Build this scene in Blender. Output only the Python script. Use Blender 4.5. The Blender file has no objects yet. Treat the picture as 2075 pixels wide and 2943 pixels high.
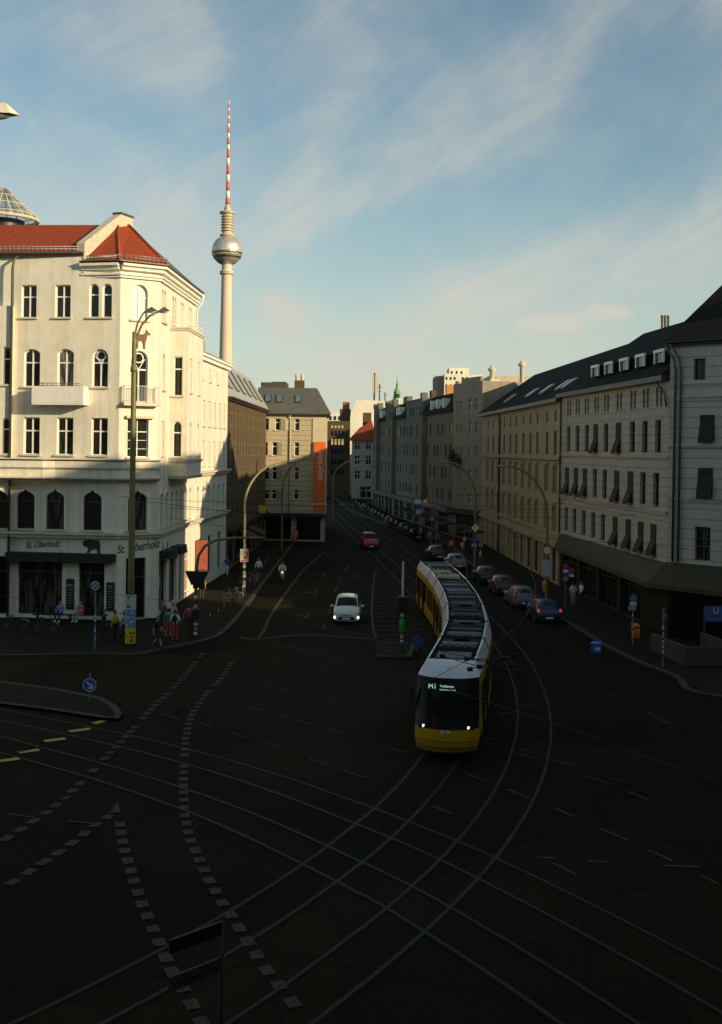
import bpy, math, random
from mathutils import Vector, Matrix
R = math.radians
sc = bpy.context.scene
random.seed(7)

# ------------------------------------------------------------------ camera
# eye 11.5 m above the junction, looking along +Y (down the street), a trace of roll, a vertical lens shift
EYE = 11.5; F = 3200.0; CX, CY = 1037.5, 1290.0; ROLL = 0.013
cam_d = bpy.data.cameras.new("camera"); cam = bpy.data.objects.new("camera", cam_d)
sc.collection.objects.link(cam); sc.camera = cam
cam_d.sensor_width = 36; cam_d.lens = F / 2943 * 36; cam_d.shift_y = -181.5 / 2943
cam_d.clip_start = 0.3; cam_d.clip_end = 6000
cam.matrix_world = Matrix.Translation((0, 0, EYE)) @ Matrix.Rotation(R(90), 4, 'X') @ Matrix.Rotation(ROLL, 4, 'Z')

# ------------------------------------------------------------------ light
SUN_AZ = 56.0      # degrees from -Y towards +X
SUN_EL = 16.5
sv = Vector((math.sin(R(SUN_AZ)) * math.cos(R(SUN_EL)), -math.cos(R(SUN_AZ)) * math.cos(R(SUN_EL)), math.sin(R(SUN_EL))))
sun_d = bpy.data.lights.new("sun", 'SUN'); sun_d.energy = 5.0; sun_d.angle = R(0.6); sun_d.color = (1.0, 0.81, 0.53)
sun = bpy.data.objects.new("sun", sun_d); sc.collection.objects.link(sun)
sun.rotation_euler = sv.to_track_quat('Z', 'Y').to_euler()
w = bpy.data.worlds.new("World"); sc.world = w; w.use_nodes = True
nt = w.node_tree; nt.nodes.clear()
def N(t, tree=None, **kw):
    n = (tree or nt).nodes.new(t)
    for k, v in kw.items(): setattr(n, k, v)
    return n
L = nt.links.new
out = N('ShaderNodeOutputWorld'); bg = N('ShaderNodeBackground'); bg.inputs[1].default_value = 0.085
sky = N('ShaderNodeTexSky', sky_type='NISHITA'); sky.sun_disc = False
sky.sun_elevation = R(SUN_EL); sky.sun_rotation = math.atan2(sv.x, sv.y)
sky.air_density = 1.0; sky.dust_density = 0.6; sky.ozone_density = 1.0
tc = N('ShaderNodeTexCoord'); sep = N('ShaderNodeSeparateXYZ'); L(tc.outputs['Generated'], sep.inputs[0])
def mth(op, a, b=None, c=None):
    m = N('ShaderNodeMath', operation=op)
    for i, v in enumerate((a, b, c)):
        if v is None: continue
        if isinstance(v, (int, float)): m.inputs[i].default_value = v
        else: L(v, m.inputs[i])
    return m.outputs[0]
az = mth('ARCTAN2', sep.outputs[0], sep.outputs[1]); el = mth('ARCSINE', sep.outputs[2])
cmb0 = N('ShaderNodeCombineXYZ'); L(az, cmb0.inputs[0]); L(el, cmb0.inputs[1])
def cloud(rot, sx, sy, scale, detail, dist, off, lo, hi, rough=0.55):
    mp0 = N('ShaderNodeMapping'); L(cmb0.outputs[0], mp0.inputs[0]); mp0.inputs['Rotation'].default_value = (0, 0, R(-rot))
    mp = N('ShaderNodeMapping'); L(mp0.outputs[0], mp.inputs[0])
    mp.inputs['Scale'].default_value = (sx, sy, 1); mp.inputs['Location'].default_value = off
    nz = N('ShaderNodeTexNoise'); L(mp.outputs[0], nz.inputs['Vector'])
    nz.inputs['Scale'].default_value = scale; nz.inputs['Detail'].default_value = detail; nz.inputs['Distortion'].default_value = dist
    nz.inputs['Roughness'].default_value = rough
    mr = N('ShaderNodeMapRange', interpolation_type='SMOOTHSTEP'); L(nz.outputs[0], mr.inputs[0])
    mr.inputs[1].default_value = lo; mr.inputs[2].default_value = hi
    return mr.outputs[0]
def sweep(x0, y0, x1, y1, wd):        # one long cirrus streak between two directions (azimuth, elevation in radians)
    ln = math.hypot(x1-x0, y1-y0); ux, uy = (x1-x0)/ln, (y1-y0)/ln
    dx, dy = mth('SUBTRACT', az, x0), mth('SUBTRACT', el, y0)
    al = mth('ADD', mth('MULTIPLY', dx, ux), mth('MULTIPLY', dy, uy)); pe = mth('ADD', mth('MULTIPLY', dx, -uy), mth('MULTIPLY', dy, ux))
    pe = mth('ADD', pe, mth('MULTIPLY', mth('SUBTRACT', wob, 0.5), wd*2.2))
    g = mth('EXPONENT', mth('MULTIPLY', mth('POWER', mth('ABSOLUTE', mth('DIVIDE', pe, wd)), 2.0), -1.0))
    q = mth('EXPONENT', mth('MULTIPLY', mth('POWER', mth('ABSOLUTE', mth('DIVIDE', mth('SUBTRACT', al, ln/2), ln*0.55)), 4.0), -1.0))
    return mth('MULTIPLY', g, q)
wob = cloud(0, 1, 1, 5.0, 4, 0.4, (1.3, 0.2, 0), 0.25, 0.75)
fine = cloud(32, 1.2, 4.5, 5.0, 9, 0.8, (3.2, 1.0, 0), 0.25, 0.78, 0.62)
fine2 = cloud(-50, 1.4, 4.0, 4.0, 8, 0.8, (8.2, 2.4, 0), 0.40, 0.85, 0.6)
veil = cloud(15, 1.0, 2.0, 3.2, 4, 0.3, (7.3, 4.1, 0), 0.25, 0.80)
sw = sweep(-0.12, 0.17, 0.24, 0.40, 0.034)
for a_ in ((0.05, 0.09, 0.42, 0.24, 0.034, 1.0), (-0.26, 0.43, -0.13, 0.32, 0.030, .8), (-0.01, 0.40, -0.02, 0.28, 0.03, .55), (-0.42, 0.12, -0.05, 0.27, 0.09, .85), (-0.10, 0.13, 0.02, 0.07, 0.022, .6), (0.14, 0.108, 0.19, 0.110, 0.007, 2.0), (0.20, 0.120, 0.235, 0.118, 0.006, 1.4), (-0.085, 0.135, -0.06, 0.10, 0.012, 1.0), (0.3, .36, .6, .5, .05, .8), (-.6, .4, -.3, .5, .06, .6)):
    sw = mth('ADD', sw, mth('MULTIPLY', sweep(*a_[:5]), a_[5]))
sw = mth('MULTIPLY', sw, mth('ADD', mth('MULTIPLY', fine, 0.65), 0.35))
hz = N('ShaderNodeMapRange', interpolation_type='SMOOTHSTEP'); L(sep.outputs[2], hz.inputs[0])
hz.inputs[1].default_value = 0.26; hz.inputs[2].default_value = -0.02
cl = mth('ADD', mth('MULTIPLY', sw, 0.54), mth('MULTIPLY', mth('ADD', mth('MULTIPLY', veil, 0.35), mth('MULTIPLY', mth('MULTIPLY', veil, fine), 0.65)), 0.36))
cl = mth('ADD', cl, mth('MULTIPLY', fine2, 0.10))
cl = mth('MINIMUM', mth('ADD', cl, mth('MULTIPLY', hz.outputs[0], 0.62)), 0.92)
tint = N('ShaderNodeMix', data_type='RGBA', blend_type='MULTIPLY'); tint.inputs[0].default_value = 1
L(sky.outputs[0], tint.inputs[6]); tint.inputs[7].default_value = (1.18, 1.38, 1.30, 1)
mx = N('ShaderNodeMix', data_type='RGBA'); L(cl, mx.inputs[0]); L(tint.outputs[2], mx.inputs[6])
mx.inputs[7].default_value = (7.0, 6.85, 6.0, 1)
L(mx.outputs[2], bg.inputs[0]); L(bg.outputs[0], out.inputs[0])
sc.view_settings.view_transform = 'Standard'; sc.view_settings.look = 'None'
sc.view_settings.exposure = 0.10; sc.view_settings.gamma = 1.0

# ------------------------------------------------------------------ helpers
def ray(u, v):
    du, dv = u - CX, v - CY; c, s = math.cos(ROLL), math.sin(ROLL)
    return Vector(((du * c + dv * s) / F, 1.0, -(-du * s + dv * c) / F))
def at(u, v, Y):                      # the point seen at a photo position, Y metres down the street
    return Vector((0, 0, EYE)) + ray(u, v) * Y
def G(u, v, z=0.0):                   # the point at height z seen at a photo position
    r = ray(u, v); return Vector((0, 0, EYE)) + r * ((z - EYE) / r.z)
def proj(p):
    x, y = p[0] / p[1] * F, -(p[2] - EYE) / p[1] * F; c, s = math.cos(ROLL), math.sin(ROLL)
    return (CX + x * c - y * s, CY + x * s + y * c)

MATS = {}
def mat(name, col, rough=0.75, metal=0.0, var=0.12, scale=2.0, bump=0.0, bscale=30.0, streak=0.0, spec=0.5, emit=None, es=0.0, coat=0.0, alpha=None, fn=None):
    if name in MATS: return MATS[name]
    m = bpy.data.materials.new(name); m.use_nodes = True; t = m.node_tree; b = t.nodes['Principled BSDF']; k = t.links.new
    b.inputs['Roughness'].default_value = rough; b.inputs['Metallic'].default_value = metal
    b.inputs['Specular IOR Level'].default_value = spec; b.inputs['Coat Weight'].default_value = coat
    col4 = (*col, 1)
    if var > 0:
        o = t.nodes.new('ShaderNodeTexCoord')
        n = t.nodes.new('ShaderNodeTexNoise'); n.inputs['Scale'].default_value = scale; n.inputs['Detail'].default_value = 8
        n.inputs['Roughness'].default_value = 0.65; k(o.outputs['Object'], n.inputs['Vector'])
        mr = t.nodes.new('ShaderNodeMapRange'); k(n.outputs[0], mr.inputs[0]); mr.inputs[1].default_value = 0.3; mr.inputs[2].default_value = 0.7
        mr.inputs[3].default_value = 1 - var; mr.inputs[4].default_value = 1 + var
        val = mr.outputs[0]
        if streak > 0:
            mp = t.nodes.new('ShaderNodeMapping'); k(o.outputs['Object'], mp.inputs[0]); mp.inputs['Scale'].default_value = (2.5, 2.5, 0.12)
            n2 = t.nodes.new('ShaderNodeTexNoise'); k(mp.outputs[0], n2.inputs['Vector']); n2.inputs['Scale'].default_value = 1.0; n2.inputs['Detail'].default_value = 5
            m2 = t.nodes.new('ShaderNodeMapRange'); k(n2.outputs[0], m2.inputs[0]); m2.inputs[1].default_value = 0.45; m2.inputs[2].default_value = 0.75
            m2.inputs[3].default_value = 1.0; m2.inputs[4].default_value = 1 - streak
            mm = t.nodes.new('ShaderNodeMath'); mm.operation = 'MULTIPLY'; k(val, mm.inputs[0]); k(m2.outputs[0], mm.inputs[1]); val = mm.outputs[0]
        mix = t.nodes.new('ShaderNodeVectorMath'); mix.operation = 'SCALE'; mix.inputs[0].default_value = col; k(val, mix.inputs['Scale'])
        k(mix.outputs[0], b.inputs['Base Color'])
    else:
        b.inputs['Base Color'].default_value = col4
    if bump > 0:
        o2 = t.nodes.new('ShaderNodeTexCoord'); n3 = t.nodes.new('ShaderNodeTexNoise'); n3.inputs['Scale'].default_value = bscale; n3.inputs['Detail'].default_value = 6
        k(o2.outputs['Object'], n3.inputs['Vector']); bp = t.nodes.new('ShaderNodeBump'); bp.inputs['Strength'].default_value = bump; bp.inputs['Distance'].default_value = 0.05
        k(n3.outputs[0], bp.inputs['Height']); k(bp.outputs[0], b.inputs['Normal'])
    if emit: b.inputs['Emission Color'].default_value = (*emit, 1); b.inputs['Emission Strength'].default_value = es
    if fn: fn(t, b, k)
    MATS[name] = m; return m

def set_tag(o, label=None, cat=None, group=None, kind=None):
    if label: o['label'] = label
    if cat: o['category'] = cat
    if group: o['group'] = group
    if kind: o['kind'] = kind
    return o
def empty(name, loc=(0, 0, 0), rz=0.0, label=None, cat=None, group=None):
    o = bpy.data.objects.new(name, None); o.empty_display_size = 0.3; sc.collection.objects.link(o)
    o.location = loc; o.rotation_euler = (0, 0, rz); set_tag(o, label, cat, group); return o
def par_world(o, root):              # parent a child that was built in world coordinates
    o.parent = root
    o.matrix_parent_inverse = (Matrix.Translation(root.location) @ Matrix.Rotation(root.rotation_euler.z, 4, 'Z')).inverted()
KIDS = {}
def children_of(o):
    return [c for c in sc.collection.objects if c.parent == o]
def copy_tree(o, parent=None):
    c = o.copy(); sc.collection.objects.link(c)
    if parent is not None: c.parent = parent
    for ch in list(o.children): copy_tree(ch, c)
    return c

class MB:
    def __init__(s): s.v = []; s.f = []; s.m = []; s.sm = []
    def add(s, vs, fs, mi=0, smooth=False):
        b = len(s.v); s.v += [tuple(p) for p in vs]
        for f in fs: s.f.append([b + i for i in f]); s.m.append(mi); s.sm.append(smooth)
        return s
    def poly(s, pts, mi=0): return s.add(pts, [list(range(len(pts)))], mi)
    def box(s, x0, x1, y0, y1, z0, z1, mi=0):
        return s.add([(x0,y0,z0),(x1,y0,z0),(x1,y1,z0),(x0,y1,z0),(x0,y0,z1),(x1,y0,z1),(x1,y1,z1),(x0,y1,z1)],
                     [(0,3,2,1),(4,5,6,7),(0,1,5,4),(1,2,6,5),(2,3,7,6),(3,0,4,7)], mi)
    def obox(s, c, dx, dy, dz, sx, sy, sz, mi=0):   # box on axes dx,dy,dz with full sizes
        c = Vector(c); vs = []
        for k in (-1, 1):
            for (i, j) in ((-1,-1),(1,-1),(1,1),(-1,1)):
                vs.append(c + dx * (i*sx/2) + dy * (j*sy/2) + dz * (k*sz/2))
        return s.add(vs, [(0,3,2,1),(4,5,6,7),(0,1,5,4),(1,2,6,5),(2,3,7,6),(3,0,4,7)], mi)
    def bar(s, a, b, wx, wy=None, mi=0):
        a, b = Vector(a), Vector(b); d = (b - a); ln = d.length; d.normalize()
        up = Vector((0,0,1)) if abs(d.z) < 0.95 else Vector((0,1,0))
        x = d.cross(up).normalized(); y = d.cross(x)
        return s.obox((a+b)/2, x, y, d, wx, wy or wx, ln, mi)
    def prism(s, pts, z0, z1, mi=0):
        n = len(pts); vs = [(p[0],p[1],z0) for p in pts] + [(p[0],p[1],z1) for p in pts]
        fs = [list(range(n))[::-1], list(range(n, 2*n))] + [(i,(i+1)%n,n+(i+1)%n,n+i) for i in range(n)]
        return s.add(vs, fs, mi)
    def tube(s, path, rad, n=8, mi=0, caps=True):
        path = [Vector(p) for p in path]; m = len(path)
        if not isinstance(rad, (list, tuple)): rad = [rad]*m
        vs = []; ref = None
        for i, p in enumerate(path):
            d = (path[min(i+1,m-1)] - path[max(i-1,0)]).normalized()
            if ref is None: ref = Vector((1,0,0)) if abs(d.x) < 0.9 else Vector((0,1,0))
            x = (ref - d*ref.dot(d)).normalized(); y = d.cross(x); ref = x
            for j in range(n):
                a = 2*math.pi*j/n; vs.append(p + x*(math.cos(a)*rad[i]) + y*(math.sin(a)*rad[i]))
        fs = [(i*n+j, i*n+(j+1)%n, (i+1)*n+(j+1)%n, (i+1)*n+j) for i in range(m-1) for j in range(n)]
        s.add(vs, fs, mi, True)
        if caps: s.add([vs[j] for j in range(n)], [list(range(n))[::-1]], mi); s.add(vs[-n:], [list(range(n))], mi)
        return s
    def lathe(s, prof, n=16, c=(0,0,0), mi=0, axis='z'):
        vs = []
        for (r, z) in prof:
            for j in range(n):
                a = 2*math.pi*j/n; x, y = math.cos(a)*r, math.sin(a)*r
                p = (x, y, z) if axis == 'z' else ((x, z, y) if axis == 'y' else (z, x, y))
                vs.append((c[0]+p[0], c[1]+p[1], c[2]+p[2]))
        m = len(prof)
        fs = [(i*n+j, i*n+(j+1)%n, (i+1)*n+(j+1)%n, (i+1)*n+j) for i in range(m-1) for j in range(n)]
        return s.add(vs, fs, mi, True)
    def ball(s, c, rx, ry=None, rz=None, n=12, m=8, mi=0):
        ry = ry or rx; rz = rz or rx
        vs = []; 
        for i in range(m+1):
            t = math.pi*i/m
            for j in range(n):
                a = 2*math.pi*j/n; vs.append((c[0]+rx*math.sin(t)*math.cos(a), c[1]+ry*math.sin(t)*math.sin(a), c[2]+rz*math.cos(t)))
        fs = [(i*n+j, (i+1)*n+j, (i+1)*n+(j+1)%n, i*n+(j+1)%n) for i in range(m) for j in range(n)]
        return s.add(vs, fs, mi, True)
    def mesh(s, name, mats):
        me = bpy.data.meshes.new(name); me.from_pydata(s.v, [], s.f)
        for m in (mats if isinstance(mats, (list, tuple)) else [mats]): me.materials.append(m)
        me.polygons.foreach_set('material_index', s.m); me.polygons.foreach_set('use_smooth', s.sm); me.validate(); me.update(); return me
    def build(s, name, mats, parent=None, world=False, loc=(0,0,0), fix=True):
        me = s.mesh(name, mats)
        if fix: recalc(me)
        o = bpy.data.objects.new(name, me); sc.collection.objects.link(o); o.location = loc
        if parent is not None:
            if world: par_world(o, parent)
            else: o.parent = parent
        return o
def recalc(me):
    import bmesh
    b = bmesh.new(); b.from_mesh(me); bmesh.ops.remove_doubles(b, verts=b.verts, dist=1e-5)
    bmesh.ops.recalc_face_normals(b, faces=b.faces); b.to_mesh(me); b.free()
def link_mesh(name, me, parent=None, world=False, loc=(0,0,0), rz=0):
    o = bpy.data.objects.new(name, me); sc.collection.objects.link(o); o.location = loc; o.rotation_euler = (0,0,rz)
    if parent is not None:
        if world: par_world(o, parent)
        else: o.parent = parent
    return o

def text_mesh(txt, size, depth=0.02, shear=0.0, align='CENTER', space=1.0):
    cu = bpy.data.curves.new('lettering', 'FONT'); cu.body = txt; cu.size = size; cu.extrude = depth/2; cu.shear = shear
    cu.align_x = align; cu.align_y = 'CENTER'; cu.space_character = space; cu.resolution_u = 3
    o = bpy.data.objects.new('lettering', cu); sc.collection.objects.link(o)
    dg = bpy.context.evaluated_depsgraph_get(); me = bpy.data.meshes.new_from_object(o.evaluated_get(dg))
    bpy.data.objects.remove(o); bpy.data.curves.remove(cu); me.materials.clear(); return me
def lettering(txt, size, m, mtx, parent=None, world=True, depth=0.02, shear=0.0, spin=0.0, name='lettering', space=1.0, sx=1.0):
    """text standing upright in a plane; mtx maps local x (reading direction), y (inward), z (up)"""
    me = text_mesh(txt, size, depth, shear, space=space); me.materials.append(m)
    me.transform(Matrix.Scale(sx, 4, (1,0,0)))
    me.transform(mtx @ Matrix.Rotation(spin, 4, 'Y') @ Matrix.Rotation(R(90), 4, 'X'))
    o = bpy.data.objects.new(name, me); sc.collection.objects.link(o)
    if parent is not None:
        if world: par_world(o, parent)
        else: o.parent = parent
    return o

# ------------------------------------------------------------------ facades
class Fac:
    def __init__(s, p0, p1, out=0.0):
        a, b = Vector((p0[0], p0[1], 0)), Vector((p1[0], p1[1], 0)); s.d = (b-a).normalized(); s.n = Vector((s.d.y, -s.d.x, 0)); s.len = (b-a).length
        s.p = a + s.n*out; s.rz = math.atan2(s.d.y, s.d.x)
    def pt(s, t, z, out=0.0):
        q = s.p + s.d*t + s.n*out; return Vector((q.x, q.y, z))
    def m(s, t, z, out=0.0): return Matrix.Translation(s.pt(t, z, out)) @ Matrix.Rotation(s.rz, 4, 'Z')
    def s_at(s, u, z):                       # where along the wall a photo column falls
        lo, hi = -40.0, s.len+60.0
        def f(t):
            q = s.pt(t, z); return proj(q)[0] if q.y > 1 else -1e9
        r = ray(u, CY); # iterate: intersection of vertical plane through the column with the wall
        v = CY
        t = 0
        for _ in range(4):
            r = ray(u, v); den = s.d.x*r.y - s.d.y*r.x
            t = (s.p.y*r.x - s.p.x*r.y)/den if abs(den) > 1e-9 else 0
            q = s.pt(t, z); v = proj(q)[1]
        return t
def shape_pts(w, h, shape, n=10):
    a = w/2; P = [(-a, 0), (a, 0)]
    if shape == 'rect': P += [(a, h), (-a, h)]
    elif shape == 'arch':
        hs = h-a; P += [(a*math.cos(math.pi*i/n), hs+a*math.sin(math.pi*i/n)) for i in range(n+1)]
    elif shape == 'seg':
        r = 0.22*w; hs = h-r; P += [(a-2*a*i/n, hs + r*(1-((1-2*i/n)**2))) for i in range(n+1)]
        P[2] = (a, hs); P[-1] = (-a, hs)
    elif shape == 'ogee':
        k = 0.55*w; hs = h-k; cur = [(1.0,0),(0.98,0.17),(0.88,0.36),(0.68,0.52),(0.42,0.62),(0.22,0.70),(0.10,0.82),(0.0,1.0)]
        P += [(a*x, hs+k*z) for x, z in cur] + [(-a*x, hs+k*z) for x, z in cur[-2::-1]]
    return P
class Op:
    def __init__(s, c, z0, w, h, shape='rect'): s.c, s.z0, s.w, s.h, s.shape = c, z0, w, h, shape
def wall(mb, fc, z0, z1, ops, depth=0.25, s0=0.0, s1=None, mi=0, mr=0):
    s1 = fc.len if s1 is None else s1
    ops = [o for o in ops if o.c-o.w/2 > s0+0.01 and o.c+o.w/2 < s1-0.01 and o.z0 >= z0-1e-6]
    zs = sorted(set([z0, z1] + [round(o.z0, 4) for o in ops] + [round(o.z0+o.h, 4) for o in ops]))
    for a, b in zip(zs, zs[1:]):
        if b-a < 1e-4: continue
        cov = sorted([(o.c-o.w/2, o.c+o.w/2) for o in ops if o.z0 < (a+b)/2 < o.z0+o.h]); x = s0
        for l, r in cov:
            if l > x+1e-4: mb.poly([fc.pt(x,a), fc.pt(l,a), fc.pt(l,b), fc.pt(x,b)], mi)
            x = max(x, r)
        if s1 > x+1e-4: mb.poly([fc.pt(x,a), fc.pt(s1,a), fc.pt(s1,b), fc.pt(x,b)], mi)
    for o in ops:
        P = shape_pts(o.w, o.h, o.shape)
        if o.shape != 'rect':
            top = P[2:]; h = len(top)//2; a = o.w/2
            mb.poly([fc.pt(o.c+x, o.z0+z) for x, z in top[:h+1]] + [fc.pt(o.c+a, o.z0+o.h)], mi)
            mb.poly([fc.pt(o.c+x, o.z0+z) for x, z in top[h:]] + [fc.pt(o.c-a, o.z0+o.h)], mi)
        n = len(P)
        for i in range(n):
            (x0, q0), (x1, q1) = P[i], P[(i+1)%n]
            mb.poly([fc.pt(o.c+x0, o.z0+q0), fc.pt(o.c+x1, o.z0+q1), fc.pt(o.c+x1, o.z0+q1, -depth), fc.pt(o.c+x0, o.z0+q0, -depth)], mr)
def band(mb, fc, z0, z1, out_, s0=0.0, s1=None, mi=0, back=0.0):
    s1 = fc.len if s1 is None else s1
    c = fc.pt((s0+s1)/2, (z0+z1)/2, (out_-back)/2)
    mb.obox(c, fc.d, fc.n, Vector((0,0,1)), s1-s0, out_+back, z1-z0, mi)
def cornice(mb, facs, z0, z1, out_, mi=0):
    """mitred moulding running round several connected facades"""
    pts = []
    for i, fc in enumerate(facs):
        if i == 0: pts.append((fc.pt(0,0), fc.n.copy()))
        if i < len(facs)-1:
            n2 = facs[i+1].n; b = (fc.n+n2); k = 1.0/(0.5*b.length_squared) if b.length > 0.1 else 1
            pts.append((fc.pt(fc.len,0), b*k))
        else: pts.append((fc.pt(fc.len,0), fc.n.copy()))
    prof = [(0, z0), (out_*0.55, z0), (out_*0.62, z0+(z1-z0)*0.45), (out_, z0+(z1-z0)*0.6), (out_, z1), (0, z1)]
    vs = []
    for p, b in pts:
        for o_, z in prof: q = p + b*o_; vs.append((q.x, q.y, z))
    m = len(prof); fs = [(i*m+j, i*m+(j+1)%m, (i+1)*m+(j+1)%m, (i+1)*m+j) for i in range(len(pts)-1) for j in range(m)]
    fs += [list(range(m)), list(range((len(pts)-1)*m, len(pts)*m))]
    mb.add(vs, fs, mi)

WCACHE = {}
def win_meshes(w, h, shape, style, fm, gm, t=0.07):
    key = (round(w,2), round(h,2), shape, style, fm.name, gm.name)
    if key in WCACHE: return WCACHE[key]
    P = shape_pts(w, h, shape); n = len(P); I = [(x*(w-2*t)/w, t+z*(h-2*t)/h) for x, z in P]
    mb = MB(); y0, y1 = -0.03, 0.05
    vs = [(x, y0, z) for x, z in P] + [(x, y0, z) for x, z in I] + [(x, y1, z) for x, z in I]
    fs = [(i, (i+1)%n, n+(i+1)%n, n+i) for i in range(n)] + [(n+i, n+(i+1)%n, 2*n+(i+1)%n, 2*n+i) for i in range(n)]
    mb.add(vs, fs)
    def vbar(x, z0, z1, ww=0.055): mb.box(x-ww/2, x+ww/2, y0+0.004, y1, z0, z1)
    def hbar(z, x0, x1, ww=0.06): mb.box(x0, x1, y0+0.002, y1, z-ww/2, z+ww/2)
    top = h-t
    if style in ('cross', 'ring'):
        zt = h*0.64; hbar(zt, -w/2+t*0.8, w/2-t*0.8, 0.09); vbar(0, t*0.8, (top if shape != 'ogee' else top*0.93) if style == 'cross' else zt, 0.09)
        if style == 'ring':
            rr = min(w*0.30, (h-zt)*0.42); c = h-t-rr-0.04; k = 16; ring = []
            for r_ in (rr, rr-0.07):
                ring += [(r_*math.cos(2*math.pi*i/k), y0+0.001, c+r_*math.sin(2*math.pi*i/k)) for i in range(k)]
            mb.add(ring, [(i, (i+1)%k, k+(i+1)%k, k+i) for i in range(k)])
            mb.bar((0, 0, zt), (-w*0.36, 0, c-rr*0.2), 0.05); mb.bar((0, 0, zt), (w*0.36, 0, c-rr*0.2), 0.05)
    elif style == 'two': vbar(0, t*0.8, top)
    elif style == 'trans': hbar(h*0.68, -w/2+t*0.8, w/2-t*0.8, 0.09)
    elif style == 'four':
        vbar(0, t*0.8, top); hbar(h*0.66, -w/2+t*0.8, w/2-t*0.8)
        for q in (0.22, 0.44): hbar(h*q, -w/2+t*0.8, w/2-t*0.8, 0.03)
    elif style == 'shop':
        k = max(1, int(w/1.3))
        for i in range(1, k): vbar(-w/2+w*i/k, t*0.8, top, 0.07)
        hbar(h*0.74, -w/2+t*0.8, w/2-t*0.8, 0.08)
    fr = mb.mesh('window', fm); recalc(fr)
    g = MB(); g.poly([(x, 0.03, z) for x, z in I]); gl = g.mesh('pane', gm)
    WCACHE[key] = (fr, gl); return WCACHE[key]
SCACHE = {}
WR = random.Random(11)
def put_win(root, fc, op, style='cross', fm=None, gm=None, inset=0.18, sill=None, sillm=None, label=None, pane=True, open_=None):
    fr, gl = win_meshes(op.w, op.h, op.shape, style, fm, gm)
    q = fc.pt(op.c, op.z0, -inset)
    o = link_mesh('window', fr, root, True, q, fc.rz)
    if label: o['label'] = label
    pn_ = link_mesh('pane', gl, o)
    if gm.name in ('window_glass', 'shop_glass') and WR.random() < .45:
        k_ = WR.choice((0,0,1,2) if gm.name == 'window_glass' else (0,3,3))
        pn_.material_slots[0].link = 'OBJECT'; pn_.material_slots[0].material = (glass_c, glass_l, glass_g, glass_p)[k_]
    if sill:
        key = (round(op.w, 2), sill, inset, sillm.name)
        if key not in SCACHE:
            m_ = MB(); m_.box(-op.w/2-0.12, op.w/2+0.12, -inset-sill, -inset-0.003, -0.09, 0.02); SCACHE[key] = m_.mesh('sill', sillm)
        link_mesh('sill', SCACHE[key], o)
    return o

# ------------------------------------------------------------------ materials
def brick_fn(rowh, w_, dark, colvar=0.25):
    def fn(t, b, k):
        pass
    return fn
def tile_fn(t, b, k):                  # rows of roof tiles as bump
    o = t.nodes.new('ShaderNodeTexCoord'); s_ = t.nodes.new('ShaderNodeSeparateXYZ'); k(o.outputs['Object'], s_.inputs[0])
    def wv(sock, f):
        a = t.nodes.new('ShaderNodeMath'); a.operation = 'MULTIPLY'; k(sock, a.inputs[0]); a.inputs[1].default_value = f
        c = t.nodes.new('ShaderNodeMath'); c.operation = 'FRACT'; k(a.outputs[0], c.inputs[0]); return c.outputs[0]
    a = wv(s_.outputs[2], 3.6); ad = t.nodes.new('ShaderNodeMath'); ad.operation = 'ADD'; k(s_.outputs[0], ad.inputs[0]); k(s_.outputs[1], ad.inputs[1])
    c = wv(ad.outputs[0], 3.2); d = t.nodes.new('ShaderNodeMath'); d.operation = 'PINGPONG'; k(c, d.inputs[0]); d.inputs[1].default_value = 0.5
    e = t.nodes.new('ShaderNodeMath'); e.operation = 'ADD'; k(a, e.inputs[0]); k(d.outputs[0], e.inputs[1])
    bp = t.nodes.new('ShaderNodeBump'); bp.inputs['Strength'].default_value = 0.8; bp.inputs['Distance'].default_value = 0.08; bp.invert = True
    k(e.outputs[0], bp.inputs['Height']); k(bp.outputs[0], b.inputs['Normal'])
def seam_fn(t, b, k):                  # standing seams of a sheet-metal roof / ashlar lines
    o = t.nodes.new('ShaderNodeTexCoord'); s_ = t.nodes.new('ShaderNodeSeparateXYZ'); k(o.outputs['Object'], s_.inputs[0])
    ad = t.nodes.new('ShaderNodeMath'); ad.operation = 'ADD'; k(s_.outputs[0], ad.inputs[0]); k(s_.outputs[1], ad.inputs[1])
    a = t.nodes.new('ShaderNodeMath'); a.operation = 'MULTIPLY'; k(ad.outputs[0], a.inputs[0]); a.inputs[1].default_value = 1.8
    c = t.nodes.new('ShaderNodeMath'); c.operation = 'FRACT'; k(a.outputs[0], c.inputs[0])
    g = t.nodes.new('ShaderNodeMath'); g.operation = 'GREATER_THAN'; k(c.outputs[0], g.inputs[0]); g.inputs[1].default_value = 0.88
    bp = t.nodes.new('ShaderNodeBump'); bp.inputs['Strength'].default_value = 0.7; bp.inputs['Distance'].default_value = 0.05
    k(g.outputs[0], bp.inputs['Height']); k(bp.outputs[0], b.inputs['Normal'])
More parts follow.
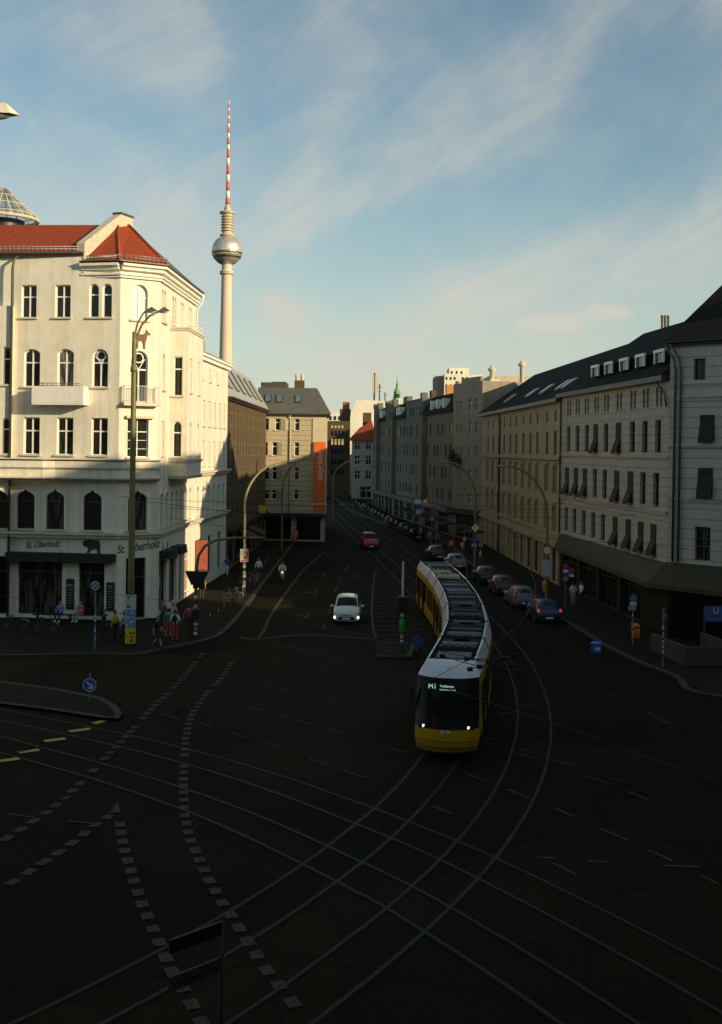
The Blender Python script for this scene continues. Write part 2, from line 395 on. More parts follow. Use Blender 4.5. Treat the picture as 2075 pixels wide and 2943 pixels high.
def course_fn(h, depth=0.03):
    def fn(t, b, k):                   # horizontal joints of rusticated plaster
        o = t.nodes.new('ShaderNodeTexCoord'); s_ = t.nodes.new('ShaderNodeSeparateXYZ'); k(o.outputs['Object'], s_.inputs[0])
        a = t.nodes.new('ShaderNodeMath'); a.operation = 'DIVIDE'; k(s_.outputs[2], a.inputs[0]); a.inputs[1].default_value = h
        c = t.nodes.new('ShaderNodeMath'); c.operation = 'FRACT'; k(a.outputs[0], c.inputs[0])
        g = t.nodes.new('ShaderNodeMath'); g.operation = 'GREATER_THAN'; k(c.outputs[0], g.inputs[0]); g.inputs[1].default_value = 0.10
        src = b.inputs['Base Color'].links[0].from_socket; mr = t.nodes.new('ShaderNodeMapRange'); k(g.outputs[0], mr.inputs[0]); mr.inputs[3].default_value = 0.62; mr.inputs[4].default_value = 1.0
        sc_ = t.nodes.new('ShaderNodeVectorMath'); sc_.operation = 'SCALE'; k(src, sc_.inputs[0]); k(mr.outputs[0], sc_.inputs['Scale']); k(sc_.outputs[0], b.inputs['Base Color'])
        bp = t.nodes.new('ShaderNodeBump'); bp.inputs['Strength'].default_value = 0.9; bp.inputs['Distance'].default_value = depth
        k(g.outputs[0], bp.inputs['Height']); k(bp.outputs[0], b.inputs['Normal'])
    return fn
def paving_fn(sx, sy, mortar=0.03, dark=0.55):
    def fn(t, b, k):
        o = t.nodes.new('ShaderNodeTexCoord'); br = t.nodes.new('ShaderNodeTexBrick'); k(o.outputs['Object'], br.inputs['Vector'])
        br.inputs['Scale'].default_value = 1.0; br.inputs['Brick Width'].default_value = sx; br.inputs['Row Height'].default_value = sy
        br.inputs['Mortar Size'].default_value = mortar
        src = b.inputs['Base Color'].links[0].from_socket
        br.inputs['Color1'].default_value = (1,1,1,1); br.inputs['Color2'].default_value = (0.75,0.75,0.75,1); br.inputs['Mortar'].default_value = (dark,dark,dark,1)
        mu = t.nodes.new('ShaderNodeMix'); mu.data_type = 'RGBA'; mu.blend_type = 'MULTIPLY'; mu.inputs[0].default_value = 1
        k(src, mu.inputs[6]); k(br.outputs[0], mu.inputs[7]); k(mu.outputs[2], b.inputs['Base Color'])
    return fn
cream = mat('cream_plaster', (0.77, 0.705, 0.555), 0.85, var=0.09, scale=1.2, streak=0.2, bump=0.15, bscale=40)
cream2 = mat('light_cream_plaster', (0.80, 0.77, 0.67), 0.85, var=0.05, scale=1.0, streak=0.08, bump=0.1, bscale=40)
trim = mat('cream_trim', (0.62, 0.55, 0.42), 0.85, var=0.12, scale=2.5, streak=0.25)
wood_w = mat('white_window_paint', (0.78, 0.77, 0.72), 0.45, var=0.04)
wood_d = mat('dark_window_paint', (0.045, 0.042, 0.035), 0.5, var=0.1)
def glass_fn(t, b, k):                 # slightly wavy panes with curtains and dim rooms behind
    o = t.nodes.new('ShaderNodeTexCoord'); n = t.nodes.new('ShaderNodeTexNoise'); n.inputs['Scale'].default_value = 0.8; k(o.outputs['Object'], n.inputs['Vector'])
    bp = t.nodes.new('ShaderNodeBump'); bp.inputs['Strength'].default_value = 0.12; bp.inputs['Distance'].default_value = 0.05; k(n.outputs[0], bp.inputs['Height']); k(bp.outputs[0], b.inputs['Normal'])
glass = mat('window_glass', (0.022, 0.019, 0.013), 0.06, var=0.3, scale=1.5, spec=0.35, fn=glass_fn)
glass_s = mat('shop_glass', (0.010, 0.010, 0.008), 0.08, var=0.3, scale=1.0, spec=0.25)
def curtain(name, c0, c1, thr, sc_):
    def fn(t, b, k):               # net curtains and things on sills seen dimly behind the pane
        glass_fn(t, b, k); o = t.nodes.new('ShaderNodeTexCoord'); n = t.nodes.new('ShaderNodeTexNoise'); n.inputs['Scale'].default_value = sc_; n.inputs['Detail'].default_value = 3; k(o.outputs['Object'], n.inputs['Vector'])
        mp = t.nodes.new('ShaderNodeMapping'); mp.inputs['Scale'].default_value = (3, 1, .5); k(o.outputs['Object'], mp.inputs[0]); k(mp.outputs[0], n.inputs['Vector'])
        r = t.nodes.new('ShaderNodeMapRange'); k(n.outputs[0], r.inputs[0]); r.inputs[1].default_value = thr-.05; r.inputs[2].default_value = thr+.05
        m_ = t.nodes.new('ShaderNodeMix'); m_.data_type = 'RGBA'; k(r.outputs[0], m_.inputs[0]); m_.inputs[6].default_value = (*c0,1); m_.inputs[7].default_value = (*c1,1); k(m_.outputs[2], b.inputs['Base Color'])
    return mat(name, c0, .12, var=0, spec=.35, fn=fn)
glass_c = curtain('glass_with_curtain', (.018,.015,.010), (.085,.075,.052), .52, 1.2)
glass_l = curtain('glass_with_pale_curtain', (.05,.045,.03), (.20,.18,.13), .45, 1.0)
glass_g = curtain('glass_with_plants', (.012,.012,.008), (.03,.045,.012), .50, 2.0)
glass_p = curtain('shop_glass_with_posters', (.008,.008,.006), (.045,.035,.02), .60, 1.6)
shade_pane = mat('pane_with_blind', (0.55, 0.52, 0.42), 0.35, var=0.08, scale=2)
glow_pane = mat('glow_window', (0.30, 0.22, 0.08), 0.2, var=0.35, scale=3, emit=(1.0, 0.62, 0.20), es=0.5)  # warm glow; in the row it imitates sunlit houses mirrored in the panes
shop_lit = mat('shop_light', (0.3, 0.2, 0.1), 0.3, var=0.4, scale=3, emit=(1.0, 0.50, 0.16), es=0.10)
tiles = mat('red_roof_tiles', (0.31, 0.055, 0.018), 0.85, spec=.2, var=0.28, scale=5, fn=tile_fn)
tiles2 = mat('old_red_tiles', (0.30, 0.07, 0.03), 0.85, var=0.25, scale=4, fn=tile_fn)
slate = mat('slate_roof', (0.014, 0.015, 0.012), 0.9, spec=.12, var=0.3, scale=2, fn=tile_fn)
zinc = mat('zinc_roof', (0.11, 0.105, 0.085), 0.55, metal=0.0, var=0.2, scale=1.5, fn=seam_fn)
zinc_l = mat('light_zinc_roof', (0.42, 0.40, 0.34), 0.45, metal=0.2, var=0.15, scale=1.2, fn=seam_fn)
gutterm = mat('gutter_metal', (0.10, 0.09, 0.06), 0.5, metal=0.4, var=0.2)
stone = mat('parapet_stone', (0.55, 0.48, 0.34), 0.9, var=0.2, scale=3)
brickb = mat('brown_brick', (0.105, 0.066, 0.030), 0.85, var=0.22, scale=3, fn=course_fn(0.25, 0.02))
beige = mat('beige_plaster', (0.50, 0.41, 0.25), 0.85, var=0.10, scale=1.5, fn=course_fn(0.62))
beige_s = mat('smooth_beige_plaster', (0.62, 0.52, 0.34), 0.85, var=0.06, scale=1.5)
wht = mat('white_gable_plaster', (0.80, 0.73, 0.58), 0.85, var=0.08, scale=0.6, streak=0.10)
grey_r3 = mat('pale_grey_render', (0.46, 0.435, 0.385), 0.85, var=0.10, scale=1.3, streak=0.15, fn=course_fn(0.62))
grey_r2 = mat('warm_grey_render', (0.40, 0.365, 0.30), 0.85, var=0.10, scale=1.2, streak=0.15, fn=course_fn(0.55, 0.02))
ochre_r1 = mat('ochre_render', (0.37, 0.295, 0.165), 0.85, var=0.16, scale=1.2, streak=0.22)
grey_r0 = mat('grey_brown_render', (0.29, 0.25, 0.19), 0.9, var=0.15, scale=1.5, streak=0.15)
row_ms = [mat('row_render_a', (0.19, 0.155, 0.105), 0.9, var=0.2, streak=0.2), mat('row_render_b', (0.165, 0.15, 0.12), 0.9, var=0.2, streak=0.2),
          mat('row_render_c', (0.20, 0.16, 0.11), 0.9, var=0.2, streak=0.2), mat('row_render_d', (0.15, 0.14, 0.11), 0.9, var=0.2, streak=0.2)]
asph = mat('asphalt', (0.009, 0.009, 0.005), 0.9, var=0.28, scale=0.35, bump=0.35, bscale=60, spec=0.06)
def road_fn(t, b, k):                  # patched asphalt: big repair patches and tar-darkened wheel tracks over fine grain
    src = b.inputs['Base Color'].links[0].from_socket
    o = t.nodes.new('ShaderNodeTexCoord'); v = t.nodes.new('ShaderNodeTexVoronoi'); v.inputs['Scale'].default_value = 0.11; v.distance = 'MANHATTAN'
    k(o.outputs['Object'], v.inputs['Vector']); n = t.nodes.new('ShaderNodeTexNoise'); n.inputs['Scale'].default_value = 9; n.inputs['Detail'].default_value = 6; k(o.outputs['Object'], n.inputs['Vector'])
    s_ = t.nodes.new('ShaderNodeSeparateColor'); k(v.outputs['Color'], s_.inputs[0])
    m1 = t.nodes.new('ShaderNodeMapRange'); k(s_.outputs[0], m1.inputs[0]); m1.inputs[3].default_value = 0.65; m1.inputs[4].default_value = 1.4
    m2 = t.nodes.new('ShaderNodeMapRange'); k(n.outputs[0], m2.inputs[0]); m2.inputs[1].default_value = 0.3; m2.inputs[2].default_value = 0.7; m2.inputs[3].default_value = 0.7; m2.inputs[4].default_value = 1.35
    v2 = t.nodes.new('ShaderNodeTexVoronoi'); v2.feature = 'DISTANCE_TO_EDGE'; v2.inputs['Scale'].default_value = 0.16; k(o.outputs['Object'], v2.inputs['Vector'])
    m3 = t.nodes.new('ShaderNodeMapRange'); k(v2.outputs['Distance'], m3.inputs[0]); m3.inputs[1].default_value = 0.002; m3.inputs[2].default_value = 0.008; m3.inputs[3].default_value = 0.6; m3.inputs[4].default_value = 1.0
    a = t.nodes.new('ShaderNodeMath'); a.operation = 'MULTIPLY'; k(m1.outputs[0], a.inputs[0]); k(m2.outputs[0], a.inputs[1])
    a2 = t.nodes.new('ShaderNodeMath'); a2.operation = 'MULTIPLY'; k(a.outputs[0], a2.inputs[0]); k(m3.outputs[0], a2.inputs[1])
    sc_ = t.nodes.new('ShaderNodeVectorMath'); sc_.operation = 'SCALE'; k(src, sc_.inputs[0]); k(a2.outputs[0], sc_.inputs['Scale']); k(sc_.outputs[0], b.inputs['Base Color'])
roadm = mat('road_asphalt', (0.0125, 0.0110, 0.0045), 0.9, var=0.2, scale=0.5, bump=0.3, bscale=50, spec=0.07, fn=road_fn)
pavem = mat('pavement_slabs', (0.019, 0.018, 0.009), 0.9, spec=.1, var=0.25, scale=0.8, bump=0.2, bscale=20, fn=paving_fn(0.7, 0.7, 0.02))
kerbm = mat('granite_kerb', (0.034, 0.030, 0.016), 0.85, var=0.25, scale=3)
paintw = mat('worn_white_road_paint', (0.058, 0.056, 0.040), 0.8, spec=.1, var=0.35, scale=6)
painty = mat('yellow_road_tape', (0.42, 0.27, 0.03), 0.6, var=0.2, scale=5)
railm = mat('rail_steel', (0.030, 0.026, 0.018), 0.6, metal=0.15, spec=.25, var=0.25, scale=0.4)
groovem = mat('rail_groove', (0.010, 0.009, 0.008), 0.8, var=0.2)
bedm = mat('track_bed_concrete', (0.011, 0.010, 0.006), 0.88, spec=.08, var=0.25, scale=0.7)
blackm = mat('black_paint', (0.012, 0.012, 0.012), 0.45, var=0.15)
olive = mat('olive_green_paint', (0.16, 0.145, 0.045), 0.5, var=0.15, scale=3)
galv = mat('galvanised_steel', (0.34, 0.33, 0.29), 0.5, metal=0.5, var=0.15, scale=4)
galv_d = mat('dull_galvanised_steel', (0.13, 0.13, 0.11), 0.6, metal=0.3, var=0.2, scale=4)
whitep = mat('white_enamel', (0.72, 0.72, 0.68), 0.4, var=0.05)
redp = mat('red_enamel', (0.55, 0.04, 0.025), 0.4, var=0.08)
bluep = mat('blue_enamel', (0.03, 0.08, 0.36), 0.4, var=0.08)
yellowp = mat('yellow_enamel', (0.75, 0.48, 0.03), 0.4, var=0.08)
orangep = mat('orange_plastic', (0.80, 0.13, 0.02), 0.45, var=0.08)
leafm = mat('leaves', (0.045, 0.075, 0.02), 0.7, var=0.4, scale=4)
awn_d = mat('dark_awning_cloth', (0.020, 0.020, 0.016), 0.85, var=0.2, scale=3)
awn_o = mat('olive_canopy', (0.040, 0.037, 0.012), 0.8, var=0.18, scale=1.0, streak=0.2)

# ------------------------------------------------------------------ the ground
def sheet(name, pts, z, m, label=None):
    mb = MB(); mb.poly([(p[0], p[1], z) for p in pts]); o = mb.build(name, m, fix=False); o['kind'] = 'structure'; return o
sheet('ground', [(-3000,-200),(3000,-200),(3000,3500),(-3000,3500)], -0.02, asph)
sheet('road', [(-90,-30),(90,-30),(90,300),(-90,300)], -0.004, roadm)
def catmull(P, n=8):
    P = [Vector((p[0], p[1], 0)) for p in P]; Q = [P[0]*2-P[1]] + P + [P[-1]*2-P[-2]]; out_ = []
    for i in range(1, len(Q)-2):
        for j in range(n):
            t = j/n; a, b, c, d = Q[i-1], Q[i], Q[i+1], Q[i+2]
            out_.append(0.5*((2*b)+(c-a)*t+(2*a-5*b+4*c-d)*t*t+(3*b-a-3*c+d)*t*t*t))
    return out_ + [P[-1]]
def offset(P, d):
    O = []
    for i, p in enumerate(P):
        t = (P[min(i+1,len(P)-1)]-P[max(i-1,0)]).normalized(); O.append(p + Vector((t.y, -t.x, 0))*d)
    return O
def ribbon(mb, P, w_, z, mi=0):
    A, B = offset(P, -w_/2), offset(P, w_/2)
    vs = [(p.x, p.y, z) for p in A] + [(p.x, p.y, z) for p in B]; n = len(P)
    mb.add(vs, [(i, i+1, n+i+1, n+i) for i in range(n-1)], mi)
def slab(name, outline, h, kerb_from=None, kerb_to=None):
    """raised pavement with a granite kerb along part of its outline"""
    mb = MB(); mb.prism([(p[0], p[1]) for p in outline], -0.3, h); o = mb.build(name, pavem); o['kind'] = 'structure'
    if kerb_from is not None:
        K = [Vector((p[0], p[1], 0)) for p in outline[kerb_from:kerb_to]]; kb = MB(); A = offset(K, 0.03); B = offset(K, -0.27)
        n = len(K); vs = [(p.x,p.y,-0.02) for p in A]+[(p.x,p.y,h+0.006) for p in A]+[(p.x,p.y,h+0.006) for p in B]
        kb.add(vs, [(i,i+1,n+i+1,n+i) for i in range(n-1)]+[(n+i,n+i+1,2*n+i+1,2*n+i) for i in range(n-1)])
        k = kb.build('kerb', kerbm); k['kind'] = 'structure'
    return o
g2 = lambda u, v: (G(u, v).x, G(u, v).y)
LK = catmull([(-60, 60.6), (-30, 60.2), g2(0,1889), g2(242,1884), g2(389,1886), (-11.2,62.3), g2(605,1841), (-8.2,70), (-8.0,80), (-7.9,122), (-7.7,137), (-6.5,142), (-6.3,160), (-9.5,215), (-13,260)], 6)
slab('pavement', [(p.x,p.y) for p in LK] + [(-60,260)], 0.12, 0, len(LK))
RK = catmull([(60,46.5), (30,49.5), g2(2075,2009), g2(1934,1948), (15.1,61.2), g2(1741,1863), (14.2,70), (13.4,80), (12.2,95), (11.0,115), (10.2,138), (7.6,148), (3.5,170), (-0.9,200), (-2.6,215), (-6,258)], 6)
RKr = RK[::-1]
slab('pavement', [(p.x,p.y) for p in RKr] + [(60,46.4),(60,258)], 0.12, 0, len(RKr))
# traffic islands
IS = [g2(0,2024), g2(160,2044), g2(300,2066), g2(330,2070), g2(334,2058), g2(318,2036), g2(280,2014), g2(160,1990), g2(0,1968)]
IS = [(-30, IS[0][1]+3.5)] + IS + [(-30, IS[-1][1]+4)]
slab('traffic_island', IS[::-1], 0.12, 1, len(IS)-1)
slab('traffic_island', [g2(1080,1893), g2(1180,1893), g2(1196,1852), g2(1080,1852)], 0.12, 0, 4)

# tram tracks (rail, groove and concrete strip at each rail)
TR = {'A': [(-9.5,18.2),(-6.78,21.0),(-4.53,24.0),(-2.63,27.0),(-1.04,30.0),(0.3,33.0),(1.43,36.0),(2.39,39.0),(3.19,42.0),(3.87,45.0),(4.45,48.0),(4.95,51.5),(5.35,56),(5.65,61),(5.75,68),(5.55,76),(5.1,84),(4.2,96),(2.8,112),(0.9,134),(-1.2,156),(-3.6,184),(-5.6,207),(-10,250)],
      'B': [(-5.6,17.9),(-2.53,21.0),(0.26,25.45),(2.52,29.91),(4.31,34.36),(5.7,38.82),(6.76,43.27),(7.55,47.73),(8.1,52.18),(8.46,56.64),(8.66,61.09),(8.71,65.55),(8.6,70.5),(8.35,77),(7.9,85),(7.1,97),(5.8,112),(3.9,135),(1.5,157),(-0.9,184),(-2.7,207),(-7,250)],
      'C': [(-40,60.5),(-25,52.8),(-16.0,47.76),(-11.55,45.04),(-7.09,41.93),(-2.64,38.05),(1.82,33.04),(4.05,29.99),(6.27,26.51),(8.5,22.57),(12,15.5)],
      'D': [(-40,57),(-25,49.4),(-16.0,44.21),(-11.91,41.36),(-7.82,38.25),(-3.73,34.47),(0.36,29.61),(2.41,26.65),(4.45,23.26),(6.5,19.4),(9,14)]}
for k_, P in TR.items():
    C = catmull(P, 6); mb = MB()
    z0 = 0.0015*'ABCD'.index(k_)
    for s_ in (-0.7175, 0.7175):
        rl = offset(C, s_); ribbon(mb, rl, 0.22, 0.004+z0, 1); ribbon(mb, offset(rl, -0.055 if s_ > 0 else 0.055), 0.05, 0.010+z0, 2); ribbon(mb, rl, 0.042, 0.0125+z0, 0)
    o = mb.build('tram_track', [railm, bedm, groovem], fix=False); o['kind'] = 'structure'

# painted markings
mk = MB(); my = MB(); zL = 0.018
def dash(u0, v0, u1, v1, w_=0.12, mb=mk):
    a, b = G(u0, v0), G(u1, v1); d = (b-a); d.z = 0; n = Vector((d.y, -d.x, 0)).normalized()*w_/2
    mb.poly([(a-n).to_tuple()[:2]+(zL,), (a+n).to_tuple()[:2]+(zL,), (b+n).to_tuple()[:2]+(zL,), (b-n).to_tuple()[:2]+(zL,)])
qL = lambda P: [(a*.6486, 1950+b*.6486) for a, b in P]
qR = lambda P: [(1050+a*.6331, 1950+b*.6331) for a, b in P]
def blocks(P, w_=0.30, ln=0.50, gap=0.27, jit=0.10):
    C = catmull([g2(*p) for p in P], 10); acc = 0.0; on = False; run = []; pos = 0.0
    L_ = [0.0]
    for a, b in zip(C, C[1:]): L_.append(L_[-1]+(b-a).length)
    def pt(s_):
        s_ = min(max(s_, 0), L_[-1]-1e-4)
        import bisect
        i = min(bisect.bisect_right(L_, s_)-1, len(C)-2); f = (s_-L_[i])/(L_[i+1]-L_[i]+1e-9); return C[i].lerp(C[i+1], f), (C[i+1]-C[i]).normalized()
    s_ = 0.0
    while s_ < L_[-1]-ln:
        if random.random() > 0.06:
            (a, t0), (b, t1) = pt(s_+random.uniform(0, jit)*0.3), pt(s_+ln-random.uniform(0, jit))
            n0, n1 = Vector((t0.y,-t0.x,0))*w_/2, Vector((t1.y,-t1.x,0))*w_/2
            mk.poly([(q.x, q.y, zL) for q in (a-n0, a+n0, b+n1, b-n1)])
        s_ += ln+gap
blocks(qL([(900,-110),(810,0),(700,110),(600,215),(540,280),(490,330),(430,395),(370,455),(300,520),(240,572),(180,615),(100,665),(0,730),(-60,765)]))
blocks(qL([(1030,-70),(980,0),(900,90),(850,170),(830,240),(820,330),(815,430),(817,540),(825,620),(840,700),(880,790),(920,880),(950,930),(978,980),(1040,1075),(1075,1130),(1135,1220),(1180,1290),(1270,1400),(1320,1470),(1370,1540)]))
blocks(qL([(527,600),(540,690),(560,780),(600,910),(635,1010),(680,1110),(705,1165),(740,1245),(770,1310),(835,1415),(880,1500),(915,1560)]))
blocks(qL([(490,605),(380,685),(290,755),(220,800),(150,845),(90,885),(10,930),(-60,965)]))
a, b, c = G(*qL([(522,550)])[0]), G(*qL([(540,597)])[0]), G(*qL([(488,597)])[0])
mk.poly([(q.x, q.y, zL+0.002) for q in (a, b, c)])
for u, v in ((440,195),(355,230),(245,273),(130,323),(40,362)):
    (u, v), hw = qL([(u, v)])[0], 30 if u != 440 else 14
    dash(u-hw, v+4, u+hw, v-4, 0.34, my)
for P in ([(710,155,800,185),(890,200,940,215),(1030,242,1095,262),(1170,285,1240,306),(1370,355,1460,387),(1525,410,1619,440),(1110,127,1165,143),(1230,160,1290,178),(1320,185,1385,205),(1450,222,1515,242),(1180,42,1280,48),(1460,97,1530,110),(1540,45,1580,62),(30,600,150,617),(300,632,420,645)],):
    for x0,y0,x1,y1 in P: (p, q) = qL([(x0,y0),(x1,y1)]); dash(*p, *q, 0.10)
for x0,y0,x1,y1 in ([455,433,545,467],[640,505,745,545],[850,588,950,630],[1070,685,1185,735],[1285,782,1395,832],[1520,895,1600,935],[300,580,395,618],[850,840,955,893],[850,370,950,398],[685,318,755,338],[520,265,590,285],[680,340,770,367],[525,290,585,303],[110,317,190,340],[990,443,1100,477],[1110,455,1170,470],[1190,515,1290,555],[600,165,700,148],[690,125,790,130],[930,145,1040,155],[1280,155,1380,210],[780,815,860,818],[1010,832,1100,836],[1360,852,1520,858]):
    (p, q) = qR([(x0,y0),(x1,y1)]); dash(*p, *q, 0.11)
def line(P, w_=0.12):
    C = catmull([g2(*p) for p in P], 6); ribbon(mk, C, w_, zL)
line([(743,1837),(760,1812),(786,1758),(842,1680),(884,1628),(934,1588)], 0.22)
line([(690,1833),(743,1838),(870,1825),(1000,1832),(1078,1837)], 0.35)
line([(1081,1836),(1072,1812),(1067,1760),(1069,1712),(1075,1650),(1083,1636)], 0.16)
for (a, b) in (((930,1810),(938,1790)),((944,1765),(955,1740)),((962,1705),(970,1685)),((975,1675),(982,1655)),((988,1645),(1010,1618))): dash(*a, *b, 0.12)
for i in range(22):
    Y = 66.8+i*1.85; a = (1.05 if Y < 95 else 1.2); x1 = 4.3 if Y < 90 else 3.4
    mk.poly([(a, Y, zL), (a+0.06, Y-0.14, zL), (x1, Y+0.75, zL), (x1, Y+0.89, zL)])
def arrow(u, v, kind):
    p = G(u, v); x, y = p.x, p.y
    mk.poly([(x-.06,y+1.6,zL),(x+.06,y+1.6,zL),(x+.06,y-.6,zL),(x-.06,y-.6,zL)]); mk.poly([(x-.3,y-.6,zL),(x+.3,y-.6,zL),(x,y-1.6,zL)])
    if kind: mk.poly([(x-.06,y+.5,zL+.001),(x-.06,y+.7,zL+.001),(x-.55,y-.1,zL+.001),(x-.55,y-.35,zL+.001)]); mk.poly([(x-.45,y-.75,zL+.001),(x-.4,y+.15,zL+.001),(x-.95,y-.3,zL+.001)])
arrow(932,1652,1); arrow(908,1702,1); arrow(884,1768,1); arrow(1022,1655,0)
line([(890,1500),(930,1530)], .1)
o = mk.build('road_markings', paintw, fix=False); o['kind'] = 'structure'
o = my.build('yellow_road_markings', painty, fix=False); o['kind'] = 'structure'

# ------------------------------------------------------------------ buildings
def body(mb, pts, z0, z1, skip=(), mi=0, top=False):
    n = len(pts)
    for i in range(n):
        if i in skip: continue
        a, b = pts[i], pts[(i+1) % n]; mb.poly([(a[0],a[1],z0),(b[0],b[1],z0),(b[0],b[1],z1),(a[0],a[1],z1)], mi)
    if top: mb.poly([(p[0],p[1],z1) for p in pts], mi)
def pipe(root, path, r=0.06, m=None, name='downpipe'):
    return MB().tube(path, r, 8).build(name, m or gutterm, root, True)
def poly_roof(faces, th=0.0):
    mb = MB()
    for f in faces: mb.poly(f)
    return mb

# ---- corner cafe building (left), cream plaster
Lr = empty('corner_building', (-18, 80, 0), 0, 'cream corner house with red tiled tent roof, pointed arch windows and ground-floor cafe', 'building')
P0, P1, P2, P3, P4, P5 = (-31, 73.7), (-23.0, 73.1), (-15.75, 72.45), (-13.45, 73.9), (-12.95, 86.8), (-12.1, 101.0)
FA0, FA, FB, FC, FC2 = Fac(P0, P1), Fac((-23.0, 73.45), P2), Fac(P2, P3), Fac(P3, P4), Fac(P4, P5)
wm = MB(); ops = {'A0': [], 'A': [], 'B': [], 'C': [], 'C2': []}
def rowops(key, fc, us, z0, z1, w_, shape='rect', style='cross', **kw):
    r_ = []
    for u in us:
        o = Op(fc.s_at(u, (z0+z1)/2), z0, w_, z1-z0, shape); o.style = style; o.kw = kw; ops[key].append(o); r_.append(o)
    return r_
# facade A (towards the junction)
rowops('A', FA, (84.5, 182), 19.85, 22.0, 1.06)
rowops('A', FA, (271.5, 309), 19.85, 22.05, 0.66, 'arch', 'trans')
rowops('A', FA, (93, 189.5), 15.30, 17.80, 1.12, 'seg'); rowops('A', FA, (289,), 15.30, 17.80, 1.08, 'arch', 'ring')
rowops('A', FA, (92, 188, 287), 10.85, 13.30, 1.12)
rowops('A', FA, (75, 160, 267), 5.95, 8.65, 1.26, 'ogee', 'trans', fm='d')
rowops('A', FA, (116,), 0.35, 4.15, 3.05, 'rect', 'shop', fm='d', shop=1); rowops('A', FA, (264,), 0.35, 4.15, 1.75, 'rect', 'shop', fm='d', shop=1)
# bay at the far left
rowops('A0', FA0, (20,), 15.4, 17.9, 0.5, 'rect', 'trans'); rowops('A0', FA0, (17,), 10.85, 13.25, 0.5, 'arch', 'trans')
rowops('A0', FA0, (-2,), 5.95, 8.65, 1.26, 'ogee', 'trans', fm='d'); rowops('A0', FA0, (-8,), 0.35, 4.15, 1.4, 'rect', 'shop', fm='d', shop=1)
# chamfer B
rowops('B', FB, (403,), 19.75, 22.1, 1.12, 'arch', 'cross', blind=1); rowops('B', FB, (402,), 14.35, 17.75, 1.15, 'arch', 'ring')
rowops('B', FB, (398,), 10.75, 13.3, 1.45, 'rect', 'four'); rowops('B', FB, (396,), 5.95, 8.65, 1.30, 'ogee', 'trans', fm='d')
rowops('B', FB, (391,), 0.15, 4.15, 1.35, 'rect', 'trans', fm='d', shop=1)
# street side C: positions in metres along the wall
def mrow(key, ss, z0, z1, w_, shape='rect', style='cross', **kw):
    for s_ in ss:
        o = Op(s_, z0, w_, z1-z0, shape); o.style = style; o.kw = kw; ops[key].append(o)
mrow('C', (1.0, 1.75, 4.3, 5.05, 7.2, 7.95, 10.2, 10.95), 19.85, 22.05, 0.6, 'arch', 'trans')
mrow('C', (1.5,), 15.3, 17.75, 0.75, 'arch', 'trans'); mrow('C', (1.5,), 10.85, 13.2, 0.8, 'rect', 'trans')
mrow('C', (10.9,), 15.3, 17.75, 0.85, 'rect', 'trans'); mrow('C', (10.9,), 10.85, 13.2, 0.85, 'arch', 'trans')
mrow('C', (1.1, 2.75, 4.4, 6.05, 7.7, 9.35, 11.0), 6.0, 8.5, 0.95, 'ogee', 'trans')
mrow('C', (2.0, 5.3), 0.45, 3.75, 2.3, 'rect', 'shop', fm='d', shop=1); mrow('C', (8.2,), 0.15, 3.6, 1.2, 'rect', 'trans', fm='d', shop=1)
mrow('C', (10.8,), 0.45, 3.8, 2.4, 'rect', 'shop', shop=2)
mrow('C2', (2.6, 5.9, 9.2), 16.9, 17.9, 0.55); mrow('C2', (1.3, 3.6, 5.9, 8.2, 10.5, 12.6), 13.2, 15.3, 0.9); mrow('C2', (1.3, 3.6, 5.9, 8.2, 10.5, 12.6), 9.9, 12.0, 0.9)
mrow('C2', (1.2, 3.4, 5.6, 7.8, 10.0, 12.2), 6.0, 8.5, 0.95, 'ogee', 'trans')
mrow('C2', (2.4, 6.6, 11.0), 0.9, 4.1, 1.5, 'rect', 'trans', fm='d', shop=1)
for key, fc, z1 in (('A0', FA0, 20.6), ('A', FA, 23.9), ('B', FB, 23.2), ('C', FC, 23.2), ('C2', FC2, 18.7)):
    wall(wm, fc, 0, z1, ops[key], 0.24)
# returns, back and gables
wm.poly([(-23,73.1,0),(-23,73.5,0),(-23,73.5,20.6),(-23,73.1,20.6)])
wm.poly([(-31,73.7,20.6),(-23,73.1,20.6),(-23,73.5,20.6),(-31,74.1,20.6)])
wall(wm, Fac((-31,74.4),(-23,73.5)), 20.6, 23.9, [])
wm.poly([(P4[0],P4[1],18.7),(P4[0],P4[1],23.2),(-21,87.2,23.2),(-21,87.2,18.7)])
wm.poly([(P5[0],P5[1],0),(P5[0],P5[1],18.7),(-21,101.5,18.7),(-21,101.5,0)])
wm.poly([(-21,101.5,0),(-21,101.5,18.7),(-21,87.2,18.7),(-21,87.2,0)])
wm.poly([(-21,87.2,0),(-31,84,0),(-31,84,23.9),(-21,87.2,23.9)]); wm.poly([(-31,84,0),(-31,73.7,0),(-31,73.7,23.9),(-31,84,23.9)])
wm.poly([(-23,73.45,23.9),(-18.2,73.0,23.9),(-18.2,73.0,23.2),(-18.2,76.5,23.9),(-23,76.5,23.9)])
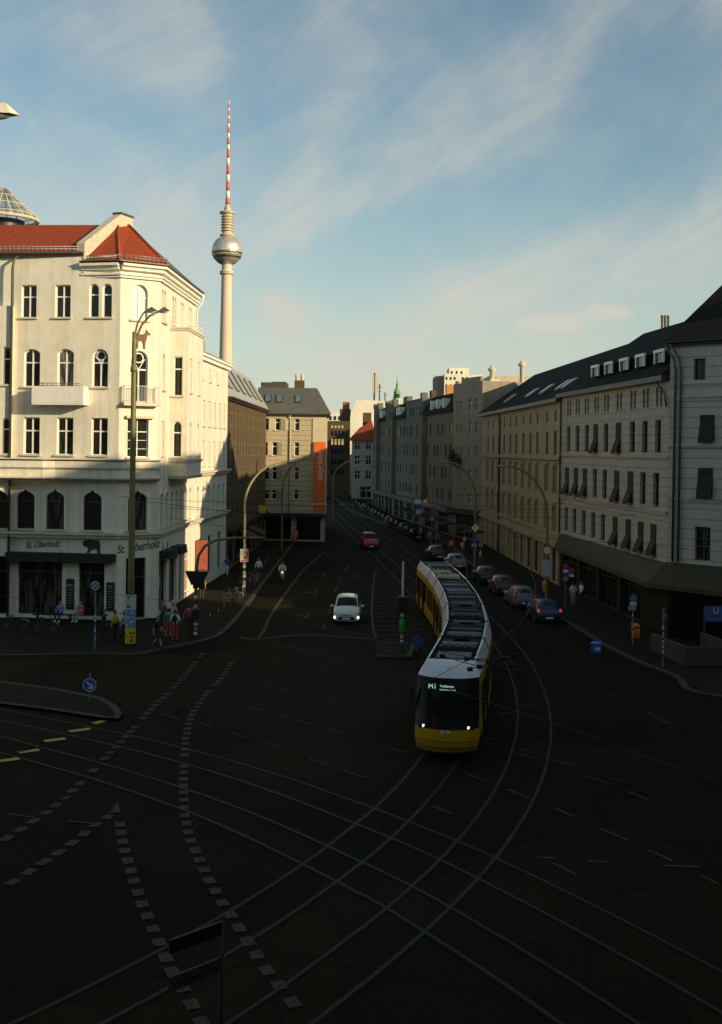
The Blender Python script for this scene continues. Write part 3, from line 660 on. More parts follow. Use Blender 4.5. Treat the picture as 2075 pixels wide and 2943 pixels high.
# oriel on the street side
OR = [FC.pt(3.4,0), FC.pt(3.4,0,1.25), FC.pt(9.2,0,1.25), FC.pt(9.2,0)]
FO1, FO2, FO3 = Fac(OR[0][:2], OR[1][:2]), Fac(OR[1][:2], OR[2][:2]), Fac(OR[2][:2], OR[3][:2])
o1 = [Op(0.60, 15.0, 0.62, 2.75, 'rect'), Op(0.58, 10.75, 0.62, 2.5, 'arch')]; o2 = [Op(1.3,15.3,0.7,2.4), Op(4.3,15.3,0.7,2.4), Op(1.3,10.9,0.7,2.3,'arch'), Op(4.3,10.9,0.7,2.3,'arch')]
wall(wm, FO1, 9.4, 19.7, o1, 0.15); wall(wm, FO2, 9.4, 19.7, o2, 0.2); wall(wm, FO3, 9.4, 19.7, [], 0.2)
for z in (9.4, 19.7): wm.poly([(p.x,p.y,z) for p in OR])
wallo = wm.build('wall', [cream], Lr, True, fix=False)
for key, fc in (('A0',FA0),('A',FA),('B',FB),('C',FC),('C2',FC2)):
    for o in ops[key]:
        shop = o.kw.get('shop'); gm = (shop_lit if shop == 2 else glass_s) if shop else (shade_pane if o.kw.get('blind') else glass)
        put_win(Lr, fc, o, o.style, wood_d if o.kw.get('fm') == 'd' else wood_w, gm, 0.20, sill=None if shop else 0.14, sillm=trim)
for o in o1: put_win(Lr, FO1, o, 'trans', wood_w, glass, 0.12, 0.12, trim)
for o in o2: put_win(Lr, FO2, o, 'trans', wood_w, glass, 0.15, 0.12, trim)
# arch mouldings over the pointed windows
for key, fc in (('A0',FA0),('A',FA),('B',FB),('C',FC),('C2',FC2)):
    for o in ops[key]:
        if o.shape == 'ogee':
            am = MB(); P = shape_pts(o.w, o.h, 'ogee')[2:]; n = len(P)
            vs = []
            for (x, z) in P:
                k = 1.16; hs = P[0][1]; vs += [fc.pt(o.c+x, o.z0+z, 0.0), fc.pt(o.c+x, o.z0+z, 0.07), fc.pt(o.c+x*k, o.z0+hs+(z-hs)*1.10+0.05, 0.07), fc.pt(o.c+x*k, o.z0+hs+(z-hs)*1.10+0.05, 0.0)]
            am.add(vs, [(4*i+j, 4*i+(j+1)%4, 4*i+4+(j+1)%4, 4*i+4+j) for i in range(n-1) for j in range(4)] + [(0,1,2,3), (4*n-4,4*n-3,4*n-2,4*n-1)])
            for sg in (-1, 1): am.obox(fc.pt(o.c+sg*(o.w/2+0.07), o.z0+(o.h-0.55*o.w)/2, 0.03), fc.d, fc.n, Vector((0,0,1)), 0.12, 0.06, o.h-0.55*o.w)
            am.build('arch_moulding', cream2, Lr, True)
# cornices and string courses
cm = MB(); cornice(cm, [FB, FC], 22.95, 23.35, 0.55); cornice(cm, [Fac((-18.35,73.03),P2), FB, FC], 22.45, 22.72, 0.30)
cornice(cm, [Fac((-18.35,73.03),P2)], 22.95, 23.35, 0.55)
cm.build('cornice', cream2, Lr, True)
c3 = MB(); cornice(c3, [FA0, Fac(P1, P2), FB, FC, FC2], 5.45, 5.80, 0.38); c3.build('string_course', trim, Lr, True)
c4 = MB(); cornice(c4, [FC2], 9.15, 9.55, 0.45); c4.build('string_course', trim, Lr, True)
# projecting parapet band with two mouldings
bm_ = MB(); B1, B2, B3, B4 = (-19.6,73.15), (-15.75,72.45), P3, (-13.27, 79)
def bandpts(o_, zs): return
FBL = [Fac((-31,73.0),(-20.6,72.5)), Fac((-20.6,72.5),(-19.9,72.75)), Fac((-19.9,72.75),P2), FB, Fac(P3, tuple(FC.pt(9.2,0)[:2]))]
cornice(bm_, [Fac(FBL[0].p[:2], (-20.6,72.5)), FBL[1], FBL[2], FB], 9.42, 10.45, 0.55); bm_.build('parapet_band', cream, Lr, True)
bm2 = MB(); cornice(bm2, FBL[:4], 10.45, 10.62, 0.72); cornice(bm2, FBL[:4], 9.18, 9.42, 0.72); cornice(bm2, [FO1, FO2, FO3], 10.40, 10.60, 0.12); cornice(bm2, [FO1, FO2, FO3], 9.25, 9.5, 0.15)
bm2.build('string_course', trim, Lr, True)
# gutter & eaves line of the wing
ev = MB(); cornice(ev, [Fac((-31,74.1),(-18.25,73.0))], 23.85, 24.12, 0.42); ev.build('gutter', gutterm, Lr, True)
ev = MB(); cornice(ev, [Fac((-18.35,73.03),P2), FB, FC], 23.35, 23.50, 0.66); ev.build('gutter', gutterm, Lr, True)
# roofs
rz = MB(); e = 0.35
rz.poly([(-31,73.6,24.05),(-18.2,72.6,24.05),(-16.9,76.9,26.75),(-31,77.9,26.75)]); rz.poly([(-31,77.9,26.75),(-16.9,76.9,26.75),(-18,86,23.9),(-31,86,23.9)]); rz.poly([(-31,73.6,24.05),(-31,77.9,26.75),(-31,86,23.9)])
rz.build('roof', tiles, Lr, True)
ap1, ap2 = Vector((-17.0, 77.0, 26.95)), Vector((-16.3, 77.6, 26.8))
E0, E1, E2 = Vector((-18.3,72.5,23.45)), Vector((-15.7,71.85,23.45)), Vector((-12.85,73.65,23.45)); E3 = FC.pt(13.1, 23.45, .6)
rz = MB(); rz.poly([E0, E1, ap1]); rz.poly([E1, E2, ap2, ap1]); rz.poly([E0, ap1, (-17.6, 80, 24)]); rz.build('roof', tiles, Lr, True)
rz = MB(); R1_ = Vector((-16.1,78.5,26.6)); R2_ = Vector((-15.6,86.8,26.2)); rz.poly([E2, E3, R2_, R1_, ap2]); rz.poly([E3, (-20.5,87.4,23.3), R2_]); rz.poly([R1_, R2_, (-20.5,87.4,23.3), (-20,79,23.5)])
rz.build('roof', zinc, Lr, True)
rz = MB(); rz.poly([(-12.45,86.9,18.95),(-11.6,101.2,18.95),(-14.0,101.3,20.1),(-14.8,87,20.3)]); rz.poly([(-14.0,101.3,20.1),(-14.8,87,20.3),(-21,87,20.4),(-21,101.5,20.2)]); rz.poly([(-11.6,101.2,18.95),(-14.0,101.3,20.1),(-21,101.5,20.2),(-21,101.5,18.7),(-12.0,101.2,18.7)]); rz.poly([(-12.5,87.2,19.0),(-12.45,89.4,19.0),(-12.5,88.9,19.9),(-12.5,87.2,20.1)]); rz.poly([(-12.5,87.2,20.1),(-12.5,88.9,19.9),(-15,88.9,20.0),(-15,87.2,20.1)])
rz.build('roof', zinc_l, Lr, True)
c5 = MB(); cornice(c5, [FC2], 18.45, 18.95, 0.45); c5.build('cornice', cream2, Lr, True)
hp = MB()
for a, b in ((E1, ap1), (E2, ap2), (ap1, ap2)): hp.tube([a+Vector((0,0,.03)), b+Vector((0,0,.05))], 0.09, 6)
hp.build('ridge_tiles', tiles2, Lr, True)
pw = MB()   # the fire wall between wing and corner roof
a, b = Vector((-18.25,72.75,0)), Vector((-16.75,76.7,0)); d = (b-a).normalized(); n_ = Vector((d.y,-d.x,0))*0.55
for (q0, q1, z00, z01, z10, z11) in ((a, b, 22.6, 24.75, 22.6, 27.45), (b, b+d*1.5, 22.6, 27.45, 22.6, 27.45)):
    vs = [q0-n_, q0+n_*0.1, q1+n_*0.1, q1-n_]; vs = [Vector((v.x,v.y,z)) for v, z in zip(vs, (z00,z00,z10,z10))] + [Vector((v.x,v.y,z)) for v, z in zip(vs, (z01,z01,z11,z11))]
    pw.add(vs, [(0,3,2,1),(4,5,6,7),(0,1,5,4),(1,2,6,5),(2,3,7,6),(3,0,4,7)])
pw.build('fire_wall', stone, Lr, True)
cp = MB(); cp.obox(b+d*.75-n_*.45+Vector((0,0,27.52)), d, Vector((d.y,-d.x,0)), Vector((0,0,1)), 1.6, .72, 0.14); cp.build('chimney_cap', gutterm, Lr, True)
# snow guards: little fences along the eaves
sg = MB()
for (a, b, k) in (((-30.9,73.75,24.35),(-18.6,72.9,24.35), 40), ((-18.0,72.75,23.72),(-15.75,72.2,23.72), 9), ((-15.6,72.15,23.75),(-12.95,73.85,23.75), 10)):
    a, b = Vector(a), Vector(b); sg.tube([a, b], 0.025, 5); sg.tube([a+Vector((0,0,.16)), b+Vector((0,0,.16))], 0.025, 5)
    for i in range(k+1):
        q = a.lerp(b, i/k); sg.bar(q-Vector((0,0,.15)), q+Vector((0,0,.2)), 0.035)
sg.build('snow_guard', galv, Lr, True)
q = MB(); q.obox((-21.1,76.0,25.84), Vector((1,0,0)), Vector((0,.85,.53)).normalized(), Vector((0,-.53,.85)).normalized(), 0.6, 0.8, 0.14); sk = q.build('roof_window', gutterm, Lr, True)
q = MB(); q.obox((-21.1,75.96,25.92), Vector((1,0,0)), Vector((0,.85,.53)).normalized(), Vector((0,-.53,.85)).normalized(), 0.48, 0.66, 0.03); g_ = q.build('pane', glass); g_.parent = sk
# downpipes
pipe(Lr, [(-22.6,73.3,24.0),(-22.85,72.95,23.6),(-22.95,72.95,23.0),(-22.97,72.92,0.2)], 0.085)
q = FC.pt(12.9,0,.1); pipe(Lr, [(q.x+.5,q.y,23.3),(q.x+.3,q.y,22.6),(q.x,q.y,22.2),(q.x,q.y,18.8)], 0.07, cream2)
# balcony box on A, french balcony on B, railing on the oriel
bl = MB(); s0, s1 = FA.s_at(110,14.6), FA.s_at(257,14.6)
for (a_, b_, c_, d_) in ((s0,s1,14.1,14.22),): band(bl, FA, c_, d_, 0.95, a_, b_)
for a_, b_ in ((s0, s1),): bl.obox(FA.pt((a_+b_)/2, 14.75, 0.9), FA.d, FA.n, Vector((0,0,1)), b_-a_, 0.1, 1.1)
for s_ in (s0+0.05, s1-0.05): bl.obox(FA.pt(s_, 14.75, 0.45), FA.d, FA.n, Vector((0,0,1)), 0.1, 0.82, 1.1)
bl.build('balcony', cream2, Lr, True)
rl = MB()
for z in (15.36, 15.5): rl.tube([FA.pt(s0+.5, z, .3), FA.pt(s0+.4, z, .88), FA.pt(s1-.5, z, .88), FA.pt(s1-.5, z, .3)], 0.022, 5)
for i in range(9): t_ = s0+.4+(s1-s0-.9)*i/8; rl.bar(FA.pt(t_,15.28,.88), FA.pt(t_,15.52,.88), .025)
rl.build('balcony_railing', gutterm, Lr, True)
bl = MB(); band(bl, FB, 14.12, 14.32, 0.55, 0.15, 2.6); bl.build('balcony', trim, Lr, True)
rl = MB()
for z in (14.42, 15.42): rl.tube([FB.pt(.22,z,0), FB.pt(.22,z,.5), FB.pt(2.52,z,.5), FB.pt(2.52,z,0)], 0.02, 5)
for i in range(20): t_ = .22+2.3*i/19; rl.bar(FB.pt(t_,14.32,.5), FB.pt(t_,15.42,.5), .022)
for i in range(1,5):
    for t_ in (.22, 2.52): rl.bar(FB.pt(t_,14.32,.1*i), FB.pt(t_,15.42,.1*i), .022)
rl.build('balcony_railing', whitep, Lr, True)
bl = MB(); band(bl, FB, 13.3, 13.48, 0.28, 0.45, 2.35); bl.build('window_hood', trim, Lr, True)
bl = MB(); cornice(bl, [FO1,FO2,FO3], 19.55, 19.78, 0.14); bl.build('oriel_cornice', trim, Lr, True)
rl = MB()
for z in (20.1, 20.45): rl.tube([FC.pt(3.42,z,.05), FC.pt(3.42,z,1.22), FC.pt(9.15,z,1.22), FC.pt(9.15,z,.05)], 0.025, 5)
for i in range(16): t_ = 3.42+5.7*i/15; rl.bar(FC.pt(t_,19.78,1.22), FC.pt(t_,20.45,1.22), .03)
for i in range(4): rl.bar(FC.pt(3.42,19.78,.1+.35*i), FC.pt(3.42,20.45,.1+.35*i), .03)
rl.build('balcony_railing', cream2, Lr, True)
# awning boxes, menu boards, lettering
for fc, a_, b_ in ((FA, FA.s_at(30,3.9), FA.s_at(186,3.9)), (FA, FA.s_at(188,3.9), FA.s_at(334,3.9)), (FC, 0.8, 3.3), (FC, 4.1, 6.6)):
    q = MB(); band(q, fc, 3.95, 4.45, 0.75, a_, b_); q.tube([fc.pt(a_, 3.93, .75), fc.pt(b_, 3.93, .75)], 0.07, 8); q.build('awning_box', awn_d, Lr, True)
for u0, u1 in ((192, 215), (308, 331)):
    a_, b_ = FA.s_at(u0, 2), FA.s_at(u1, 2); q = MB(); band(q, FA, 0.75, 2.75 if u0 < 200 else 2.6, 0.06, a_, b_); mb_ = q.build('menu_board', blackm, Lr, True)
    for j in range(9):
        q = MB(); ln = (b_-a_)*random.uniform(.35,.75); q.obox(FA.pt((a_+b_)/2+random.uniform(-.02,.02), 2.35-.17*j, .068), FA.d, FA.n, Vector((0,0,1)), ln, .012, .035 if j else .12)
        o = q.build('chalk_writing', galv); o.parent = mb_; o.matrix_parent_inverse = Matrix.Translation(-Lr.location) @ Matrix.Translation(Lr.location)
ink = mat('brown_sign_paint', (0.035, 0.025, 0.015), 0.7, var=0.1)
lettering('St. Oberholz', 0.62, ink, FA.m(FA.s_at(123,4.95), 4.95, 0.03), Lr, shear=0.35, spin=R(-4), sx=0.72)
lettering('St. Oberholz', 0.80, ink, FB.m(FB.s_at(398,4.87), 4.87, 0.03), Lr, shear=0.35, spin=R(-6), sx=0.72)
def cutout(pts, fc, s_, z, size, m, name, out_=0.03, th=0.03, flip=1):
    q = MB(); n = len(pts); vs = [fc.pt(s_+flip*x*size, z+y*size, out_) for x, y in pts] + [fc.pt(s_+flip*x*size, z+y*size, out_+th) for x, y in pts]
    q.add(vs, [list(range(n)), list(range(n,2*n))] + [(i,(i+1)%n,n+(i+1)%n,n+i) for i in range(n)]); return q.build(name, m, Lr, True)
bear = [(-.5,.10),(-.52,.22),(-.44,.34),(-.40,.42),(-.34,.38),(-.22,.40),(-.05,.46),(.12,.40),(.30,.42),(.46,.32),(.52,.10),(.50,-.12),(.52,-.36),(.38,-.42),(.34,-.20),(.26,-.08),(.10,-.12),(-.04,-.14),(-.10,-.28),(-.24,-.38),(-.30,-.34),(-.18,-.18),(-.22,-.04),(-.30,.02),(-.42,.02)]
cutout(bear, FA, FA.s_at(265,5.0), 4.86, 1.15, ink, 'bear_emblem')
goat = [(-.42,.10),(-.45,.28),(-.30,.34),(-.05,.26),(.18,.30),(.28,.44),(.30,.60),(.38,.50),(.44,.42),(.58,.32),(.56,.26),(.44,.30),(.36,.22),(.30,-.05),(.24,-.30),(.22,-.62),(.15,-.62),(.12,-.30),(.05,-.12),(-.20,-.14),(-.24,-.40),(-.22,-.60),(-.42,-.62),(-.30,-.56),(-.34,-.25),(-.40,-.05)]
cutout(goat, FB, FB.s_at(408,18.6), 18.55, 1.05, mat('bronze_relief', (.16,.085,.03), .7, var=.25), 'animal_relief', 0.03, 0.05)
for s_ in (0.8, 2.2):
    q = MB(); q.tube([FC.pt(s_+1.0,4.9,.02), FC.pt(s_+1.05,4.75,.05), FC.pt(s_+.95,4.55,.05), FC.pt(s_+1.1,4.4,.02)], .03, 5); q.build('scroll_lettering', ink, Lr, True)
# hanging sign boards on the street side
q = MB(); q.obox(FC.pt(13.6, 3.0, .55), FC.n, FC.d, Vector((0,0,1)), .95, .12, 2.3); q.bar(FC.pt(13.6,3.9,0), FC.pt(13.6,3.9,.6), .06)
q.build('projecting_sign', mat('faded_red_sign', (.36,.08,.05), .6, var=.2), Lr, True)

# ---- brown brick office building
bronze = mat('bronze_window_frames', (.20,.15,.075), .5, var=.1)
Dr = empty('office_building', (-12.5, 118, 0), 0, 'dark brown brick office block with pale sloping metal roof left of the hotel', 'building')
FD = Fac((-12.05,101.05),(-11.6,136.6)); dops = []; wm = MB()
grp = [(2.3,2.7),(5.6,1.7),(8.5,1.3),(10.8,1.3),(13.4,1.8),(16.6,2.9),(19.8,1.7),(22.1,1.3),(24.2,1.3),(26.8,1.8),(29.7,2.7),(32.9,1.7)]
for z0 in (4.7, 7.7, 10.6, 13.5):
    for s_, w_ in grp: dops.append(Op(s_, z0, w_, 1.85))
for s_ in (3, 8, 13, 18, 23, 28, 33): dops.append(Op(s_, 0.2, 3.4, 3.2))
wall(wm, FD, 0, 16.0, dops, 0.12); body(wm, [(-12.05,101.06),(-11.6,136.6),(-24,137),(-24,101.4)], 0, 16.0, (0,), top=True)
for s_ in (0.4, 4.2, 7.2, 12.0, 14.75, 18.5, 25.45, 28.0, 31.5): wm.obox(FD.pt(s_, 9.8, .02), FD.d, FD.n, Vector((0,0,1)), .3, .05, 12.2)
wm.build('wall', brickb, Dr, True, fix=False)
for o in dops: put_win(Dr, FD, o, 'shop' if o.z0 < 1 else ('cross' if o.w > 1.5 else 'trans'), bronze if o.z0 > 1 else wood_d, glass_s, 0.07)
q = MB(); cornice(q, [FD], 15.75, 16.1, .45); q.build('gutter', blackm, Dr, True)
q = MB(); q.poly([(-11.7,101.0,16.12),(-11.25,136.7,16.12),(-13.6,136.8,19.9),(-14.0,101.1,19.9)]); q.poly([(-14.0,101.1,19.9),(-13.6,136.8,19.9),(-24,137,20.1),(-24,101.3,20.1)])
q.poly([(-11.7,101.0,16.12),(-14.0,101.1,19.9),(-24,101.3,20.1),(-24,101.3,16.0)]); q.poly([(-11.25,136.7,16.12),(-13.6,136.8,19.9),(-24,137,20.1),(-24,137,16)])
q.build('roof', zinc_l, Dr, True)
for i in range(6):
    s_ = 3.0+5.6*i; sl = Vector((-2.32, 0, 3.78)).normalized(); nn = Vector((3.78,0,2.32)).normalized()
    c_ = Vector((-12.95+s_*.0127, 101+s_, 18.1)); q = MB(); q.obox(c_+nn*.03, Vector((0,1,0)), sl, nn, 3.0, 2.7, .14); b_ = q.build('roof_light', wood_d, Dr, True)
    q = MB(); q.obox(c_+nn*.09, Vector((0,1,0)), sl, nn, 1.2, 2.5, .08); o = q.build('flashing', zinc_l); o.parent = b_; o.matrix_parent_inverse = Matrix.Identity(4)
q = MB(); q.box(-23,-18,108,113,19.8,20.6); q.build('rooftop_plant', brickb, Dr, True)
q = MB(); band(q, FD, 3.5, 3.9, .5, 1, 34); q.build('shop_fascia', blackm, Dr, True)
q = MB(); q.obox(FD.pt(27,4.4,.5), FD.n, FD.d, Vector((0,0,1)), .8, .15, .9); q.build('shop_sign', yellowp, Dr, True)
q = MB()
for s_ in (9.5, 16.0): q.add([FD.pt(s_-2,3.4,.1), FD.pt(s_+2,3.4,.1), FD.pt(s_+2,2.5,1.9), FD.pt(s_-2,2.5,1.9), FD.pt(s_-2,3.3,.1), FD.pt(s_+2,3.3,.1), FD.pt(s_+2,2.4,1.9), FD.pt(s_-2,2.4,1.9)], [(0,1,2,3),(4,7,6,5),(3,2,6,7),(0,3,7,4),(1,5,6,2)])
q.build('awning', awn_o, Dr, True)

# ---- beige hotel whose front faces the junction
Hr = empty('hotel_building', (-8, 140, 0), 0, 'beige hotel with grey metal roof and a tall orange banner facing the junction', 'building')
FE = Fac((-12.2,137.0),(-4.25,137.0)); FEs = Fac((-4.25,137.0),(-5.6,165.0)); eo = []; wm = MB()
def erow(us, v0, v1, w_=.60):
    z0 = EYE-(v1-CY-3)*137/F; z1 = EYE-(v0-CY-3)*137/F
    for u in us: eo.append(Op(FE.s_at(u,(z0+z1)/2), z0, w_, z1-z0))
erow((768,799,855), 1209, 1243); erow((769,790.5,854), 1277, 1316); erow((768,790.5,854), 1348, 1385); erow((768,789,852.5), 1414, 1441)
eo.append(Op(2.2,0.2,3.2,2.9)); eo.append(Op(5.9,0.2,3.0,2.9))
wall(wm, FE, 0, 15.6, eo, .25); es = [Op(s_, z, 1.0, 1.6) for s_ in (4,9,14,19,24) for z in (4.5,7.5,10.4,13.2)]
wall(wm, FEs, 0, 15.6, es, .2); body(wm, [(-12.2,137),(-4.25,137),(-5.6,165),(-12.5,165)], 0, 15.6, (0,1), top=True); wm.build('wall', beige, Hr, True, fix=False)
for o in eo: put_win(Hr, FE, o, 'shop' if o.z0 < 1 else 'trans', wood_d if o.z0 < 1 else wood_w, glass_s if o.z0 < 1 else glass, .2, sill=None if o.z0 < 1 else .1, sillm=trim)
for o in es: put_win(Hr, FEs, o, 'trans', wood_w, glass, .18)
pn = mat('cream_shutter', (.60,.50,.33), .7, var=.06); pn2 = mat('grey_shutter', (.30,.26,.19), .7, var=.06)
for u0, u1, v0, v1, m_ in ((774,791,1209,1243,pn),(808,820,1209,1243,pn2),(821,834,1209,1243,pn),(771,783,1277,1314,pn),(800,812,1277,1314,pn2),(799,812,1349,1383,pn2),(798,812,1415,1440,pn2)):
    z0 = EYE-(v1-CY-3)*137/F; z1 = EYE-(v0-CY-3)*137/F; q = MB(); band(q, FE, z0, z1, .05, FE.s_at(u0,(z0+z1)/2), FE.s_at(u1,(z0+z1)/2)); q.build('shutter', m_, Hr, True)
q = MB(); band(q, FE, 3.4, 15.2, .10, FE.s_at(899,10), FE.s_at(941,10)); q.build('corner_pilaster', beige_s, Hr, True)
q = MB(); cornice(q, [FE, FEs], 15.45, 15.72, .45); q.build('gutter', gutterm, Hr, True)
q = MB(); q.poly([(-13,136.5,15.72),(-3.65,136.5,15.72),(-5.6,140.6,19.1),(-13,140.6,19.1)]); q.poly([(-3.65,136.5,15.72),(-5.0,165.5,15.72),(-7.6,162,19.1),(-5.6,140.6,19.1)]); q.poly([(-13,140.6,19.1),(-5.6,140.6,19.1),(-7.6,162,19.1),(-13,162,19.1)])
q.poly([(-13,136.5,15.72),(-13,140.6,19.1),(-13,162,19.1),(-13,165,15.7)]); q.poly([(-5.0,165.5,15.72),(-7.6,162,19.1),(-13,162,19.1),(-13,165.5,15.72)])
q.build('roof', zinc, Hr, True)
sl = Vector((0,4.1,3.38)).normalized(); nn = Vector((0,-3.38,4.1)).normalized()
for u, v in ((771.5,1150),(804,1151),(858,1153)):
    c_ = at(u, v, 138.8); q = MB(); q.obox((c_.x,138.75,17.55), Vector((1,0,0)), sl, nn, .85, 1.5, .2); f_ = q.build('roof_window', wood_d, Hr, True)
    q = MB(); q.obox((c_.x,138.75-.05,17.63), Vector((1,0,0)), sl, nn, .62, 1.2, .12); o = q.build('pane', mat('blue_roof_glass', (.10,.18,.20), .15, var=.2)); o.parent = f_; o.matrix_parent_inverse = Matrix.Identity(4)
pipe(Hr, [FE.pt(FE.s_at(834,10),15.5,.3), FE.pt(FE.s_at(834,10),15.0,.12), FE.pt(FE.s_at(834,10),3.4,.12)], .07, stone)
def panel(root, fc, u0, u1, z0, z1, o0, o1, m_, name):
    q = MB(); a_, b_ = fc.s_at(u0,(z0+z1)/2), fc.s_at(u1,(z0+z1)/2); q.obox(fc.pt((a_+b_)/2,(z0+z1)/2,(o0+o1)/2), fc.d, fc.n, Vector((0,0,1)), b_-a_, o1-o0, z1-z0); return q.build(name, m_, root, True), (a_+b_)/2
ban = mat('orange_banner', (.78,.14,.015), .6, var=.08, scale=1)
b_, s_ = panel(Hr, FE, 902.5, 936.5, 4.95, 12.3, .22, .28, ban, 'banner')
t_ = lettering('easyHotel', .98, whitep, FE.m(s_+.03, 9.35, .30), Hr, spin=R(-90), space=.92)
for i, tx in enumerate(('Berlin', 'Hackescher', 'Markt')): lettering(tx, .36, mat('pale_orange_ink', (.75,.42,.25), .6), FE.m(s_, 6.15-.36*i, .30), Hr, sx=.8)
b_, s_ = panel(Hr, FE, 902.5, 936, 3.75, 4.6, .22, .30, ban, 'hotel_sign')
q = MB(); band(q, FE, 3.1, 3.5, 1.1); q.build('canopy', blackm, Hr, True)
q = MB(); q.box(-12.9,-9.6,143,147,18.6,19.9); q.box(-12,-10.2,150,152,19.1,20.4); q.build('rooftop_plant', gutterm, Hr, True)
q = MB(); q.box(-8.9,-7.6,148,149,19.1,20.5); ch = q.build('chimney', brickb, Hr, True)
q = MB(); [q.lathe([(.18,20.5),(.22,20.9),(.22,21.3),(.1,21.4)], 10, (x,148.5,0)) for x in (-8.6,-7.9)]; o = q.build('chimney_pot', stone); o.parent = ch; o.matrix_parent_inverse = Matrix.Identity(4)

# ---- right hand side: R3 chamfered corner house, R2 grey house, R1 ochre house, R0 tower house, then the row
def simple_roof(root, fc, z0, zr, dep, m_, e=.45, e0=0.0, e1=0.0, zb=None, name='roof'):
    A, B = fc.pt(-e0, z0, e), fc.pt(fc.len+e1, z0, e); C_, D_ = fc.pt(fc.len+e1, zr, -dep), fc.pt(-e0, zr, -dep); E_, F_ = fc.pt(fc.len+e1, zb or z0, -2*dep), fc.pt(-e0, zb or z0, -2*dep)
    q = MB(); q.poly([A,B,C_,D_]); q.poly([D_,C_,E_,F_]); q.poly([A,D_,F_]); q.poly([B,E_,C_]); return q.build(name, m_, root, True)
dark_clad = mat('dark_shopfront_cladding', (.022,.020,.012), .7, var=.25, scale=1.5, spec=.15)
R3r = empty('corner_building', (22, 72, 0), 0, 'pale grey corner house with steep dark roof at the right edge of the picture', 'building')
Q0, Q1, Q2 = (19.12,69.2), (23.6,64.9), (75,58.5); F3, F3b = Fac(Q0,Q1), Fac(Q1,Q2); wm = MB(); o3 = []
def r3(u0, u1, z0, z1): a_, b_ = F3.s_at(u0,(z0+z1)/2), F3.s_at(u1,(z0+z1)/2); o3.append(Op((a_+b_)/2, z0, b_-a_, z1-z0))
zz = lambda v, Y=66.9: EYE-(v-CY-12.5)*Y/F
r3(1992,2026,zz(1089),zz(1026)); r3(2011,2052,zz(1266),zz(1191)); r3(2005,2047,zz(1428),zz(1345)); r3(1995,2040,zz(1614),zz(1516))
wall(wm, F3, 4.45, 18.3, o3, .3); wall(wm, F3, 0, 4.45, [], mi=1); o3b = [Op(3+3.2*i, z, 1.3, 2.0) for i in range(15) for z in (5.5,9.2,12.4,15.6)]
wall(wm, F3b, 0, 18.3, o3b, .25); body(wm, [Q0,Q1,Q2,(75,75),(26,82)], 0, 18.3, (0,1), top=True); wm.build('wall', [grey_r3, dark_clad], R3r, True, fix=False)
for o in o3: put_win(R3r, F3, o, 'cross', wood_d, glass_s, .24)
for i, o in enumerate(o3b): put_win(R3r, F3b, o, 'cross', wood_d, glass, .2)
q = MB(); cornice(q, [F3,F3b], 18.1, 18.45, .4); q.build('gutter', blackm, R3r, True)
q = MB()
for z, h_, o_ in ((zz(1100),.12,.10),(zz(1143),.28,.14),(zz(1283),.20,.14),(zz(1440),.24,.16)): cornice(q, [F3,F3b], z-h_/2, z+h_/2, o_)
q.build('string_course', grey_r3, R3r, True)
q = MB(); ax = Vector((29.0,74.4,27.8)); a0, a1, a2 = Vector((18.7,69.0,18.46)), Vector((23.5,64.4,18.46)), Vector((75,58.0,18.46))
a3, a4 = Vector((75,68.5,27.4)), Vector((25.6,84,18.6)); q.poly([a0,a1,ax]); q.poly([a1,a2,a3,ax]); q.poly([a0,ax,a4]); q.poly([ax,a3,(75,75,18.4),a4]); q.poly([a2,(75,75,18.4),a3]); q.build('roof', slate, R3r, True)
q = MB(); c_ = at(2075,890,69.5); q.box(23.4,25.2,67.2,69.6,19.5,21.4); d_ = q.build('dormer', grey_r3, R3r, True)
for s_, o_ in ((.12,.12),(.5,.13)): pipe(R3r, [F3.pt(s_-.3,18.2,.4), F3.pt(s_+.25,17.3,.25), F3.pt(s_+.3,16.6,o_), F3.pt(s_+.25,4.8,o_)], .075, gutterm)
# exterior sun blinds swung out from the windows
def tilt_awning(root, fc, c, z0, z1, w_, out_, m_=awn_d, frac=.55):
    q = MB(); zt = z0+(z1-z0)*frac
    vs = [fc.pt(c-w_/2, zt, .02), fc.pt(c+w_/2, zt, .02), fc.pt(c+w_/2, z0+.05, out_), fc.pt(c-w_/2, z0+.05, out_), fc.pt(c-w_/2, z0-.12, out_), fc.pt(c+w_/2, z0-.12, out_), fc.pt(c-w_/2, z0, .02), fc.pt(c+w_/2, z0, .02)]
    q.add(vs, [(0,1,2,3),(3,2,5,4),(0,3,6),(1,7,2)]); q.obox(fc.pt(c,(zt+z1)/2,.03), fc.d, fc.n, Vector((0,0,1)), w_, .04, z1-zt); q.build('sun_blind', m_, root, True, fix=False)
for k_, o in enumerate(o3):
    if k_ in (1,2): tilt_awning(R3r, F3, o.c, o.z0, o.z0+o.h, o.w, .30, frac=.8)

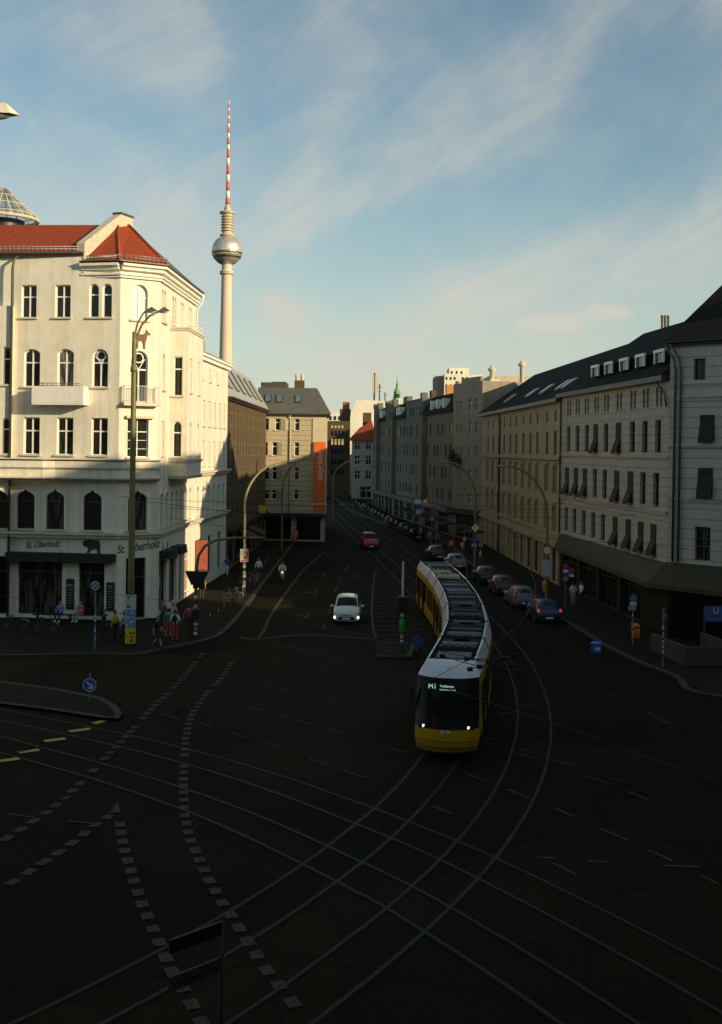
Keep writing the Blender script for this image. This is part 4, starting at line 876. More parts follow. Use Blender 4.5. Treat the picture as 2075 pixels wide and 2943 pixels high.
R2r = empty('grey_apartment_house', (18, 82, 0), 0, 'long grey apartment house with white dormers and swung-out window blinds on the right', 'building')
S0, S1 = (16.85,94.0), (19.12,69.25); F2 = Fac(S0,S1); wm = MB(); o2_ = []
ur = {4: [635,690,748,812,875,957,1046,1127,1213], 3: [630,687,747,806,870,952,1040,1120,1205], 2: [622,679,737,798,861,941,1029,1107,1192]}
Z7 = lambda x: 1350+x*.4478
zrow = [(14.55,15.75),(11.55,13.45),(7.75,9.9),(4.75,7.05)]
r4 = []
for x in ur[4]:
    for dx in (-.36,.36): o = Op(F2.s_at(Z7(x), 15.1)+dx, 14.45, .42, 1.25); o2_.append(o)
rws = []
for (x_list, (z0, z1)) in ((ur[3], (11.5,13.6)), (ur[2], (8.05,10.2))):
    for i, x in enumerate(x_list): o = Op(F2.s_at(Z7(x),(z0+z1)/2), z0, 1.05, z1-z0); o.row = z0; o.i = i; o2_.append(o); rws.append(o)
for i, x in enumerate([615,668,726,788,850,931,1015,1095,1176]): o = Op(F2.s_at(Z7(x),5.9), 4.95, 1.0, 1.95); o.row = 4; o.i = i; o2_.append(o); rws.append(o)
for s_ in (3,8,13,18,23): o2_.append(Op(s_, .2, 4.0, 3.0))
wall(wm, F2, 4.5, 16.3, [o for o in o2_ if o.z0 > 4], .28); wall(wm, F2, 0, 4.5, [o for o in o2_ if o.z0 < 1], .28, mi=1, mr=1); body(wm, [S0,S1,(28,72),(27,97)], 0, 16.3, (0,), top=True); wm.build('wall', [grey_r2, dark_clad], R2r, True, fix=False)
for o in o2_: put_win(R2r, F2, o, 'shop' if o.z0 < 1 else ('trans' if o.w < 1 else 'cross'), wood_d, glass_s, .22)
for o in rws:
    if (o.row == 11.5 and o.i in (3,5)) or (o.row == 8.05 and o.i in (0,1,2,5,6)) or (o.row == 4 and o.i in (5,6,7,8)): tilt_awning(R2r, F2, o.c, o.z0, o.z0+o.h, o.w, .40, frac=.48)
q = MB(); band(q, F2, 16.0, 16.35, .55); q.build('gutter', blackm, R2r, True)
q = MB(); band(q, F2, 11.15, 11.35, .10); band(q, F2, 7.6, 7.85, .14); band(q, F2, 4.55, 4.75, .10); q.build('string_course', grey_r2, R2r, True)
simple_roof(R2r, F2, 16.36, 21.6, 7.0, slate, .6)
for x, y in ((765,205),(850,188),(947,168),(1050,145),(1170,125)):
    s_ = F2.s_at(Z7(x), 17.8); c_ = F2.pt(s_, 17.72, -1.0); q = MB(); ww, hh = .80, .40
    for sx in (-1,1): q.obox(c_+F2.d*sx*ww+F2.n*.55, F2.d, F2.n, Vector((0,0,1)), .16, .12, 2*hh)
    q.obox(c_+F2.n*.55+Vector((0,0,hh)), F2.d, F2.n, Vector((0,0,1)), 2*ww+.3, .14, .2); dm = q.build('dormer', whitep, R2r, True)
    q = MB(); q.obox(c_-F2.n*.55, F2.d, F2.n, Vector((0,0,1)), 2*ww+.06, 2.05, 2*hh+.02); o = q.build('dormer_cheek', slate); o.parent = dm; o.matrix_parent_inverse = Matrix.Identity(4)
    q = MB(); q.obox(c_+F2.n*.485, F2.d, F2.n, Vector((0,0,1)), 2*ww-.1, .02, 2*hh-.1); o = q.build('pane', glass_s); o.parent = dm; o.matrix_parent_inverse = Matrix.Identity(4)
pipe(R2r, [F2.pt(.3,16.1,.5), F2.pt(.2,15.6,.12), F2.pt(.15,4.6,.12)], .07); pipe(R2r, [F2.pt(23.5,16.1,.5), F2.pt(24.4,15.2,.15), F2.pt(24.7,14.4,.14)], .07)
# metal flues behind the ridge
q = MB()
for x in (26.85, 27.12, 27.39): q.lathe([(.11,14),(.11,23.7),(.14,23.7),(.14,23.9)], 10, (x,100.0,0))
q.build('flue', mat('bright_flue_steel', (.75,.68,.55), .3, metal=.6, var=.1), R2r, True)
for bx in ((26.1,26.4,100.2,100.6,17,21.9),(27.6,27.9,99.6,100.0,17,22.1)): q = MB(); q.box(*bx); q.build('chimney', stone, R2r, True)
# canopy over the pavement in front of R2 and R3
cn = MB(); inn = [F2.pt(0,0,.04), F2.pt(24.85,0,.04), F3.pt(6.2,0,.04)]; ou = [F2.pt(0,0,.45), F2.pt(24.6,0,1.0)+F3.n*.5, F3.pt(6.2,0,2.0)]
lv = [[Vector((p.x,p.y,z)) for p in ps] for ps, z in ((inn,4.72),(ou,3.45),(ou,3.15),(inn,3.3))]
for i in range(2):
    for a_, b_ in ((0,1),(1,2),(2,3)): cn.poly([lv[a_][i], lv[a_][i+1], lv[b_][i+1], lv[b_][i]])
for i in (0,2): cn.poly([lv[j][i] for j in range(4)])
cnp = cn.build('canopy', awn_o, R2r, True, fix=False)
wmx = MB(); wmx.obox(F3.pt(3.1,1.75,-.35), F3.d, F3.n, Vector((0,0,1)), 5.6, .9, 3.4); wmx.build('dark_shopfront', glass_s, R3r, True)

R1r = empty('ochre_apartment_house', (15.5, 112, 0), 0, 'ochre apartment house under a dark roof with skylights, left of the long grey house', 'building')
T0, T1 = (14.95,138.6), (16.85,94.05); F1 = Fac(T0,T1); wm = MB(); o1_ = []
xs3 = [115,148,183,218,257,295,340,385,430,492,545]
for x in xs3:
    s_ = F1.s_at(Z7(x), 12.5); o1_.append(Op(s_, 14.1, .75, .95)); o1_.append(Op(s_, 11.2, 1.05, 2.05)); o1_.append(Op(s_, 7.9, 1.05, 2.3)); o1_.append(Op(s_, 4.6, 1.05, 2.2)); o1_.append(Op(s_, .25, 2.0 if 130 < x < 500 else 1.6, 2.9))
o1_.sort(key=lambda o: o.c); keep = []
for o in o1_:
    if all(abs(o.c-p.c) > (o.w+p.w)/2+.15 or abs(o.z0-p.z0) > 1 for p in keep): keep.append(o)
o1_ = keep
wall(wm, F1, 0, 15.9, o1_, .22); body(wm, [T0,T1,(27,97),(25,140)], 0, 15.9, (0,), top=True); wm.build('wall', ochre_r1, R1r, True, fix=False)
for o in o1_: put_win(R1r, F1, o, 'cross' if o.z0 > 1 else 'trans', wood_d, glass if o.z0 > 1 else glass_s, .18)
for o in o1_:
    if 4 < o.z0 < 8.5:
        q = MB()
        q.obox(F1.pt(o.c, o.z0+o.h+.2, .10), F1.d, F1.n, Vector((0,0,1)), o.w+.5, .2, .14)
        for sx in (-1,1): q.obox(F1.pt(o.c+sx*(o.w/2+.12), o.z0+o.h/2, .04), F1.d, F1.n, Vector((0,0,1)), .16, .08, o.h)
        q.build('window_surround', ochre_r1, R1r, True)
q = MB(); band(q, F1, 15.7, 16.05, .5); q.build('gutter', blackm, R1r, True)
q = MB()
for z, h_, o_ in ((10.75,.25,.25),(4.25,.25,.15),(3.4,.35,.35)): band(q, F1, z, z+h_, o_)
q.build('string_course', ochre_r1, R1r, True)
for i in range(12): 
    s_ = 1.9+3.85*i; q = MB(); q.obox(F1.pt(s_,1.9,.06), F1.d, F1.n, Vector((0,0,1)), .5, .14, 3.4); q.build('pilaster', ochre_r1, R1r, True)
simple_roof(R1r, F1, 16.06, 21.0, 6.5, slate, .55)
rs = Vector((0,0,1)); sl = (F1.pt(0,21.0,-6.5)-F1.pt(0,16.06,.55)).normalized(); nn = F1.d.cross(sl).normalized(); nn = nn if nn.z > 0 else -nn
for x in (195,330,420,520,560):
    s_ = F1.s_at(Z7(x), 17.2); c_ = F1.pt(s_, 17.3, -1.08)+nn*.08; q = MB(); q.obox(c_, F1.d, sl, nn, 1.1, 1.6, .16); f_ = q.build('skylight', galv, R1r, True)
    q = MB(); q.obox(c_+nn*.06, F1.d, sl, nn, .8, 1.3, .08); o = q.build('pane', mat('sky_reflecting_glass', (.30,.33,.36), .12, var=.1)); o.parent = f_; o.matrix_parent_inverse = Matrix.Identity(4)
s_ = F1.s_at(1436, 9); pipe(R1r, [F1.pt(s_-.6,16.0,.5), F1.pt(s_-.1,15.6,.3), F1.pt(s_,15.0,.12), F1.pt(s_,.2,.12)], .09, blackm)

R0r = empty('narrow_apartment_house', (13.5, 143, 0), 0, 'tall narrow grey-brown house with flat notched top, left of the ochre house', 'building')
U0, U1 = (12.05,147.2), (15.0,138.9); F0 = Fac(U0,U1); wm = MB(); o0_ = []
for v0, v1 in ((1145,1180),(1212,1245),(1280,1313),(1348,1382),(1416,1448)):
    z0, z1 = EYE-(v1-CY-4)*142/F, EYE-(v0-CY-4)*142/F
    for u in (1315,1325,1349.5,1369): o0_.append(Op(F0.s_at(u,(z0+z1)/2), z0+(.1 if u < 1330 else 0), .7 if u < 1330 else 1.0, z1-z0-(.3 if u < 1330 else 0)))
o0_.append(Op(4.4,.2,6.5,2.9)); wall(wm, F0, 0, 20.2, o0_, .25); body(wm, [U0,U1,(24,142),(22,150)], 0, 20.2, (0,), top=True)
wm.obox(F0.pt(1.0,20.3,-.15), F0.d, F0.n, Vector((0,0,1)), .8, .34, .5); wm.obox(F0.pt(5.4,20.45,-.15), F0.d, F0.n, Vector((0,0,1)), 5.8, .34, .7); wm.build('wall', grey_r0, R0r, True, fix=False)
for i, o in enumerate(o0_): put_win(R0r, F0, o, 'cross' if o.z0 > 1 else 'shop', wood_w if o.z0 > 1 else wood_d, glass if o.z0 > 1 else glass_s, .2)
q = MB(); band(q, F0, 3.35, 3.9, .9); q.build('shop_fascia', blackm, R0r, True)
for (s_, o_, z_) in ((.6,.3,10.6),(2.2,.3,10.1)):
    q = MB()
    for _ in range(160):
        c_ = F0.pt(s_+random.gauss(0,.45), z_+random.gauss(0,.35), o_+random.gauss(0,.2)); a_ = Vector((random.uniform(-1,1),random.uniform(-1,1),random.uniform(-1,1))).normalized(); b2 = a_.orthogonal().normalized(); r_ = .12
        q.poly([c_-a_*r_-b2*r_*.6, c_+a_*r_-b2*r_*.6, c_+a_*r_+b2*r_*.6, c_-a_*r_+b2*r_*.6])
    q.build('balcony_plants', leafm, R0r, True, fix=False)['kind'] = 'stuff'
# white chimney stack and roof terrace beyond it
q = MB(); q.box(16.2,17.4,141,144,17,20.5); q.build('party_wall', wht, R0r, True)
for x, y, h_ in ((16.5,142,22.3),(20.4,142.5,23.0)): q = MB(); q.lathe([(.28,18),(.28,h_-.8),(.5,h_-.6),(.5,h_-.35),(.2,h_-.2),(.22,h_),(.0,h_+.1)], 12, (x,y,0)); q.build('chimney', stone, R0r, True)
Br = empty('rear_house', (24, 160, 0), 0, 'flat dark rear house with pale parapet above the roofs right of the narrow house', 'building')
q = MB(); q.box(17.2,34,150,165,0,20.6); q.build('wall', grey_r0, Br, True); q = MB(); q.box(17.1,34.1,149.8,165,20.6,21.6); q.build('parapet', stone, Br, True)

# the receding row of houses
V0, V1 = (2.3,214.0), (12.0,147.4); FR = Fac(V0,V1); tot = FR.len
segs = [('brown house with slate roof and white dormers, nearest of the receding row', 'bay', 0.30), ('grey-brown gabled house with a flat stepped top, second in the receding row', 'flat', 0.20), ('dark house with a slate mansard and two bright skylights, third in the receding row', 'mans', 0.17), ('grey-brown house with a tall stair gable, fourth in the receding row', 'flat', 0.13), ('dark slate-roofed house, fifth in the receding row', 'mans', 0.11), ('narrow brown house at the far end of the receding row', 'flat', 0.09)]
b1 = tot; hs_ = []
for i, (lab, kind, fr_) in enumerate(segs):
    b0 = max(b1-fr_*tot, 0.0); root = empty('row_house', tuple(FR.pt((b0+b1)/2, 0)), 0, lab, 'building', 'row of houses along the right of the far street')
    ln = b1-b0-.02; Fi = Fac(FR.pt(b0+.01,0)[:2], FR.pt(b1-.01,0)[:2]); zt = 19.3 if kind == 'flat' else 16.6; wm = MB(); os_ = []
    nw = max(3, int(ln/2.3))
    rows = [(4.6,1.5),(7.6,1.6),(10.6,1.6),(13.6,1.6)] + ([(16.6,1.4)] if kind == 'flat' else [])
    for z0, h_ in rows:
        for j in range(nw): os_.append(Op(ln*(j+.5)/nw+(.18 if j % 2 else -.18), z0, .95, h_))
    os_.append(Op(ln*.3, .2, ln*.35, 2.8)); os_.append(Op(ln*.75, .2, ln*.3, 2.8))
    wall(wm, Fi, 0, zt, os_, .2); a_, b_ = Fi.pt(0,0), Fi.pt(ln,0); body(wm, [tuple(a_), tuple(b_), tuple(b_-Fi.n*11), tuple(a_-Fi.n*11)], 0, zt, (0,), top=True)
    for s_ in ((.6, ln-.6) if kind == 'flat' else ()): wm.obox(Fi.pt(s_, zt+.35, -.35), Fi.d, Fi.n, Vector((0,0,1)), 1.3, .9, .9)
    if kind != 'flat': wm.obox(Fi.pt(ln*.12,10.1,.35), Fi.d, Fi.n, Vector((0,0,1)), 1.6, .7, 13)
    wm.build('wall', row_ms[i % 4], root, True, fix=False)
    for j, o in enumerate(os_):
        lit = o.z0 > 4 and ((i, j) in ((0,3*nw+nw-1),(0,3*nw+1),(1,3*nw),(2,3*nw+1),(2,2*nw+1),(0,2),(1,nw+1),(3,3*nw)))  # these panes glow in place of a reflection of the sunlit houses opposite
        put_win(root, Fi, o, 'trans' if o.z0 > 1 else 'shop', wood_w if (j*7+i) % 3 == 0 and o.z0 > 1 else wood_d, glow_pane if lit else (glass if o.z0 > 1 else glass_s), .15)
    if kind != 'flat':
        q = MB(); A, B = Fi.pt(0,16.62,.4), Fi.pt(ln,16.62,.4); C_, D_ = Fi.pt(ln,19.4,-1.6), Fi.pt(0,19.4,-1.6); E_, G_ = Fi.pt(ln,19.9,-10), Fi.pt(0,19.9,-10)
        q.poly([A,B,C_,D_]); q.poly([D_,C_,E_,G_]); q.poly([A,D_,G_]); q.poly([B,E_,C_]); q.build('roof', slate, root, True)
        for j in range(2 if kind == 'mans' else 3):
            c_ = Fi.pt(ln*(.35+.2*j), 17.9, -.25); q = MB(); q.obox(c_, Fi.d, Fi.n, Vector((0,0,1)), .9, .9, 1.3); o = q.build('dormer', whitep if kind == 'bay' else wood_w, root, True)
            q = MB(); q.obox(c_+Fi.n*.46, Fi.d, Fi.n, Vector((0,0,1)), .7, .03, 1.1); o2x = q.build('pane', glass); o2x.parent = o; o2x.matrix_parent_inverse = Matrix.Identity(4)
    q = MB(); band(q, Fi, 3.3, 3.9, .7); q.build('shop_fascia', blackm, root, True)
    if kind == 'flat': q = MB(); q.obox(Fi.pt(ln*.5,20.0,-3), Fi.d, Fi.n, Vector((0,0,1)), 1.6, .8, 1.5); q.build('chimney', brickb, root, True)
    b1 = b0

# ---- end of the street
rh = empty('added_shade_house', (18,240,0), 0, 'unseen house added behind the far end of the receding row for its shade', 'building')  # out of sight; added to shade the pale house at the street end
q = MB(); q.prism([(6.5,224),(34,215),(38,262),(7.5,262)], 0, 17.5); q.build('wall', row_ms[0], rh, True)
q = MB(); q.prism([(7.5,226),(33,217),(36,260),(8.5,260)], 17.52, 18.2); q.build('roof', slate, rh, True)
Er = empty('pale_house', (0, 255, 0), 0, 'small pale house with a red tiled roof at the far end of the street', 'building')
Fe = Fac((-2.0,255),(2.9,255)); eo = []
for u in (1028,1057):
    for v0, v1 in ((1270,1292),(1310,1335),(1353,1377)): z0, z1 = EYE-(v1-CY)*255/F, EYE-(v0-CY)*255/F; eo.append(Op(Fe.s_at(u,(z0+z1)/2), z0, 1.3, z1-z0, 'arch' if v0 == 1270 else 'rect'))
eo.append(Op(3.2,.2,2.4,2.7)); wm = MB(); wall(wm, Fe, 0, 13.6, eo, .25); body(wm, [(-2,255),(2.9,255),(2.9,268),(-2,268)], 0, 13.6, (0,), top=True)
wm.build('wall', mat('pale_grey_stucco', (.40,.37,.31), .85, var=.1), Er, True, fix=False)
for o in eo: put_win(Er, Fe, o, 'cross', wood_w, glass, .2)
q = MB(); q.poly([(-2.9,254.3,13.4),(3.6,254.3,13.4),(2.2,260,18.4),(0.9,260,17.6)]); q.poly([(3.6,254.3,13.4),(3.6,268,13.4),(2.2,260,18.4)]); q.poly([(-2.9,254.3,13.4),(.9,260,17.6),(-2.9,268,13.4)]); q.poly([(.9,260,17.6),(2.2,260,18.4),(3.6,268,13.4),(-2.9,268,13.4)]); q.build('roof', tiles, Er, True)
q = MB(); q.box(.2,2.2,261,262.5,15,20.0); q.build('chimney', brickb, Er, True)
Wr = empty('gable_building', (4, 280, 0), 0, 'large blank sunlit white gable wall rising behind the red-roofed house', 'building')
pts = [at(1008,1300,276), at(1008,1196,276), at(1027,1150,276), at(1150,1154,276), at(1150,1300,276)]
pts[0].z = 0; pts[-1].z = 0; q = MB(); n = len(pts); q.add([tuple(p) for p in pts]+[(p.x,p.y+30,p.z) for p in pts], [list(range(n)),list(range(n,2*n))]+[(i,(i+1)%n,n+(i+1)%n,n+i) for i in range(n)]); q.build('wall', wht, Wr, True)
q = MB(); q.box(-5.3,-2.6,278,282,0,21.4); q.build('side_wing', brickb, Wr, True); q = MB(); q.box(-4.6,-2.9,278.5,281,21.4,23.2); q.build('chimney', mat('red_brick', (.35,.09,.04), .85, var=.2), Wr, True)
def mast(u, v0, v1, Y, r, label, disc=False):
    p = at(u, v0, Y); zt = at(u, v1, Y).z; root = empty('antenna_mast', (p.x,Y,p.z), 0, label, 'antenna', 'rooftop antennas on the white gable')
    h_ = zt-p.z; MB().tube([(0,0,0),(0,0,h_)], r, 8).build('pole', gutterm, root)
    q = MB()
    if disc:
        for a_ in range(3): x, y = .6*math.cos(a_*2.1), .6*math.sin(a_*2.1); q.box(x-.2,x+.2,y-.2,y+.2,h_-5.2,h_-.2)
        q.tube([(0,0,h_-3),(.8,0,h_-3)], .1, 6); q.build('antenna_panel', stone, root)
    else: q.bar((-.6,0,h_*.8),(.6,0,h_*.8),.12); q.bar((-.4,0,h_*.55),(.4,0,h_*.55),.12); q.build('crossbar', gutterm, root)
mast(1074,1150,1072,280,.22,'tall mast with pale antenna panels on the white gable roof', True); mast(1089,1152,1103,282,.16,'thin mast with two crossbars beside the panel antenna')
mast(1105,1152,1128,284,.14,'shortest thin mast at the right of the antenna group')
Fr = empty('far_office_block', (-5, 262, 0), 0, 'dark far office block with rows of warm lit windows in the gap beside the hotel', 'building')
fo = []; Ff = Fac((-10,262),(-2.6,262)); wm = MB()
for k_, (v0, v1) in enumerate(((1222,1232),(1240,1254),(1262,1280),(1290,1306),(1320,1336),(1350,1366))):
    for u in (956,966,976,986): z0, z1 = EYE-(v1-CY)*262/F, EYE-(v0-CY)*262/F; o = Op(Ff.s_at(u,(z0+z1)/2), z0, .62, z1-z0); o.k = k_; fo.append(o)
wall(wm, Ff, 0, 18.0, fo, .3); body(wm, [(-10,262),(-2.6,262),(-2.6,275),(-10,275)], 0, 18.0, (0,), top=True); wm.build('wall', mat('dark_brown_render', (.075,.055,.03), .85, var=.2), Fr, True, fix=False)
for o in fo: put_win(Fr, Ff, o, 'trans', wood_d, glow_pane if o.k in (0,2) else glass_s, .2)
P_ = empty('distant_block', (-5, 340, 0), 0, 'low white distant block just above the dark office block', 'building')
q = MB(); q.box(-14,0,340,355,0,22.5); q.build('wall', wht, P_, True); q = MB()
for i in range(9): q.box(-12.5+1.4*i,-11.7+1.4*i,339.9,340.1,20.2,21.4)
q.build('window_strip', glass, P_, True)

# high-rise, church spire
Tr = empty('high_rise', (55, 420, 0), 0, 'white high-rise slab with small windows rising above the row of houses', 'building')
def blk(u0, u1, v0, Y, dep=14): a_, b_ = at(u0,v0,Y), at(u1,v0,Y); return a_.x, b_.x, Y, Y+dep, a_.z
Fh = None
for nm, (u0,u1,v0,Y,dep) in (('tower_wall',(1276,1346,1074,420,16)),('tower_wall',(1290,1346,1057,423,12)),('stair_core',(1250,1277,1080,424,16)),('tower_wall',(1346,1386,1077,450,12))):
    x0,x1,y0,y1,zt = blk(u0,u1,v0,Y,dep); fc = Fac((x0,y0),(x1,y0)); wm = MB(); os_ = []
    cols = max(3,int((x1-x0)/1.5))
    if nm == 'tower_wall':
        for r_ in range(10):
            for c_ in range(cols):
                if (c_+r_) % 7 != 3: os_.append(Op((c_+.5)*(x1-x0)/cols, zt-2.3-2.8*r_, .8, 1.1))
    wall(wm, fc, 0, zt, os_, .3); body(wm, [(x0,y0),(x1,y0),(x1,y1),(x0,y1)], 0, zt, (0,), top=True); wm.build(nm, wht if nm == 'tower_wall' else grey_r0, Tr, True, fix=False)
    if os_:
        q = MB()
        for o in os_: q.poly([fc.pt(o.c-o.w/2,o.z0,-.25),fc.pt(o.c+o.w/2,o.z0,-.25),fc.pt(o.c+o.w/2,o.z0+o.h,-.25),fc.pt(o.c-o.w/2,o.z0+o.h,-.25)])
        w_ = q.build('window_panes', glass, Tr, True, fix=False); w_['kind'] = 'stuff'
q = MB(); x0,x1,y0,y1,zt = blk(1283,1303,1107,300,6); q.box(x0,x1,y0,y1,0,zt); q.build('lower_wing', mat('orange_render', (.55,.24,.06), .8), Tr, True)
p = at(1139.5, 1160, 520); cs = empty('church_spire', (p.x,520,0), 0, 'slender green copper church spire in the distance', 'church spire')
zb = lambda v: at(1139.5, v, 520).z
copper = mat('green_copper', (.16,.36,.17), .7, var=.25, scale=.5)
MB().lathe([(1.9,zb(1300)),(1.9,zb(1150)),(2.0,zb(1148)),(2.0,zb(1145))], 8).build('tower_shaft', stone, cs)
MB().lathe([(1.9,zb(1145)),(1.5,zb(1131)),(1.75,zb(1129)),(1.3,zb(1123)),(.75,zb(1116)),(.45,zb(1108)),(.7,zb(1106)),(.3,zb(1099)),(.12,zb(1083)),(.02,zb(1080))], 8).build('spire', copper, cs)
q = MB(); [q.box(math.cos(a_)*1.7-.25,math.cos(a_)*1.7+.25,math.sin(a_)*1.7-.25,math.sin(a_)*1.7+.25,zb(1144),zb(1133)) for a_ in (R(240),R(270),R(300))]; q.build('louvre', blackm, cs)

# television tower
TV = empty('television_tower', (-140.5, 1150, 0), 0, 'very tall television tower with a steel ball and red and white striped mast', 'tower')
conc = mat('tower_concrete', (.60,.50,.36), .8, var=.05, scale=.05); steel = mat('faceted_steel', (.62,.60,.56), .26, metal=1.0, var=.12, scale=.25)
def facet(t, b, k):
    o = t.nodes.new('ShaderNodeTexCoord'); v = t.nodes.new('ShaderNodeTexVoronoi'); v.inputs['Scale'].default_value = .55; k(o.outputs['Object'], v.inputs['Vector'])
    bp = t.nodes.new('ShaderNodeBump'); bp.inputs['Strength'].default_value = .5; bp.inputs['Distance'].default_value = .6; k(v.outputs['Distance'], bp.inputs['Height']); k(bp.outputs[0], b.inputs['Normal'])
steel = mat('faceted_steel_panels', (.62,.58,.50), .42, metal=.65, var=.15, scale=.3, fn=facet)
MB().lathe([(16,0),(9,25),(7.2,60),(6.3,120),(5.6,165),(5.2,202)], 28).build('shaft', conc, TV)
MB().lathe([(5.2,189.6),(7.1,189.8),(7.3,191.0),(6.0,191.3),(7.2,191.8),(7.2,193.2),(5.2,193.4)], 28).build('ring_platform', stone, TV)
prof = [(0.1,199.0)]+[(15.7*math.cos(R(a)), 214.3+15.4*math.sin(R(a))) for a in range(-84, 85, 4)]+[(0.1,229.7)]
MB().lathe(prof, 40).build('ball', steel, TV)
q = MB(); q2 = MB()
for zc_, rr in ((211.4,15.55),(207.3,14.35)):
    for i in range(56):
        a0, a1 = 2*math.pi*i/56, 2*math.pi*(i+.72)/56; r0, r1 = rr+.10, rr-.25
        q.poly([(r0*math.cos(a0),r0*math.sin(a0),zc_+.75),(r0*math.cos(a1),r0*math.sin(a1),zc_+.75),(r1*math.cos(a1),r1*math.sin(a1),zc_-1.0),(r1*math.cos(a0),r1*math.sin(a0),zc_-1.0)])
q.build('window_band', blackm, TV, fix=False)
MB().lathe([(15.9,212.9),(16.05,213.0),(16.05,213.4),(15.9,213.5)], 40).lathe([(15.4,209.2),(15.6,209.2),(15.6,209.6),(15.35,209.6)], 40).build('trim_ring', stone, TV)
pr = [(5.2,228.5),(7.6,229.5),(7.8,230.6),(5.4,231),(5.2,233)]
for i in range(6): z = 234.5+2.9*i; pr += [(4.9,z),(6.6,z+.1),(6.6,z+1.0),(4.9,z+1.1)]
pr += [(5.2,252),(8.2,252.6),(8.2,254.2),(4.2,254.6),(3.2,257.5),(3.6,258),(3.6,258.6),(2.6,259),(2.4,262)]
MB().lathe(pr, 24).build('platforms', mat('platform_concrete', (.50,.42,.29), .8, var=.15, scale=.3), TV)
sgm = [(262,268,2.3),(268,276,2.0),(276,285,1.9),(285,293,1.8),(293,302,1.75),(302,310,1.6),(310,318,1.5),(318,324,1.4),(324,330,1.35),(330,336,1.25),(336,341,1.2),(341,346,1.1),(346,350,1.0),(350,354,.95),(354,358,.85),(358,362,.8),(362,366,.7),(366,369.5,.6)]
rm_ = mat('mast_red', (.62,.12,.05), .6, var=.1); wm_ = mat('mast_white', (.72,.68,.60), .6, var=.05)
for i, (a_, b_, r_) in enumerate(sgm): MB().lathe([(.1,a_),(r_,a_),(r_,b_),(.1,b_)], 12).build('mast_section', wm_ if i % 2 else rm_, TV)

# glass cupola behind the corner house
Gr = empty('rear_building', (-27, 92, 0), 0, 'house behind the corner house carrying a tent-shaped glass and steel cupola', 'building')
q = MB(); q.box(-40,-21.6,88,100,0,26.5); q.build('wall', stone, Gr, True)
c_ = at(10, 620, 92); cx_, cz = c_.x, at(8,628,92).z; top = at(10,542,92).z; ra = (at(112,632,92).x-cx_)
q = MB(); n = 18
for i in range(n):
    a_ = 2*math.pi*i/n; p_ = Vector((cx_+ra*math.cos(a_), 92+ra*math.sin(a_), cz)); t_ = Vector((cx_+.25*math.cos(a_), 92+.25*math.sin(a_), top)); q.tube([p_, t_], .045, 5)
for f_ in (.12,.45,.75): 
    r_ = ra*(1-f_)+.25*f_; z_ = cz+(top-cz)*f_; q.tube([(cx_+r_*math.cos(2*math.pi*i/n), 92+r_*math.sin(2*math.pi*i/n), z_) for i in range(n+1)], .035, 5)
cu_ = q.build('cupola_frame', mat('pale_frame_paint', (.60,.52,.38), .6), Gr, True)
MB().lathe([(ra-.05,cz-.22),(ra+.06,cz-.1),(ra,cz),(ra-.3,cz),(ra-.3,cz-.22)], 36, (cx_,92,0)).build('cupola_rim', stone, Gr, True)
gt = mat('cupola_glass', (.45,.50,.46), .1, var=.05)
gt.node_tree.nodes['Principled BSDF'].inputs['Transmission Weight'].default_value = .9; gt.node_tree.nodes['Principled BSDF'].inputs['IOR'].default_value = 1.02
MB().lathe([(ra-.08,cz),(.2,top-.05)], 18, (cx_,92,0)).build('cupola_glass', gt, Gr, True)
MB().lathe([(ra-1.2,cz-.9),(ra-1.2,cz-.2)], 36, (cx_,92,0)).build('cupola_drum', blackm, Gr, True)
q = MB(); q.box(-23.6,-22.0,90,92,26.5,29.0); q.ball((-22.6,91,29.0),.8,.8,.5); q.build('chimney', stone, Gr, True)

# ---- houses outside the picture on our side of the junction; they throw the evening shade
def off_house(name, pts, h_, ridge, label, m_=stone):
    c_ = Vector((sum(p[0] for p in pts)/len(pts), sum(p[1] for p in pts)/len(pts), 0)); root = empty(name, tuple(c_), 0, label, 'building')
    q = MB(); q.prism(pts, 0, h_); q.build('wall', m_, root, True)
    q = MB(); n = len(pts); top_ = [(c_.x+(p[0]-c_.x)*.55, c_.y+(p[1]-c_.y)*.55, h_+ridge) for p in pts]
    q.add([(p[0],p[1],h_+.01) for p in pts]+top_, [(i,(i+1)%n,n+(i+1)%n,n+i) for i in range(n)]+[list(range(n,2*n))]); q.build('roof', slate, root, True)

off_house('corner_house', [(33,52.6),(33,-1),(62,-1),(62,31)], 27.0, 2.2, 'cream corner house across the side street right of the viewer')
off_house('added_shade_slab', [(108,28),(108,-30),(130,-30),(130,28)], 37.0, .5, 'unseen slab added far down the side street to shade the right pavement')  # added out of view to cut the low sun beam on the right pavement
off_house('added_shade_block', [(36,37.5),(36,2),(60,2),(60,28)], 29.4, 2.2, 'unseen block added behind the corner house right of the viewer for its shade')  # added out of view to level the shadow edge on the cafe front
off_house('viewpoint_house', [(-14,-0.8),(-14,-22),(75,-22),(75,-1.4)], 24.0, 3.0, 'house the photograph is taken from, outside the picture')
off_house('left_house', [(-60,26),(-60,-22),(-19,-22),(-19,26)], 20.0, 3.0, 'house on the near left corner, outside the picture')


